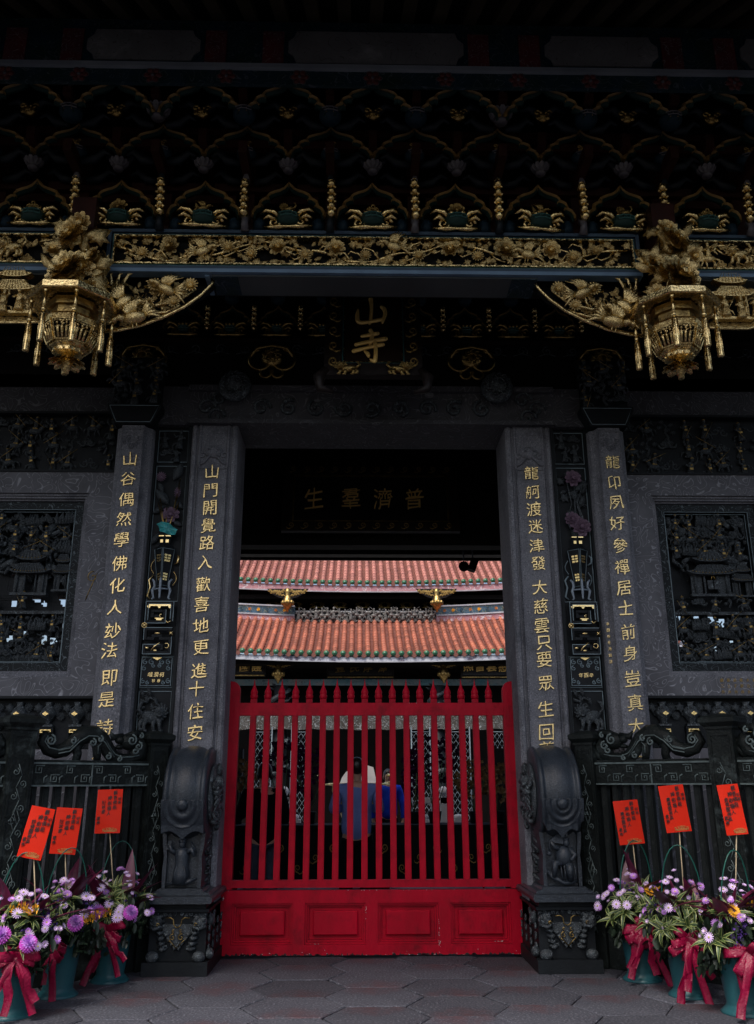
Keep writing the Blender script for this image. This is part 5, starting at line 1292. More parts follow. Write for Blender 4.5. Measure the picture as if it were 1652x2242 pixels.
for i in range(10):
    x = -.024+(i-4.5+.5-1)*PT
    o = thing('arch_bay', f'ochre arches over green bowl with gilt scrolls, {ordn[i]}', 'bracket', (x, 0, 0), group='arch bays above the gilded beam')
    part('arch_trim', am1, None, o, loc=(0, -2.22, 6.20))
    part('bowl', bbm, None, o, loc=(0, -2.20, 6.18), scale=1.15)
    part('gilt_scroll_bracket', gwmm, None, o, loc=(0, -2.24, 6.13), rot=(random.uniform(-.15, .15), random.uniform(-.04, .04), random.uniform(-.1, .1)), scale=(.95*random.uniform(.93, 1.05), 1, .9*random.uniform(.9, 1.15)))
    part('gilt_ornament', (lion_me(('gold_dull',)), cloud_me(('gold_dull',)), peony_me(('gold_dull',), i % 3), bird_me(('gold_dull',)))[i % 4], None, o, loc=(0, -2.26, 6.24), scale=.15)
    part('lotus_bud', lotm, None, o, loc=(0, -2.36, 6.59), scale=.8)
    a = MB(); a.box(-.035, .035, -2.5, -1.9, 6.75, 6.88); a.box(-.25, .25, -2.10, -2.04, 6.42, 6.50); a.box(-.24, .24, -2.30, -2.24, 6.98, 7.05); part('bracket_arm', a, 'red_wood', o)
    part('gilt_beast_mask', mskm, None, o, loc=(0, -2.56, 6.98), scale=1.)
    part('arch_trim', am3, None, o, loc=(0, -2.66, 6.90), scale=(1.12, 1, .98))
    for sg in (-1, 1):
        cu = MB(); cu.tube([(sg*.04, -2.3, 6.66), (sg*.12, -2.32, 6.74), (sg*.2, -2.3, 6.80)], [.03, .03, .01], 6); part('cloud_arm', cu, 'arch_dark', o)
        cu = MB(); cu.tube([(sg*.04, -2.54, 7.03), (sg*.11, -2.56, 7.08), (sg*.2, -2.54, 7.06)], [.04, .03, .01], 6); part('cloud_arm', cu, 'arch_dark', o)
bk = thing('bracket_backing', 'dark timber wall behind the stacked brackets above the gilded beam', 'wall', (0, 0, 0))
part('board', B(-9, 9, -1.88, -1.80, 5.98, 7.9), 'black_wood', bk)

# ------------------------------------------------------------------ painted eaves beam, rafters and roof
o = thing('painted_beam', 'blue green painted beam with red flowers under the rafters', 'beam', (0, 0, 0))
part('beam', B(-9, 9, -2.80, -2.765, 7.07, 7.21), 'beam_paint', o)
part('pale_edge', B(-9, 9, -2.835, -2.74, 7.2105, 7.255), 'beam_pale', o)
fm = MB(); fm.lathe([(.055, 0), (.055, -.008), (.001, -.012)], n=6, axis='y')
for k in range(6): a = k*PI/3; fm.ell((.05*math.cos(a), -.006, .05*math.sin(a)), (.026, .008, .026), 0, 8, 4)
fm.ell((0, -.014, 0), (.016, .01, .016), 1)
fm.tube([((.072+.010*math.cos(6*i*PI/24))*math.cos(i*PI/24), -.006, (.072+.010*math.cos(6*i*PI/24))*math.sin(i*PI/24)) for i in range(49)], .003, 4, 1)
fmm = fm.mesh('painted_flower', ('flower_red', 'lotus'))
for k in range(-7, 8): part('painted_flower', fmm, None, o, loc=(-.03+k*.612, -2.801, 7.14))
pb = thing('scene_board', 'row of faded painted figure scenes in lobed frames below the rafters', 'painted board', (0, 0, 0))
part('board', B(-9, 9, -2.74, -2.64, 7.26, 7.80), 'beam_paint', pb)
for c, w, h_ in ((0, 1.50, .34), (-1.98, .96, .32), (1.94, .98, .32), (-3.9, 1.4, .32), (3.85, 1.4, .32)):
    out = []
    for sx in (1, -1):
        q = [(w/2-.07, -h_/2), (w/2-.05, -h_/4-.02), (w/2, -h_/6), (w/2, h_/6), (w/2-.05, h_/4+.02), (w/2-.07, h_/2)]
        out += q if sx > 0 else [(-x, -z) for x, z in q]
    f = MB(); f.prism([(c+x*1.05, 7.505+z*1.14) for x, z in out], -2.752, -2.7405); part('lobed_frame', f, 'blue_ring', pb)
    f = MB(); f.prism([(c+x, 7.505+z) for x, z in out], -2.764, -2.7525); part('painted_scene', f, 'scene_paint', pb)
    for k in (-1, 1):
        f = MB(); f.box(c+k*(w/2+.13)-.09, c+k*(w/2+.13)+.09, -2.752, -2.7405, 7.33, 7.68); part('floral_panel', f, 'beam_red', pb)
rf = thing('eaves_roof', 'dark temple roof overhead with a row of rafters running out to the eaves', 'roof', (0, 0, 0))
sl = [(-2.55, 7.92), (-3.6, 7.24), (-5.0, 6.97)]
for k in range(-22, 23):
    x = k*.27
    m_ = MB()
    for (ya, za), (yb, zb) in zip(sl[:-1], sl[1:]):
        vs = [(x+dx, yy, zz+dz) for (yy, zz) in ((ya, za), (yb, zb)) for dz in (0, .09) for dx in (-.055, .055)]
        m_.add(vs, [(0, 1, 5, 4), (2, 6, 7, 3), (0, 4, 6, 2), (1, 3, 7, 5), (0, 2, 3, 1), (4, 5, 7, 6)])
    part('rafter', m_, 'rafter', rf)
m_ = MB()
prof = [(5.9, 5.55), (.0, 9.2), (-2.55, 8.01), (-3.6, 7.335), (-5.0, 7.065)]
tp = [(y, z+.30) for y, z in prof]
vs = [(x, y, z) for x in (-12, 12) for y, z in prof+tp[::-1]]; n = len(prof)*2
m_.add(vs, [(i, (i+1) % n, n+(i+1) % n, n+i) for i in range(n)]+[tuple(range(n)), tuple(range(2*n-1, n-1, -1))])
part('roof_slab', m_, 'black_wood', rf)
part('eaves_board', B(-12, 12, -5.06, -5.005, 6.90, 7.40), 'red_wood', rf)

# ------------------------------------------------------------------ inside the porch: wall above the lintel, inner brackets, plaque
o = thing('porch_wall', 'black timber wall above the stone lintel with faint scroll carving', 'wall', (0, 0, 0))
part('frieze_board', B(-9, 9, -.30, -.10, 5.47, 6.02), 'black_wood', o)
part('upper_board', B(-9, 9, -.12, -.02, 6.02, 8.6), 'black_wood', o)
sc = MB()
for k in range(-16, 17):
    x = k*.27
    sc.tube(spiral(x, 5.93, .06, 1.3, k*2, -.305, 10), .006, 4)
    sc.tube([(x-.1, -.305, 5.87), (x, -.305, 5.90), (x+.1, -.305, 5.87)], .005, 4)
part('scroll_carving', sc, 'slate_carved', o)
part('moulding', B(-9, 9, -.34, -.301, 6.0, 6.04), 'dark_wood', o)
ruy = MB()
def ringp(cx, cz, r_, y, a0=0, a1=2*PI, n=16): return [(cx+r_*math.cos(a0+(a1-a0)*i/n), y, cz+r_*math.sin(a0+(a1-a0)*i/n)) for i in range(n+1)]
for sg in (-1, 1):
    ruy.tube(ringp(sg*.11, .0, .10, -.02, PI/2, PI/2-sg*4.6), .014, 6); ruy.tube(ringp(sg*.055, -.13, .05, -.02, PI/2-sg*.6, PI/2-sg*5.2), .012, 6)
ruy.ell((0, 0, .02), (.10, .07, .09), 0, 14, 9)
for k in range(9): a = 2*PI*k/9; ruy.tube(spiral(.06*math.cos(a), .02+.05*math.sin(a), .03, 1.1, a, -.07, 7), .009, 5)
ruy.tube([(-.19, -.02, .03), (-.14, -.04, .11), (0, -.05, .13), (.14, -.04, .11), (.19, -.02, .03)], .014, 6)
rm_ = ruy.mesh('gilt_knot', 'gold_dull')
for x, t in ((-1.06, 'left of the upright plaque'), (1.06, 'right of the upright plaque'), (-2.42, 'above the far left granite pillar'), (2.45, 'above the far right granite pillar')):
    k = thing('carved_boss', f'dull gilt carved knot on the black frieze, {t}', 'carving', (x, -.33, 5.78), group='gilt bosses on the frieze'); part('gilt_knot', rm_, None, k, scale=1.15)
cb = MB(); cb.lathe([(.17, -.05), (.15, .04), (.06, .10)], (0, 0, 0), 12, axis='y', M_=None)
for x, t in ((-1.42, 'left'), (1.30, 'right')):
    k = thing('lintel_boss', f'round black carved boss on the {t} of the stone lintel', 'carving', (x, -.46, 5.42), group='round bosses on the lintel')
    q = MB(); q.ell((0, 0, 0), (.17, .09, .17), 0, 16, 9)
    for i in range(14): a = 2*PI*i/14; q.tube(spiral(.10*math.cos(a), .10*math.sin(a), .04, 1.1, a, -.08, 8), .010, 5)
    part('carved_ball', q, 'slate_carved', k)
for i in range(-4, 5):
    if i == 0: continue
    x = i*.50+(.02 if i > 0 else -.02); dist = ['', 'nearest the plaque', 'second from the plaque', 'third from the plaque', 'fourth from the plaque'][abs(i)]
    o = thing('inner_bracket', f'dark inner bracket with gilt scrolls and ochre arch, {dist} on its {"left" if i < 0 else "right"}', 'bracket', (x, 0, 0), group='inner brackets over the door')
    part('arch_trim', am1, None, o, loc=(0, -.26, 6.20), scale=(.75, 1, .8))
    part('bowl', bbm, None, o, loc=(0, -.30, 6.16), scale=.9)
    part('gilt_scroll_bracket', gwdm, None, o, loc=(0, -.36, 6.11), scale=(.75, 1, .8))
    part('gilt_strut', gsm, None, o, loc=(.25, -.32, 6.24), scale=.85)
    part('lotus_bud', fbm, None, o, loc=(0, -.34, 6.52), scale=.8)
# upright plaque
o = thing('name_plaque', 'upright dark red plaque with large gold characters hanging under the gilded beam', 'plaque', (0, 0, 0))
pc = P(813, 716, -1.05); tilt = R(-12)
o.location = (0, -1.05, pc.z); o.rotation_euler = (tilt, 0, 0)
part('board', B(-.285, .285, .0, .05, -.46, .78), 'plaque', o)
part('border', (lambda m_: (m_.frame(-.30, .30, -.475, .795, .012, -.02, .05), m_)[1])(MB()), 'teal_frame', o)
part('gilt_line', (lambda m_: (m_.frame(-.285, .285, -.46, .78, .006, -.026, -.0205), m_)[1])(MB()), 'gold', o)
fr = MB(); fr.box(-.47, -.301, -.03, .04, -.62, .95); fr.box(.301, .47, -.03, .04, -.62, .95); fr.box(-.301, .301, -.03, .04, -.62, -.476)
part('carved_frame', fr, 'dark_wood', o)
for k in (-1, 1):
    for i in range(8): part('scroll', curl_me(('gold_dull',)), None, o, loc=(k*.385, -.03, -.48+i*.19), scale=(.15*k, .15, .18))
    part('dragon_foot', lion_me(('gold_dull',)), None, o, loc=(k*.25, -.04, -.56), scale=(-.26*k, .2, .2))
    tb = MB(); tb.tube([(k*.45, 0, -.55), (k*.52, -.02, -.65), (k*.50, -.02, -.78), (k*.38, 0, -.80)], [.05, .06, .045, .02], 7); part('scroll_foot', tb, 'dark_wood', o)
Rm = Matrix.Rotation(-tilt, 3, 'X')
BR = {'山': [[(-.02, .50, .07), (.0, .30, .055), (.0, .05, .05), (-.03, -.28, .055), (-.06, -.40, .05)],
            [(-.42, .10, .03), (-.44, -.10, .06), (-.43, -.30, .065), (-.34, -.38, .055), (-.10, -.36, .05), (.15, -.30, .055), (.38, -.24, .05)],
            [(.32, .20, .05), (.40, .12, .065), (.43, -.06, .055), (.38, -.24, .05), (.34, -.40, .03)]],
      '寺': [[(.0, .50, .055), (.04, .38, .055), (.02, .20, .05), (-.02, .05, .04)], [(-.24, .30, .04), (-.04, .34, .05), (.20, .40, .055)], [(-.40, .02, .05), (-.10, .10, .05), (.20, .17, .055), (.42, .22, .06)],
            [(-.46, -.20, .055), (-.15, -.10, .045), (.15, -.02, .05), (.34, .02, .055)], [(.12, .08, .05), (.14, -.15, .05), (.13, -.38, .055), (.10, -.52, .06), (-.02, -.46, .02)], [(-.16, -.22, .03), (-.08, -.30, .055), (-.06, -.38, .04)]]}
for ch, (x, y), q in (('山', (814, 675), .345), ('寺', (812, 761), .385)):
    w = P(x, y, -1.10); l = Rm @ (Vector((w.x, w.y, w.z))-Vector(o.location))
    mb = MB()
    for k, stk in enumerate(BR[ch]):
        pts = [Vector(p[:2]) for p in stk]; rr = [p[2] for p in stk]; P2 = []; R2 = []
        for i in range(len(pts)-1):
            p0, p1, p2, p3 = pts[max(i-1, 0)], pts[i], pts[i+1], pts[min(i+2, len(pts)-1)]
            for j in range(4):
                t = j/4; c = .5*((2*p1)+(p2-p0)*t+(2*p0-5*p1+4*p2-p3)*t*t+(3*p1-p0-3*p2+p3)*t**3)
                P2.append((c.x, -.01-.012*k*.3, c.y)); R2.append((rr[i]*(1-t)+rr[i+1]*t)*1.12)
        P2.append((pts[-1].x, -.01-.012*k*.3, pts[-1].y)); R2.append(rr[-1])
        mb.tube(P2, R2, 12, flat=.28, fv=(0, 1, 0))
        mb.ell(P2[0], (R2[0], R2[0]*.3, R2[0]), 0, 12, 7); mb.ell(P2[-1], (R2[-1]*.95, R2[-1]*.28, R2[-1]*.95), 0, 12, 7)
    part('character', mb, 'plaque_gold', o, loc=(l.x, -.012, l.z), scale=(q*.92, 1, q))

# ------------------------------------------------------------------ inside the gate hall
o = thing('hall_interior', 'dark timber ceiling and beams of the gate hall beyond the doorway', 'ceiling', (0, 0, 0))
part('cross_beam', B(-9, 9, 2.60, 2.85, 4.55, 4.74), 'black_wood', o)
part('cross_wall', B(-9, 9, 2.62, 2.80, 4.7405, 7.3), 'black_wood', o)
part('eaves_beam', B(-9, 9, 4.9, 5.1, 5.02, 5.20), 'dark_wood', o)
part('fascia', B(-9, 9, 5.55, 5.60, 5.09, 5.45), 'dark_wood', o)
for k in range(-30, 31): part('rafter', B(k*.2-.04, k*.2+.04, 5.15, 5.54, 5.20, 5.27), 'beam_pale' if False else 'dark_wood', o)
for s in (-1, 1):
    for y in (2.7, 5.0):
        c = MB(); c.lathe([(.26, 0), (.26, .12), (.20, .2), (.19, 4.55), (.22, 4.6)], (s*2.9, y, 0), 20)
        t = thing('hall_column', f'dark round hall column behind the {"left" if s < 0 else "right"} jamb, {"near" if y < 3 else "far"} row', 'column', (0, 0, 0), group='hall columns'); part('shaft', c, 'dark_wood', t)
    e = MB(); e.box(s*8.99-.1, s*8.99+.1, -.3, 5.6, 0, 8); part('end_wall', e, 'dark_interior', o)
    t = thing('courtyard_side_wall', f'dark wall and closed doors across the hall on the {"left" if s < 0 else "right"}', 'wall', (0, 0, 0), group='hall side walls')
    part('wall_panel', B(min(s*1.9, s*4.0), max(s*1.9, s*4.0), 5.15, 5.3, 0, 2.0), 'dark_interior', t)
    part('upper_panel', B(min(s*2.9, s*8.9), max(s*2.9, s*8.9), 5.15, 5.3, 4.35, 5.0), 'dark_interior', t)
o = thing('hall_plaque', 'wide black plaque with four gold characters high inside the dark hall', 'plaque', (0, 2.42, 5.15), 0)
o.rotation_euler = (R(-8), 0, 0)
part('board', B(-1.0, 1.05, 0, .06, -.33, .33), 'plaque_black', o)
f = MB(); f.frame(-1.02, 1.07, -.35, .35, .02, -.012, .05); part('gilt_line', f, 'gold_dull', o)
f = MB(); f.frame(-1.16, 1.21, -.49, .49, .139, -.03, .05); part('carved_frame', f, 'dark_wood', o)
for i in range(12):
    for z in (-.42, .42): part('scroll', curl_me(('gold_dull',)), None, o, loc=(-1.03+.19*i, -.03, z), scale=(.13, .1, .13))
for ch, x in zip('生羣濟普', (688, 769, 839, 907)):
    w = P(x, 1104, 2.42); part('character', glyph(ch, 'plaque_gold', .01, -.004, slant=.1), None, o, loc=(w.x, -.012, 0), scale=(.27, 1, .33))
for k, (x, y) in enumerate(((1016, 1240), (1036, 1238))):
    w = P(x, y, 4.6)
    t = thing('spotlight', f'small black spotlight hanging from the hall eaves on the right, {"round" if k == 0 else "tilted square"} one', 'lamp', w, group='spotlights')
    mb = MB()
    if k == 0: mb.lathe([(.03, .07), (.075, .04), (.085, 0), (.075, -.04), (.03, -.07)], n=12, axis='y')
    else: mb.box(-.06, .06, -.08, .08, -.09, .09, M_=Matrix.Rotation(R(20), 4, 'Y'))
    part('housing', mb, 'black_wood', t); hb = MB(); hb.tube([(0, 0, .05), (0, 0, .45)], .012, 6); part('hanger', hb, 'steel', t)

# ------------------------------------------------------------------ far hall
H = thing('main_hall', 'far temple hall with two curved orange tiled roofs across the courtyard', 'building', (0, 0, 0))
def roof(ye, ze, yt, zt, pitch, x0, x1, bend, tm, sag, rows, nmain, cx=0.42):
    """barrel tiled slope; the first nmain barrels are parts, the rest stay joined"""
    rise = lambda x: bend*(x-cx)**2
    def pt(x, t): return Vector((x, ye+(yt-ye)*t, ze+rise(x)+(zt-ze)*(t*(1-sag)+sag*t*t)))
    rl = math.dist((ye, ze), (yt, zt))/rows
    bt = MB(); n = 8
    for (l0, l1, r0, r1) in ((.0, .72*rl, .080, .066), (.78*rl, rl*1.0, .092, .088)):
        vs = []
        for l, r_ in ((l0, r0), (l1, r1)):
            for j in range(n+1): a = PI*j/n; vs.append((r_*math.cos(a), l, r_*math.sin(a)))
        bt.add(vs, [(j, j+1, n+2+j, n+1+j) for j in range(n)]+[tuple(range(n, -1, -1))], 0, True)
    bmesh_ = bt.mesh('barrel_tile', tm)
    rest = MB(); cnt = 0
    ks = sorted(range(int((x0-cx)/pitch)-1, int((x1-cx)/pitch)+2), key=lambda k: abs(k))
    pan = MB(); end = MB(); endm = MB()
    endm.lathe([(.082, -.02), (.085, 0.0), (.06, .005), (.05, -.02), (.001, -.028)], (0, 0, 0), 12, axis='y')
    em = endm.mesh('round_eaves_tile', 'green_glaze')
    dm = MB(); dm.prism([(-.09, .03), (.09, .03), (.085, -.03), (.045, -.075), (0, -.10), (-.045, -.075), (-.085, -.03)], -.01, .02)
    dmm = dm.mesh('drip_tile', 'tile_pan')
    for k in ks:
        x = cx+k*pitch
        for r_ in range(rows):
            a = pt(x, r_/rows); b_ = pt(x, (r_+1)/rows); d = b_-a
            el = math.atan2(d.z, d.y)
            if cnt < nmain and r_*1.0 < rows:
                part('barrel_tile', bmesh_, None, H, loc=a+Vector((0, 0, .03)), rot=(el, 0, random.uniform(-.02, .02))); cnt += 1
            else: rest.join(bt, Matrix.Translation(a+Vector((0, 0, .03))) @ Matrix.Rotation(el, 4, 'X'))
            # pan tiles, two laps to one barrel
            for h_ in (0, .5):
                a2 = pt(x+pitch/2, (r_+h_)/rows); b2 = pt(x+pitch/2, (r_+h_+.5)/rows)
                pan.add([a2+Vector((-pitch/2, 0, .035)), a2+Vector((0, 0, .012)), a2+Vector((pitch/2, 0, .035)), b2+Vector((-pitch/2, 0, .0)), b2+Vector((0, 0, -.02)), b2+Vector((pitch/2, 0, .0)),
                         a2+Vector((-pitch/2, 0, .0)), a2+Vector((0, 0, -.025)), a2+Vector((pitch/2, 0, .0))], [(0, 1, 4, 3), (1, 2, 5, 4), (6, 7, 1, 0), (7, 8, 2, 1)])
        e = pt(x, 0); part('round_eaves_tile', em, None, H, loc=e+Vector((0, -.02, .045)))
        e2 = pt(x+pitch/2, 0); part('drip_tile', dmm, None, H, loc=e2+Vector((0, -.02, .0)))
    r1 = part('barrel_tiles', rest, tm, H, kind='stuff'); part('pan_tiles', pan, 'tile_pan', H, kind='stuff')
    return pt
ptL = roof(18.0, 5.24, 21.1, 6.84, .257, -9.0, 9.8, .0052, 'tile', .25, 13, 300)
ptU = roof(20.9, 8.12, 25.6, 11.3, .259, -9.2, 10.0, .0050, 'tile_pink', .15, 18, 300)
def bent(name, x0, x1, pt, t, dy, dz0, dz1, th, mt, n=24):
    mb = MB(); vs = []
    for i in range(n+1):
        x = x0+(x1-x0)*i/n; p = pt(x, t)
        vs += [(x, p.y+dy, p.z+dz0), (x, p.y+dy, p.z+dz1), (x, p.y+dy+th, p.z+dz1), (x, p.y+dy+th, p.z+dz0)]
    mb.add(vs, [(i*4+j, (i+1)*4+j, (i+1)*4+(j+1) % 4, i*4+(j+1) % 4) for i in range(n) for j in range(4)])
    return part(name, mb, mt, H)
bent('lower_fascia', -9.3, 10.2, ptL, 0, .02, -.20, -.06, .06, 'fascia_white')
bent('upper_fascia', -9.5, 10.4, ptU, 0, .02, -.27, -.06, .06, 'fascia')
bent('fascia_edge', -9.5, 10.4, ptU, 0, .0, -.30, -.2705, .08, 'ridge_white')
bent('fascia_edge', -9.3, 10.2, ptL, 0, .0, -.225, -.2005, .08, 'ridge_white')
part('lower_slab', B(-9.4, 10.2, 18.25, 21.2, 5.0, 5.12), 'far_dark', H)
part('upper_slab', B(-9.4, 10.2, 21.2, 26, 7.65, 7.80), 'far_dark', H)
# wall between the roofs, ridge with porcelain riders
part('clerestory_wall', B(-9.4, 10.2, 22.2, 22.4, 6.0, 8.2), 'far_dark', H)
for s in (-1, 1):
    x0, x1 = (-9.2, -2.35) if s < 0 else (2.55, 10)
    def strip(nm, z0, z1, y0, y1, mt):
        mb = MB(); n = 10; vs = []
        for i in range(n+1):
            x = x0+(x1-x0)*i/n; r_ = .0065*x*x
            vs += [(x, y0, z0+r_), (x, y0, z1+r_), (x, y1, z1+r_), (x, y1, z0+r_)]
        mb.add(vs, [(i*4+j, (i+1)*4+j, (i+1)*4+(j+1) % 4, i*4+(j+1) % 4) for i in range(n) for j in range(4)]+[(0, 1, 2, 3), (n*4+3, n*4+2, n*4+1, n*4)])
        part(nm, mb, mt, H)
    strip('pink_ridge', 6.76, 6.96, 21.0, 21.2, 'fascia'); strip('ridge_line', 6.961, 7.01, 20.96, 21.2, 'ridge_white')
    strip('mosaic_ridge', 7.011, 7.28, 21.02, 21.18, 'mosaic'); strip('ridge_cap', 7.281, 7.33, 20.98, 21.2, 'ridge_white')
    rnd = random.Random(3+s)
    for i in range(12):
        x = (-6 if s < 0 else x0)+.3+i*.3; 
        part('mosaic_flower', mum_me(('orange_glaze',) if i % 3 == 0 else (('petal_yellow',) if i % 3 == 1 else ('mosaic',))), None, H, loc=(x, 20.97, 7.14+.0065*x*x), scale=.13)
part('ridge_core', B(-2.35, 2.55, 21.02, 21.2, 6.70, 7.16), 'slate', H)
part('ridge_line', B(-2.35, 2.55, 21.21, 21.25, 7.14, 7.22), 'ridge_white', H)
rnd = random.Random(6)
for i in range(24):
    x = -2.2+i*.2; q = rnd.uniform(.38, .48)
    part('porcelain_rider', rider_me(('fig_grey', 'fig_grey'), i % 2) if i % 3 else figure_me(('fig_grey', 'fig_grey'), i % 3), None, H, loc=(x, 20.95+rnd.uniform(-.05, .05), 6.82+rnd.uniform(0, .06)), scale=q)
for i in range(18):
    part('porcelain_cloud', cloud_me(('fig_grey',)), None, H, loc=(-2.2+i*.27, 20.93, 6.84), scale=.24)
# gilded pendants
def pendant(x, y, z, sc_, nm):
    t = thing('gilded_pendant', nm, 'carving', (x, y, z), group='gilded pendants of the far hall')
    p = MB(); p.lathe([(.10, .55), (.12, .4), (.09, .3), (.14, .22), (.20, .08), (.21, 0), (.14, -.12), (.10, -.18), (.05, -.22), (.03, -.3)], n=10)
    for k in range(10): a = 2*PI*k/10; p.ell((.19*math.cos(a), .19*math.sin(a), .03), (.06, .06, .09), 0, 6, 4)
    part('flower_basket', p, 'gold_dull', t, scale=sc_)
    for s in (-1, 1):
        w = MB(); w.prism([(0, .55), (s*.75, .55), (s*.6, .38), (s*.35, .25), (0, .15)], -.03, .03); part('wing_board', w, 'dark_wood', t, scale=sc_)
        for k in range(7): part('scroll', cloud_me(('gold_dull',)), None, t, loc=(s*(.15+.08*k)*sc_, -.05, (.47-.02*(k % 3)-.03*(k % 2))*sc_), scale=.16*sc_)
        for k in range(3): part('scroll', cloud_me(('gold_dull',)), None, t, loc=(s*(.16+.1*k)*sc_, -.05, (.30+.03*k)*sc_), scale=.14*sc_)
for x, nm in ((630, 'left'), (957, 'right')):
    w = P(x, 1322, 20.6); pendant(w.x, w.y, w.z, .95, f'gilded flower basket pendant under the upper far roof on the {nm}')
for x, nm in ((610, 'left'), (972, 'right')):
    w = P(x, 1478, 18.6); pendant(w.x, w.y, w.z, .85, f'gilded pendant under the lower far roof on the {nm}')
for i in range(11):
    x = -4+i*.8; part('gilt_scroll_bracket', gwdm, None, H, loc=(x, 21.9, 7.55), scale=1.2)
# wall and plaques below the lower roof
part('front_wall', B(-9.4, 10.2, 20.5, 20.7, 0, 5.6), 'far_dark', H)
part('blue_beam', B(-9.4, 10.2, 19.6, 19.8, 4.50, 4.68), 'far_blue', H)
def far_plaque(x0, x1, y0, y1, chars, xs_, yc, Y, sz, nm, gm):
    a, b_ = P(x0, y0, Y), P(x1, y1, Y)
    t = thing('far_plaque', nm, 'plaque', (0, Y, 0), group='plaques of the far hall')
    part('board', B(a.x, b_.x, 0, .05, b_.z, a.z), 'plaque_black', t)
    f = MB(); f.frame(a.x-.08, b_.x+.08, b_.z-.10, a.z+.08, .075, -.02, .05); part('frame', f, 'dark_wood', t)
    f = MB(); f.box(a.x-.05, b_.x+.05, -.035, -.0205, b_.z-.085, b_.z-.055); part('gilt_edge', f, 'gold_dull', t)
    for c, x in zip(chars, xs_):
        w = P(x, yc, Y); part('character', glyph(c, gm, .02, .012), None, t, loc=(w.x, -.015, w.z), scale=(sz, 1, sz))
far_plaque(470, 576, 1442, 1474, '佑國護', (506, 536, 563), 1459, 18.9, .34, 'black plaque with gold characters on the far hall, cut by the left jamb', 'plaque_gold')
far_plaque(722, 858, 1444, 1478, '豐民厚澤', (745, 777, 806, 838), 1461, 19.2, .33, 'dim black plaque with four characters at the middle of the far hall', 'gold_dull')
far_plaque(1014, 1115, 1442, 1478, '照普雲慈', (1026, 1051, 1077, 1102), 1459, 18.9, .35, 'black plaque with four gold characters on the right of the far hall', 'plaque_gold')
cv = MB(); nq = 80; vs = []
for i in range(nq+1):
    x = -4.6+9.6*i/nq
    for z, k in ((3.52, 0), (3.3, .5), (3.05, 1)): vs.append((x, 18.6+.06*math.sin(i*1.9)*k, z+(.02*math.sin(i*.8) if k == 1 else 0)))
cv.add(vs, [(i*3+j, (i+1)*3+j, (i+1)*3+j+1, i*3+j+1) for i in range(nq) for j in range(2)], 0, True)
t = thing('altar_valance', 'patterned grey valance hanging across the front of the far hall', 'curtain'); part('cloth', cv, 'curtain', t)
for i, x in enumerate((-2.55, 2.35)):
    t = thing('dragon_column', f'carved dark dragon column of the far hall, {"left" if i == 0 else "right"}', 'column', (x, 18.9, 0), group='dragon columns')
    c = MB(); c.lathe([(.24, 0), (.22, .4), (.22, 4.4)], n=14); part('shaft', c, 'slate', t)
    c = MB(); c.tube([(.26*math.cos(k*.5), .26*math.sin(k*.5), .5+.06*k) for k in range(64)], [.07+.02*math.sin(k*.9) for k in range(64)], 7)
    for k in range(40): a = k*.9; c.tube([(.24*math.cos(a), .24*math.sin(a), .5+.1*k), (.36*math.cos(a+.2), .36*math.sin(a+.2), .56+.1*k)], [.05, .01], 5)
    part('coiled_dragon', c, 'slate_carved', t)
for i, x in enumerate((-4.05, -3.0, -1.85, 1.75, 2.95, 4.2)):
    t = thing('folding_grille', 'blue grey folding grille in the far hall, '+('leftmost', 'second from left', 'third from left', 'third from right', 'second from right', 'rightmost')[i], 'grille', (x, 18.2, 0), group='folding grilles')
    mb = MB(); mb.tube([(-.28, 0, 0), (-.28, 0, 3.1)], .022, 5); mb.tube([(.28, 0, 0), (.28, 0, 3.1)], .022, 5)
    mb.tube([(-.28, 0, 2.95), (.28, 0, 2.95)], .015, 4)
    for q in range(12):
        z = .4+q*.21
        for k in range(4): mb.tube([(-.28+k*.14, 0, z), (-.14+k*.14, 0, z+.21)], .006, 4); mb.tube([(-.14+k*.14, 0, z), (-.28+k*.14, 0, z+.21)], .006, 4)
    part('lattice', mb, 'steel', t)

# ------------------------------------------------------------------ offerings seen through the pickets
t = thing('incense_table', 'long black carved offering table inside the gate', 'table', (0, 3.2, 0))
part('table_top', B(-1.75, 1.75, -.1, .55, .93, .98), 'black_wood', t)
part('apron', B(-1.7, 1.7, -.07, .5, .10, .9295), 'black_wood', t)
for i in range(15): part('gilt_relief', curl_me(('gold_dull',)), None, t, loc=(-1.55+i*.22, -.08, .45+.12*(i % 3)), scale=(.14*(-1)**i, .1, .16))
t = thing('kneeler', 'padded grey blue kneeling bench along the foot of the offering table', 'bench', (0, 2.45, 0))
for k, (x0, x1) in enumerate(((-1.55, -1.25), (-1.22, -.05), (.25, 1.35), (1.38, 1.62))):
    q = MB(); q.tube([(x0, 0, .27), (x0+.03, 0, .27), (x1-.03, 0, .27), (x1, 0, .27)], [.04, .08, .08, .04], 10); part('cushion', q, 'kneeler', t)
    part('base', B(x0+.05, x1-.05, -.05, .05, 0, .20), 'black_wood', t)
def at(x, y, Y): w = P(x, y, Y); return w
YR = 8.0
t = thing('stone_railing', 'white stone railing with ball topped posts in the courtyard beyond the offering table', 'railing', (0, YR, 0))
for xa, xb in ((575, 647), (925, 990)):
    a, b_ = at(xa, 1750, YR), at(xb, 1750, YR); part('rail', B(a.x, b_.x, -.06, .06, a.z-.07, a.z+.03), 'white_stone', t)
for x in (588, 622, 971):
    w = at(x, 1733, YR); q = MB(); q.box(-.06, .06, -.06, .06, .5, w.z-.10); q.lathe([(.06, w.z-.10), (.04, w.z-.085)], n=10); q.ell((0, 0, w.z), .092, 0, 14, 10); part('ball_post', q, 'white_stone', t, loc=(w.x, 0, 0))
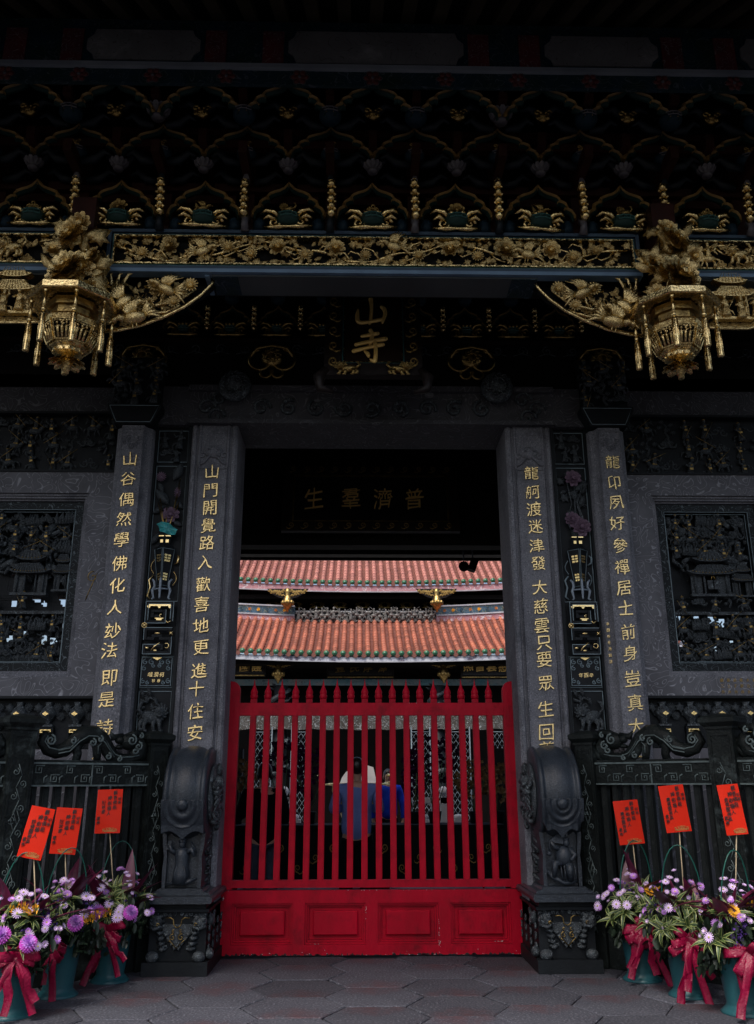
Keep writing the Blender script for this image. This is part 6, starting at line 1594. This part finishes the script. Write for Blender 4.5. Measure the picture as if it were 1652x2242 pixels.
for x in (585, 645, 925, 1003):
    w = at(x, 1798, YR); q = MB(); q.box(-.12, .12, -.1, .1, w.z-.06, w.z+.03); q.ell((0, 0, w.z+.07), (.10, .08, .06)); part('stone_bracket', q, 'white_stone', t, loc=(w.x, -.1, 0))
YB = 7.2; w = at(780, 1716, YB)
t = thing('incense_burner', 'gilded rimmed incense burner in front of bright white cloth', 'incense burner', (w.x, YB, w.z))
q = MB(); q.lathe([(.20, -.7), (.28, -.45), (.42, -.12), (.42, -.03), (.38, -.02)], n=20); part('bowl', q, 'gold_dull', t)
q = MB(); q.lathe([(.43, -.03), (.60, -.02), (.60, .01), (.42, .015)], n=28); part('rim', q, 'gold', t)
for k in (-1, 1): q = MB(); q.tube([(k*.50, 0, .0), (k*.62, -.03, .02), (k*.66, -.03, .13), (k*.55, 0, .15)], .028, 7); part('handle', q, 'gold', t)
YC = 9.0; cc = at(762, 1718, YC)
t = thing('white_canopy', 'bright white draped cloth behind the incense burner', 'cloth', cc)
q = MB()
o1 = [(at(x, y, YC)-cc) for x, y in ((742, 1722), (836, 1722), (824, 1706), (818, 1680), (806, 1676), (790, 1688), (770, 1684), (758, 1690), (749, 1703))]
q.prism([(v.x, v.z) for v in o1], 0, .03); part('cloth_sheet', q, 'white_stone', t)
rnd = random.Random(17)
for i, (x, z, w_, h_, mt) in enumerate(((-1.12, 1.80, .36, .26, 'orchid'), (-.78, 1.62, .24, .34, 'orchid'), (.90, 1.78, .40, .30, 'orchid'), (.62, 1.62, .18, .30, 'orchid'), (-1.75, 1.60, .26, .2, 'brown_flower'), (1.45, 1.55, .28, .24, 'brown_flower'), (1.75, 1.5, .2, .25, 'brown_flower'))):
    t = thing('potted_orchid', ('dark purple' if mt == 'orchid' else 'tan')+' orchid spray on the offering table, '+('leftmost purple', 'purple one left of the man', 'rightmost purple', 'purple one right of the man', 'far left end', 'right of the purple ones', 'far right end')[i], 'potted plant', (x, 3.6, .98), group='orchids on the offering table')
    mb = MB(); mb.lathe([(.07, 0), (.09, .14), (.095, .15), (.01, .15)], n=12); part('pot', mb, 'slate', t)
    mb = MB()
    for k in range(6):
        a = rnd.uniform(0, 6); mb.tube([(0, 0, .12), (.4*w_*math.cos(a), .1*math.sin(a), (z-.98)*.6), (w_*math.cos(a)*.8, .15*math.sin(a), z-.98)], .006, 4)
    part('stem', mb, 'stem', t)
    mb = MB()
    for k in range(110):
        a = rnd.uniform(0, 2*PI); r_ = math.sqrt(rnd.random()); px, pz = w_*r_*math.cos(a), h_*r_*math.sin(a); py = rnd.uniform(-.14, .14)
        for q in range(4):
            b_ = q*PI/2+rnd.random(); Mx = Matrix.Translation((px, py, z-.98+pz)) @ Matrix.Rotation(b_, 4, 'Y') @ Matrix.Rotation(.4, 4, 'X'); petal(mb, Mx, .035, .03, .1)
    part('blossoms', mb, mt, t, kind='stuff')

# ------------------------------------------------------------------ people, each body one skinned surface
def skin_mesh(name, verts, edges, mats, sub=2):
    me = bpy.data.meshes.new(name); me.from_pydata([v[:3] for v in verts], edges, [])
    ob = bpy.data.objects.new('tmp', me); COL.objects.link(ob)
    md = ob.modifiers.new('s', 'SKIN'); md.use_smooth_shade = True
    for i, v in enumerate(verts):
        d = me.skin_vertices[0].data[i]; d.radius = (v[3], v[4] if len(v) > 4 else v[3]); d.use_root = (i == 0)
    ss = ob.modifiers.new('u', 'SUBSURF'); ss.levels = sub
    dg = bpy.context.evaluated_depsgraph_get(); dg.update()
    out = bpy.data.meshes.new_from_object(ob.evaluated_get(dg)); bpy.data.objects.remove(ob)
    out.materials.clear(); out.materials.append(M[mats]); out.name = name
    for p in out.polygons: p.use_smooth = True
    return out
def person(label, loc, rz, h, top, legs, arms='front', hat=None):
    t = thing('person', label, 'person', loc, rz)
    k = h/1.75
    sh = .195; J = {}
    ar = {'front': [(-.27, -.02, 1.18), (-.17, -.24, 1.20), (.27, -.02, 1.18), (.17, -.24, 1.20)], 'down': [(-.27, .01, 1.12), (-.28, -.03, .86), (.27, .01, 1.12), (.28, -.03, .86)]}[arms]
    V = [(0, 0, .95, .13, .10), (0, 0, 1.10, .125, .095), (0, .01, 1.28, .145, .10), (0, .01, 1.42, .12, .085), (0, 0, 1.50, .052), (0, -.01, 1.57, .058), (0, -.012, 1.65, .078, .09), (0, 0, 1.71, .06, .07),
         (-sh, .01, 1.43, .055), (ar[0][0], ar[0][1], ar[0][2], .042), (ar[1][0], ar[1][1], ar[1][2], .030), (ar[1][0]*.85, ar[1][1]-.07*(arms == 'front'), ar[1][2]-.09*(arms != 'front'), .034),
         (sh, .01, 1.43, .055), (ar[2][0], ar[2][1], ar[2][2], .042), (ar[3][0], ar[3][1], ar[3][2], .030), (ar[3][0]*.85, ar[3][1]-.07*(arms == 'front'), ar[3][2]-.09*(arms != 'front'), .034),
         (-.10, 0, .86, .085), (-.11, -.01, .48, .058), (-.11, .02, .10, .042), (-.11, -.12, .04, .036),
         (.10, 0, .86, .085), (.11, -.01, .48, .058), (.11, .02, .10, .042), (.11, -.12, .04, .036)]
    V = [tuple(c*k for c in v) for v in V]
    E_ = [(0, 1), (1, 2), (2, 3), (3, 4), (4, 5), (5, 6), (6, 7), (3, 8), (8, 9), (9, 10), (10, 11), (3, 12), (12, 13), (13, 14), (14, 15), (0, 16), (16, 17), (17, 18), (18, 19), (0, 20), (20, 21), (21, 22), (22, 23)]
    part('body', skin_mesh('body', V, E_, 'skin'), None, t)
    g_ = 1.18
    S = [(0, 0, .84, .20, .145), (0, 0, 1.08, .17, .125), (0, .01, 1.28, .185, .125), (0, .01, 1.41, .15, .105), (0, .0, 1.475, .065), (-sh, .01, 1.42, .078), (ar[0][0]*1.02, ar[0][1], ar[0][2], .066), (ar[1][0]*1.0, ar[1][1]*.8, ar[1][2]+.02, .052),
         (sh, .01, 1.42, .078), (ar[2][0]*1.02, ar[2][1], ar[2][2], .066), (ar[3][0], ar[3][1]*.8, ar[3][2]+.02, .052)]
    me = skin_mesh('shirt', [tuple(c*k for c in v) for v in S], [(0, 1), (1, 2), (2, 3), (3, 4), (3, 5), (5, 6), (6, 7), (3, 8), (8, 9), (9, 10)], top)
    for v in me.vertices:
        n_ = noise.noise(v.co*Vector((7, 7, 3.5)) if False else Vector((v.co.x*8, v.co.y*8, v.co.z*4)))
        v.co.x += .012*n_; v.co.y += .014*noise.noise(Vector((v.co.x*6, 3, v.co.z*9)))
    part('shirt', me, None, t)
    T = [(0, 0, 1.0, .165, .12), (-.10, 0, .84, .115, .11), (-.115, -.01, .48, .085), (-.12, .01, .10, .075), (.10, 0, .84, .115, .11), (.115, -.01, .48, .085), (.12, .01, .10, .075)]
    part('trousers', skin_mesh('trousers', [tuple(c*k for c in v) for v in T], [(0, 1), (1, 2), (2, 3), (0, 4), (4, 5), (5, 6)], legs), None, t)
    hb = MB(); hb.ell((0, .018, 1.675), (.088, .098, .098), 0, 16, 12)
    for sg in (-1, 1): hb.ell((sg*.075, .02, 1.62), (.018, .04, .05))
    hb.v = [tuple(c*k for c in v) for v in hb.v]
    part('hair', hb, 'hair', t)
    fc = MB()
    for sg in (-1, 1): fc.ell((sg*.03, -.092, 1.635), (.011, .006, .006)); fc.ell((sg*.082, .0, 1.62), (.012, .02, .03))
    fc.ell((0, -.10, 1.60), (.012, .018, .02)); fc.ell((0, -.088, 1.565), (.022, .008, .006))
    fc.v = [tuple(c*k for c in v) for v in fc.v]; part('face_features', fc, 'skin', t)
    if arms == 'front' or True:
        for sg in (-1, 1):
            hd = MB(); i = 11 if sg < 0 else 15; p0 = Vector(V[i][:3]); dirv = (Vector(V[i][:3])-Vector(V[i-1][:3])).normalized()
            for f_, l in enumerate((.062, .072, .070, .055)):
                off = Vector((sg*(.022-.015*f_), 0, .0)); a = p0+off; b_ = a+dirv*l*.6+Vector((0, 0, -.01)); c = b_+dirv*l*.4+Vector((-sg*.004, 0, -.02)); hd.tube([a, b_, c], [.009, .008, .006], 6)
            a = p0-dirv*.03; hd.tube([a, a+Vector((-sg*.035, -.01, .005)), a+Vector((-sg*.045, -.03, 0))], [.011, .010, .007], 6)
            part('fingers', hd, 'skin', t)
    for sg in (-1, 1):
        s_ = MB(); s_.ell((sg*.115*k, -.05*k, .045), (.045, .13, .045), 0, 12, 8); part('shoe', s_, 'trousers', t)
    return t
person('man seen from behind in blue shirt at the offering table', (-.145, 1.75, 0), PI, 1.76, 'shirt', 'trousers')
person('person in bright blue top beyond the offering table', (P(850, 1700, 7.9).x, 7.9, .0), 0, 1.72, 'shirt_bright', 'trousers', 'down')
person('person in dark clothes and jeans behind the leftmost pickets', (-1.18, 1.5, 0), PI+.3, 1.70, 'dark_cloth', 'jeans')

# ------------------------------------------------------------------ flower arrangements along the balustrades
bk_ = MB(); bk_.lathe([(.150, 0), (.152, .008), (.135, .022), (.112, .045), (.108, .06), (.128, .22), (.142, .34), (.150, .345), (.150, .36), (.140, .36), (.136, .34), (.10, .06), (.001, .05)], n=32, cap=False)
bk_.add([(0.0, -.135, .06)], [], 0)
bkm_ = bk_.mesh('flower_bucket', 'bucket')
hp = MB(); hp.tube([(.13*math.cos(a), 0, .60+.44*math.sin(a)*1.0) if 0 <= a <= PI else (0, 0, 0) for a in [i*PI/16 for i in range(17)]], .0045, 6)
for sg in (-1, 1): hp.tube([(sg*.13, 0, .60), (sg*.14, 0, .33)], .006, 6)
hpm = hp.mesh('handle_hoop', 'hoop')
def daisy(n, l, tilt, mt, rings=1, eye='flower_eye_yellow'):
    mb = MB()
    for r_ in range(rings):
        for k in range(n-2*r_):
            Mx = Matrix.Rotation(2*PI*(k+.5*r_)/(n-2*r_), 4, 'Z') @ Matrix.Rotation(R(-90+tilt+22*r_), 4, 'X'); petal(mb, Mx, l*(1-.18*r_), .21*l, -.1)
    mb.ell((0, 0, .12*l), (.2*l, .2*l, .12*l), 1, 8, 5)
    return mb.mesh('daisy', (mt, eye))
DA = [daisy(14, .036, 10, 'petal_white', 1), daisy(14, .032, 16, 'petal_lilac', 2), daisy(12, .026, 34, 'petal_white', 2)]
POM = MB()
for r_ in range(6):
    n = (20, 18, 16, 12, 8, 5)[r_]
    for k in range(n):
        Mx = Matrix.Rotation(2*PI*(k+.5*r_)/n, 4, 'Z') @ Matrix.Rotation(R(-100+19*r_), 4, 'X') @ Matrix.Translation((0, 0, .006)); petal(POM, Mx, .044, .013, -.2, 0 if r_ < 3 else 1)
POM = POM.mesh('chrysanthemum', ('petal_magenta', 'petal_lilac'))
SUNF = daisy(20, .040, 12, 'petal_yellow', 2, 'flower_eye'); 
def blade(l, w, curl, m0, m1, edge=.30, n=7, fold=.35, name='leaf'):
    """long arching leaf with a pale margin, rooted at the origin and rising along z then bending to -y"""
    mb = MB(); cs = []
    for i in range(n+1):
        t = i/n; a = curl*t; cs.append((Vector((0, -math.sin(a)*l*t*.8, math.cos(a*.9)*l*t*.95)), w*math.sin(PI*min(1, .12+.88*t)**.8)*.5 if t < 1 else .0005))
    vs = []
    for c, ww in cs:
        for u in (-1, -(1-edge), 0, 1-edge, 1): vs.append(c+Vector((u*ww, -abs(u)*ww*fold*-1*.6, abs(u)*ww*fold)))
    o_ = len(vs); 
    f0 = [(i*5+j, i*5+j+1, (i+1)*5+j+1, (i+1)*5+j) for i in range(n) for j in (1, 2)]; f1 = [(i*5+j, i*5+j+1, (i+1)*5+j+1, (i+1)*5+j) for i in range(n) for j in (0, 3)]
    mb.add(vs, f0, 0, True)
    mb.add(vs, f1, 1, True)
    return mb.mesh(name, (m0, m1))
VL = [blade(.17, .032, c, 'leaf_green', 'leaf_cream') for c in (.6, 1.0, 1.5)]
PL = [blade(.46, .095, c, 'leaf_purple', 'leaf_purple', name='purple_leaf') for c in (.15, .4, .8)]
DL = MB(); rnd = random.Random(30)
for k in range(16):
    Mx = Matrix.Translation((rnd.uniform(-.05, .05), rnd.uniform(-.05, .05), rnd.uniform(-.07, .05))) @ Euler((rnd.uniform(-1.8, .2), 0, rnd.uniform(0, 6.3))).to_matrix().to_4x4(); petal(DL, Mx, .06, .03, .2)
DL = DL.mesh('foliage_sprig', 'leaf_dark')
VI = MB()
for k in range(30):
    Mx = Matrix.Translation((rnd.uniform(-.03, .03), rnd.uniform(-.03, .03), rnd.uniform(-.04, .06))) @ Euler((rnd.uniform(-1.8, .2), 0, rnd.uniform(0, 6.3))).to_matrix().to_4x4(); petal(VI, Mx, .014, .012, .1)
VI = VI.mesh('violet_filler', 'petal_violet')
YE = MB()
for k in range(34):
    Mx = Matrix.Translation((rnd.uniform(-.045, .045), rnd.uniform(-.03, .03), rnd.uniform(-.02, .02))) @ Euler((rnd.uniform(-1.4, .2), 0, rnd.uniform(0, 6.3))).to_matrix().to_4x4(); petal(YE, Mx, .024, .010, .1)
YE = YE.mesh('yellow_flower', 'petal_yellow')
def strip_mesh(pts, w, side, mt='ribbon', name='ribbon_loop', taper=None):
    mb = MB(); vs = []; pts = [Vector(p) for p in pts]; n = len(pts)
    for i, p in enumerate(pts):
        tg = (pts[min(i+1, n-1)]-pts[max(i-1, 0)]).normalized(); sd_ = Vector(side[i] if isinstance(side, list) else side); sd_ = (sd_-tg*sd_.dot(tg)).normalized(); nn = tg.cross(sd_)
        ww = w*(taper[i] if taper else 1)
        wr = .05*math.sin(i*2.3+n)
        for u, c in ((-1, 0), (-.4, .07+wr), (.4, -.03-wr), (1, 0)): vs.append(p+sd_*(u*ww*.5)+nn*(c*w))
        for u, c in ((-1, 0), (-.4, .07+wr), (.4, -.03-wr), (1, 0)): vs.append(p+sd_*(u*ww*.5)+nn*(c*w+.0012))
    fs = []
    for i in range(n-1):
        for j in range(3): fs += [(i*8+j, i*8+j+1, (i+1)*8+j+1, (i+1)*8+j), (i*8+4+j+1, i*8+4+j, (i+1)*8+4+j, (i+1)*8+4+j+1)]
        fs += [(i*8, (i+1)*8, (i+1)*8+4, i*8+4), (i*8+3, i*8+7, (i+1)*8+7, (i+1)*8+3)]
    mb.add(vs, fs, 0, True); return mb.mesh(name, mt)
def loop_pts(a, l, dep):
    out = []
    for i in range(19):
        t = i/18; r_ = l*math.sin(PI*t)**.7; out.append((math.cos(a)*r_, -.035-dep*math.cos(PI*t)*math.sin(PI*t)**.6, math.sin(a)*r_-.03*math.sin(PI*t)))
    return out
LOOPS = [strip_mesh(loop_pts(a, l, dp), w_, (-math.sin(a), -.25, math.cos(a))) for a, l, dp, w_ in ((.15, .19, .06, .075), (PI-.15, .19, .06, .075), (-.45, .17, .05, .07), (PI+.45, .17, .05, .07), (.8, .14, .05, .07), (2.35, .14, .05, .07), (-1.2, .14, .05, .07), (-2.0, .13, .05, .07))]
TAILS = [strip_mesh([(0, -.03, 0), (s_*.03, -.07, -.06), (s_*.06, -.085, -.14), (s_*.06+dx*.5, -.07, -.23), (s_*.08+dx, -.06, -l*.8), (s_*.11+dx, -.08, -l)], .062, [(1, .2*s_, 0), (1, .35*s_, 0), (1, .1, 0), (1, -.35*s_, 0), (1, -.2, .2), (1, -.2, .2)], name='ribbon_tail') for s_, l, dx in ((-1, .36, 0), (1, .32, .02), (1, .44, .05), (-1, .42, -.06))]
def bouquet(ix, x, y, seed, zoff, label, cardd, ph):
    rnd = random.Random(seed); side = 'left' if x < 0 else 'right'
    b = thing('flower_bucket', f'teal plastic flower bucket, {label}', 'bucket', (x, y, 0), rnd.uniform(-.2, .2), group='teal flower buckets')
    part('tub', bkm_, None, b, scale=(1, 1, zoff/.36))
    q = thing('flower_arrangement', f'lilac daisies with red ribbon, {label}', 'flowers', (x, y, zoff-.36), 0, group='flower arrangements')
    part('handle_hoop', hpm, None, q, loc=(rnd.uniform(-.03, .03), .02, .0), rot=(rnd.uniform(-.15, .15), 0, rnd.uniform(-.5, .5)), scale=(1.15, 1, 1))
    def dome(lo=0., hi=1., rr_=.30, tall=.30, zb=.42):
        a = rnd.uniform(0, 2*PI); e = rnd.uniform(lo, hi)*PI/2
        if math.sin(a) > .4: a = -a
        return Vector((rr_*math.cos(a)*math.cos(e), rr_*.75*math.sin(a)*math.cos(e), zb+tall*math.sin(e))), a, e
    sp = MB()
    for k in range(30):
        p, a, e = dome(); sp.tube([(0, 0, .32), (p.x*.6, p.y*.6, p.z-.1), tuple(p*1.0)], .0028, 4)
    part('stem', sp, 'stem', q)
    for k in range(48):
        p, a, e = dome(-.15, .95, rnd.uniform(.12, .26), .22, .36); part('foliage_sprig', DL, None, q, loc=p, rot=(rnd.uniform(-.5, .5), rnd.uniform(-.5, .5), rnd.uniform(0, 6)), scale=rnd.uniform(.9, 1.5))
    for k in range(9):    # rosettes of striped leaves
        p, a, e = dome(.05, .95, .23, .24, .42); tilt = Vector((p.x*1.6, p.y*1.6-.10, .22)).to_track_quat('Z', 'Y').to_matrix()
        for j in range(9):
            rm__ = tilt @ Matrix.Rotation(j*2*PI/9+rnd.uniform(-.3, .3), 3, 'Z') @ Matrix.Rotation(rnd.uniform(.1, .8), 3, 'X')
            part('leaf', rnd.choice(VL), None, q, loc=p, rot=rm__.to_euler(), scale=rnd.uniform(.65, 1.05))
    for k in range(ph+4):
        a = rnd.uniform(-PI*1.0, PI*1.0); le = rnd.uniform(.1, .9)
        rm__ = Euler((0, 0, a)).to_matrix() @ Matrix.Rotation(rnd.uniform(.1, 1.15), 3, 'X')
        part('purple_leaf', rnd.choice(PL), None, q, loc=(rnd.uniform(-.12, .12), rnd.uniform(-.08, .05), .46+.1*le), rot=rm__.to_euler(), scale=rnd.uniform(.7, 1.15))
    for k in range(38):
        p, a, e = dome(.0, .95, rnd.uniform(.22, .37), rnd.uniform(.20, .40), .45); nrm = Vector((p.x, p.y*1.2-.12, (p.z-.40)*.9)).normalized()
        part('daisy', DA[rnd.randint(0, 2)], None, q, loc=p, rot=(nrm.to_track_quat('Z', 'Y').to_matrix() @ Euler((rnd.uniform(-.3, .3), rnd.uniform(-.3, .3), 0)).to_matrix()).to_euler(), scale=rnd.uniform(.65, 1.12))
    if x < 0:
        for k in range(2):
            p = Vector((rnd.uniform(.02, .20)*(1 if k else -.5), -.24, .46+rnd.uniform(0, .08)))
            part('chrysanthemum', POM, None, q, loc=p, rot=(Vector((p.x, -.5, .35)).to_track_quat('Z', 'Y')).to_euler(), scale=1.15)
    for k in range(2):
        p, a, e = dome(.15, .7, .26, .26, .45); part('yellow_flower', YE if (k or x < 0) else SUNF, None, q, loc=p+Vector((0, -.04, 0)), rot=(R(60) if not (k or x < 0) else .3, 0, rnd.uniform(-.5, .5)), scale=1.2)
    for k in range(5):
        p, a, e = dome(.1, .7, .26, .26, .42); part('violet_filler', VI, None, q, loc=p, scale=1.2)
    # ribbon bow
    rx = rnd.uniform(-.06, .06); rz_ = .40
    bow = part('ribbon_bow', (lambda m_: (m_.ell((0, 0, 0), (.032, .03, .035), 0, 12, 8), m_)[1])(MB()), 'ribbon', q, loc=(rx, -.17, rz_), rot=(0, rnd.uniform(-.25, .25), rnd.uniform(-.5, .5)), scale=.82)
    for k, me in enumerate(LOOPS): part('ribbon_loop', me, None, bow, rot=(rnd.uniform(-.15, .15), rnd.uniform(-.25, .25), rnd.uniform(-.35, .35)), scale=rnd.uniform(.85, 1.12))
    for k in range(4): part('ribbon_tail', TAILS[k], None, bow, rot=(rnd.uniform(-.1, .1), rnd.uniform(-.2, .2), rnd.uniform(-.4, .4)), scale=rnd.uniform(.9, 1.15))
    if cardd:
        cx_, cy2, w_, h_, tl, cols, Yc, sx_, desc = cardd
        pc_ = P(cx_, cy2, Yc)
        c = thing('prayer_card', desc, 'card', pc_, 0, group='red prayer cards')
        c.rotation_euler = (R(-4), R(tl), R(rnd.uniform(-6, 6)))
        cw, chh = w_, h_
        n = 6; vs = []
        for i in range(n+1):
            for j in range(n+1): u, v_ = -1+2*i/n, -1+2*j/n; vs.append((u*cw/2, -.006*(1-u*u)+.003*math.sin(v_*3+u*2)+.006*max(0, v_*u-.3)**2*(1 if ix % 2 else -1), v_*chh/2))
        vs2 = [(a, b_+.0012, c_) for a, b_, c_ in vs]; L = len(vs)
        fs = [(i*(n+1)+j, (i+1)*(n+1)+j, (i+1)*(n+1)+j+1, i*(n+1)+j+1) for i in range(n) for j in range(n)]
        mb = MB(); mb.add(vs+vs2, fs+[tuple(L+z for z in reversed(f)) for f in fs], 0, True); part('paper', mb, 'card', c)
        col_x = [.40, .215, .0, -.215, -.38]
        tops = [.28, .42, .30, .20, -.16]
        for ci, tx in enumerate(cols):
            sz = (.075, .105, .112, .10, .095)[ci]*chh
            for r__, ch in enumerate(tx):
                zz = tops[ci]*chh-r__*(sz*1.06 if len(tx) < 5 else sz*.98)
                part('written_character', glyph(ch, 'ink', .0012, .008, slant=.16), None, c, loc=(col_x[ci]*cw-.02*cw*r__*(tl > 3)*0, -.009, zz), scale=(sz*.92, 1, sz))
        for i, ch in enumerate('花玉號花店'): a = (i-2)*.22; part('printed_character', glyph(ch, 'card_gold', .001, .0, slant=0), None, c, loc=((i-2)*.028*cw/.24+.02, -.009, -.40*chh-.01*abs(i-2)**1.5*chh), rot=(0, a*.6, 0), scale=(.026, 1, .026))
        for r__ in (0, 1): part('printed_line', B(-.05*cw/.24+.02, .05*cw/.24+.02, -.0085, -.0075, -.435*chh-.022*r__*chh-.004, -.435*chh-.022*r__*chh), 'card_gold', c)
        # bamboo stick down to the flowers
        inv = c.rotation_euler.to_matrix().inverted(); foot = Vector((x+sx_, y+.0, .50))-Vector(c.location); fl_ = inv @ foot
        mb = MB(); mb.tube([(0.01, .008, -.30*chh), tuple(fl_)], .0042, 6); part('stick', mb, 'bamboo', c)
fo = '佛園佛具'
CW = .0
cards = {
    0: (80, 1823, .175, .345, 10, ['叩謝', '觀音佛祖', '神佑福人', '妙'+fo, '敬奉'], -2.05, .12, 'red brush written card tilted right, leftmost of the left cards'),
    1: (145, 1819, .195, .335, 3.5, ['叩謝', '觀音佛祖', '神佑福人', '陳秋蓉', '敬奉'], -1.50, .02, 'red brush written card, middle left one touching the tilted card'),
    2: (239, 1776, .205, .345, -1, ['叩謝', '觀音佛祖', '神佑福人', '陳秋蓉', '敬奉'], -1.0, .0, 'red card with black brush writing, highest of the three left cards'),
    3: (1377, 1800, .205, .345, -4.5, ['叩謝', '觀音佛祖', '神佑福人', '廣'+fo, '敬奉'], -1.05, .03, 'glossy red brush written card, lowest right one nearest the drum stone'),
    4: (1478, 1770, .195, .345, -4.5, ['叩謝', '觀音佛祖', '神佑福人', '廣'+fo, '敬奉'], -1.6, .03, 'red card with black brush writing, middle of the three right cards'),
    5: (1604, 1772, .150, .345, -4.5, ['叩謝', '觀音佛祖', '神佑福人', '金'+fo, '敬奉'], -2.1, .0, 'narrow red brush written card at the right edge of the photo')}
spots = [(-2.475, -2.0, 'nearest the camera at the left edge', 7), (-2.353, -1.42, 'middle of the left row', 9), (-2.10, -.93, 'innermost of the left row beside the pedestal', 11), (2.132, -1.03, 'innermost of the right row beside the pedestal', 8), (2.31, -1.57, 'middle of the right row', 9), (2.50, -2.07, 'nearest the camera at the right edge', 11)]
for i, (x, y, lb, ph) in enumerate(spots): bouquet(i, x, y, 100+i, .36, lb, cards[i], ph)
bouquet(6, 2.86, -2.30, 120, .36, 'partly outside the frame at the right edge', None, 6)
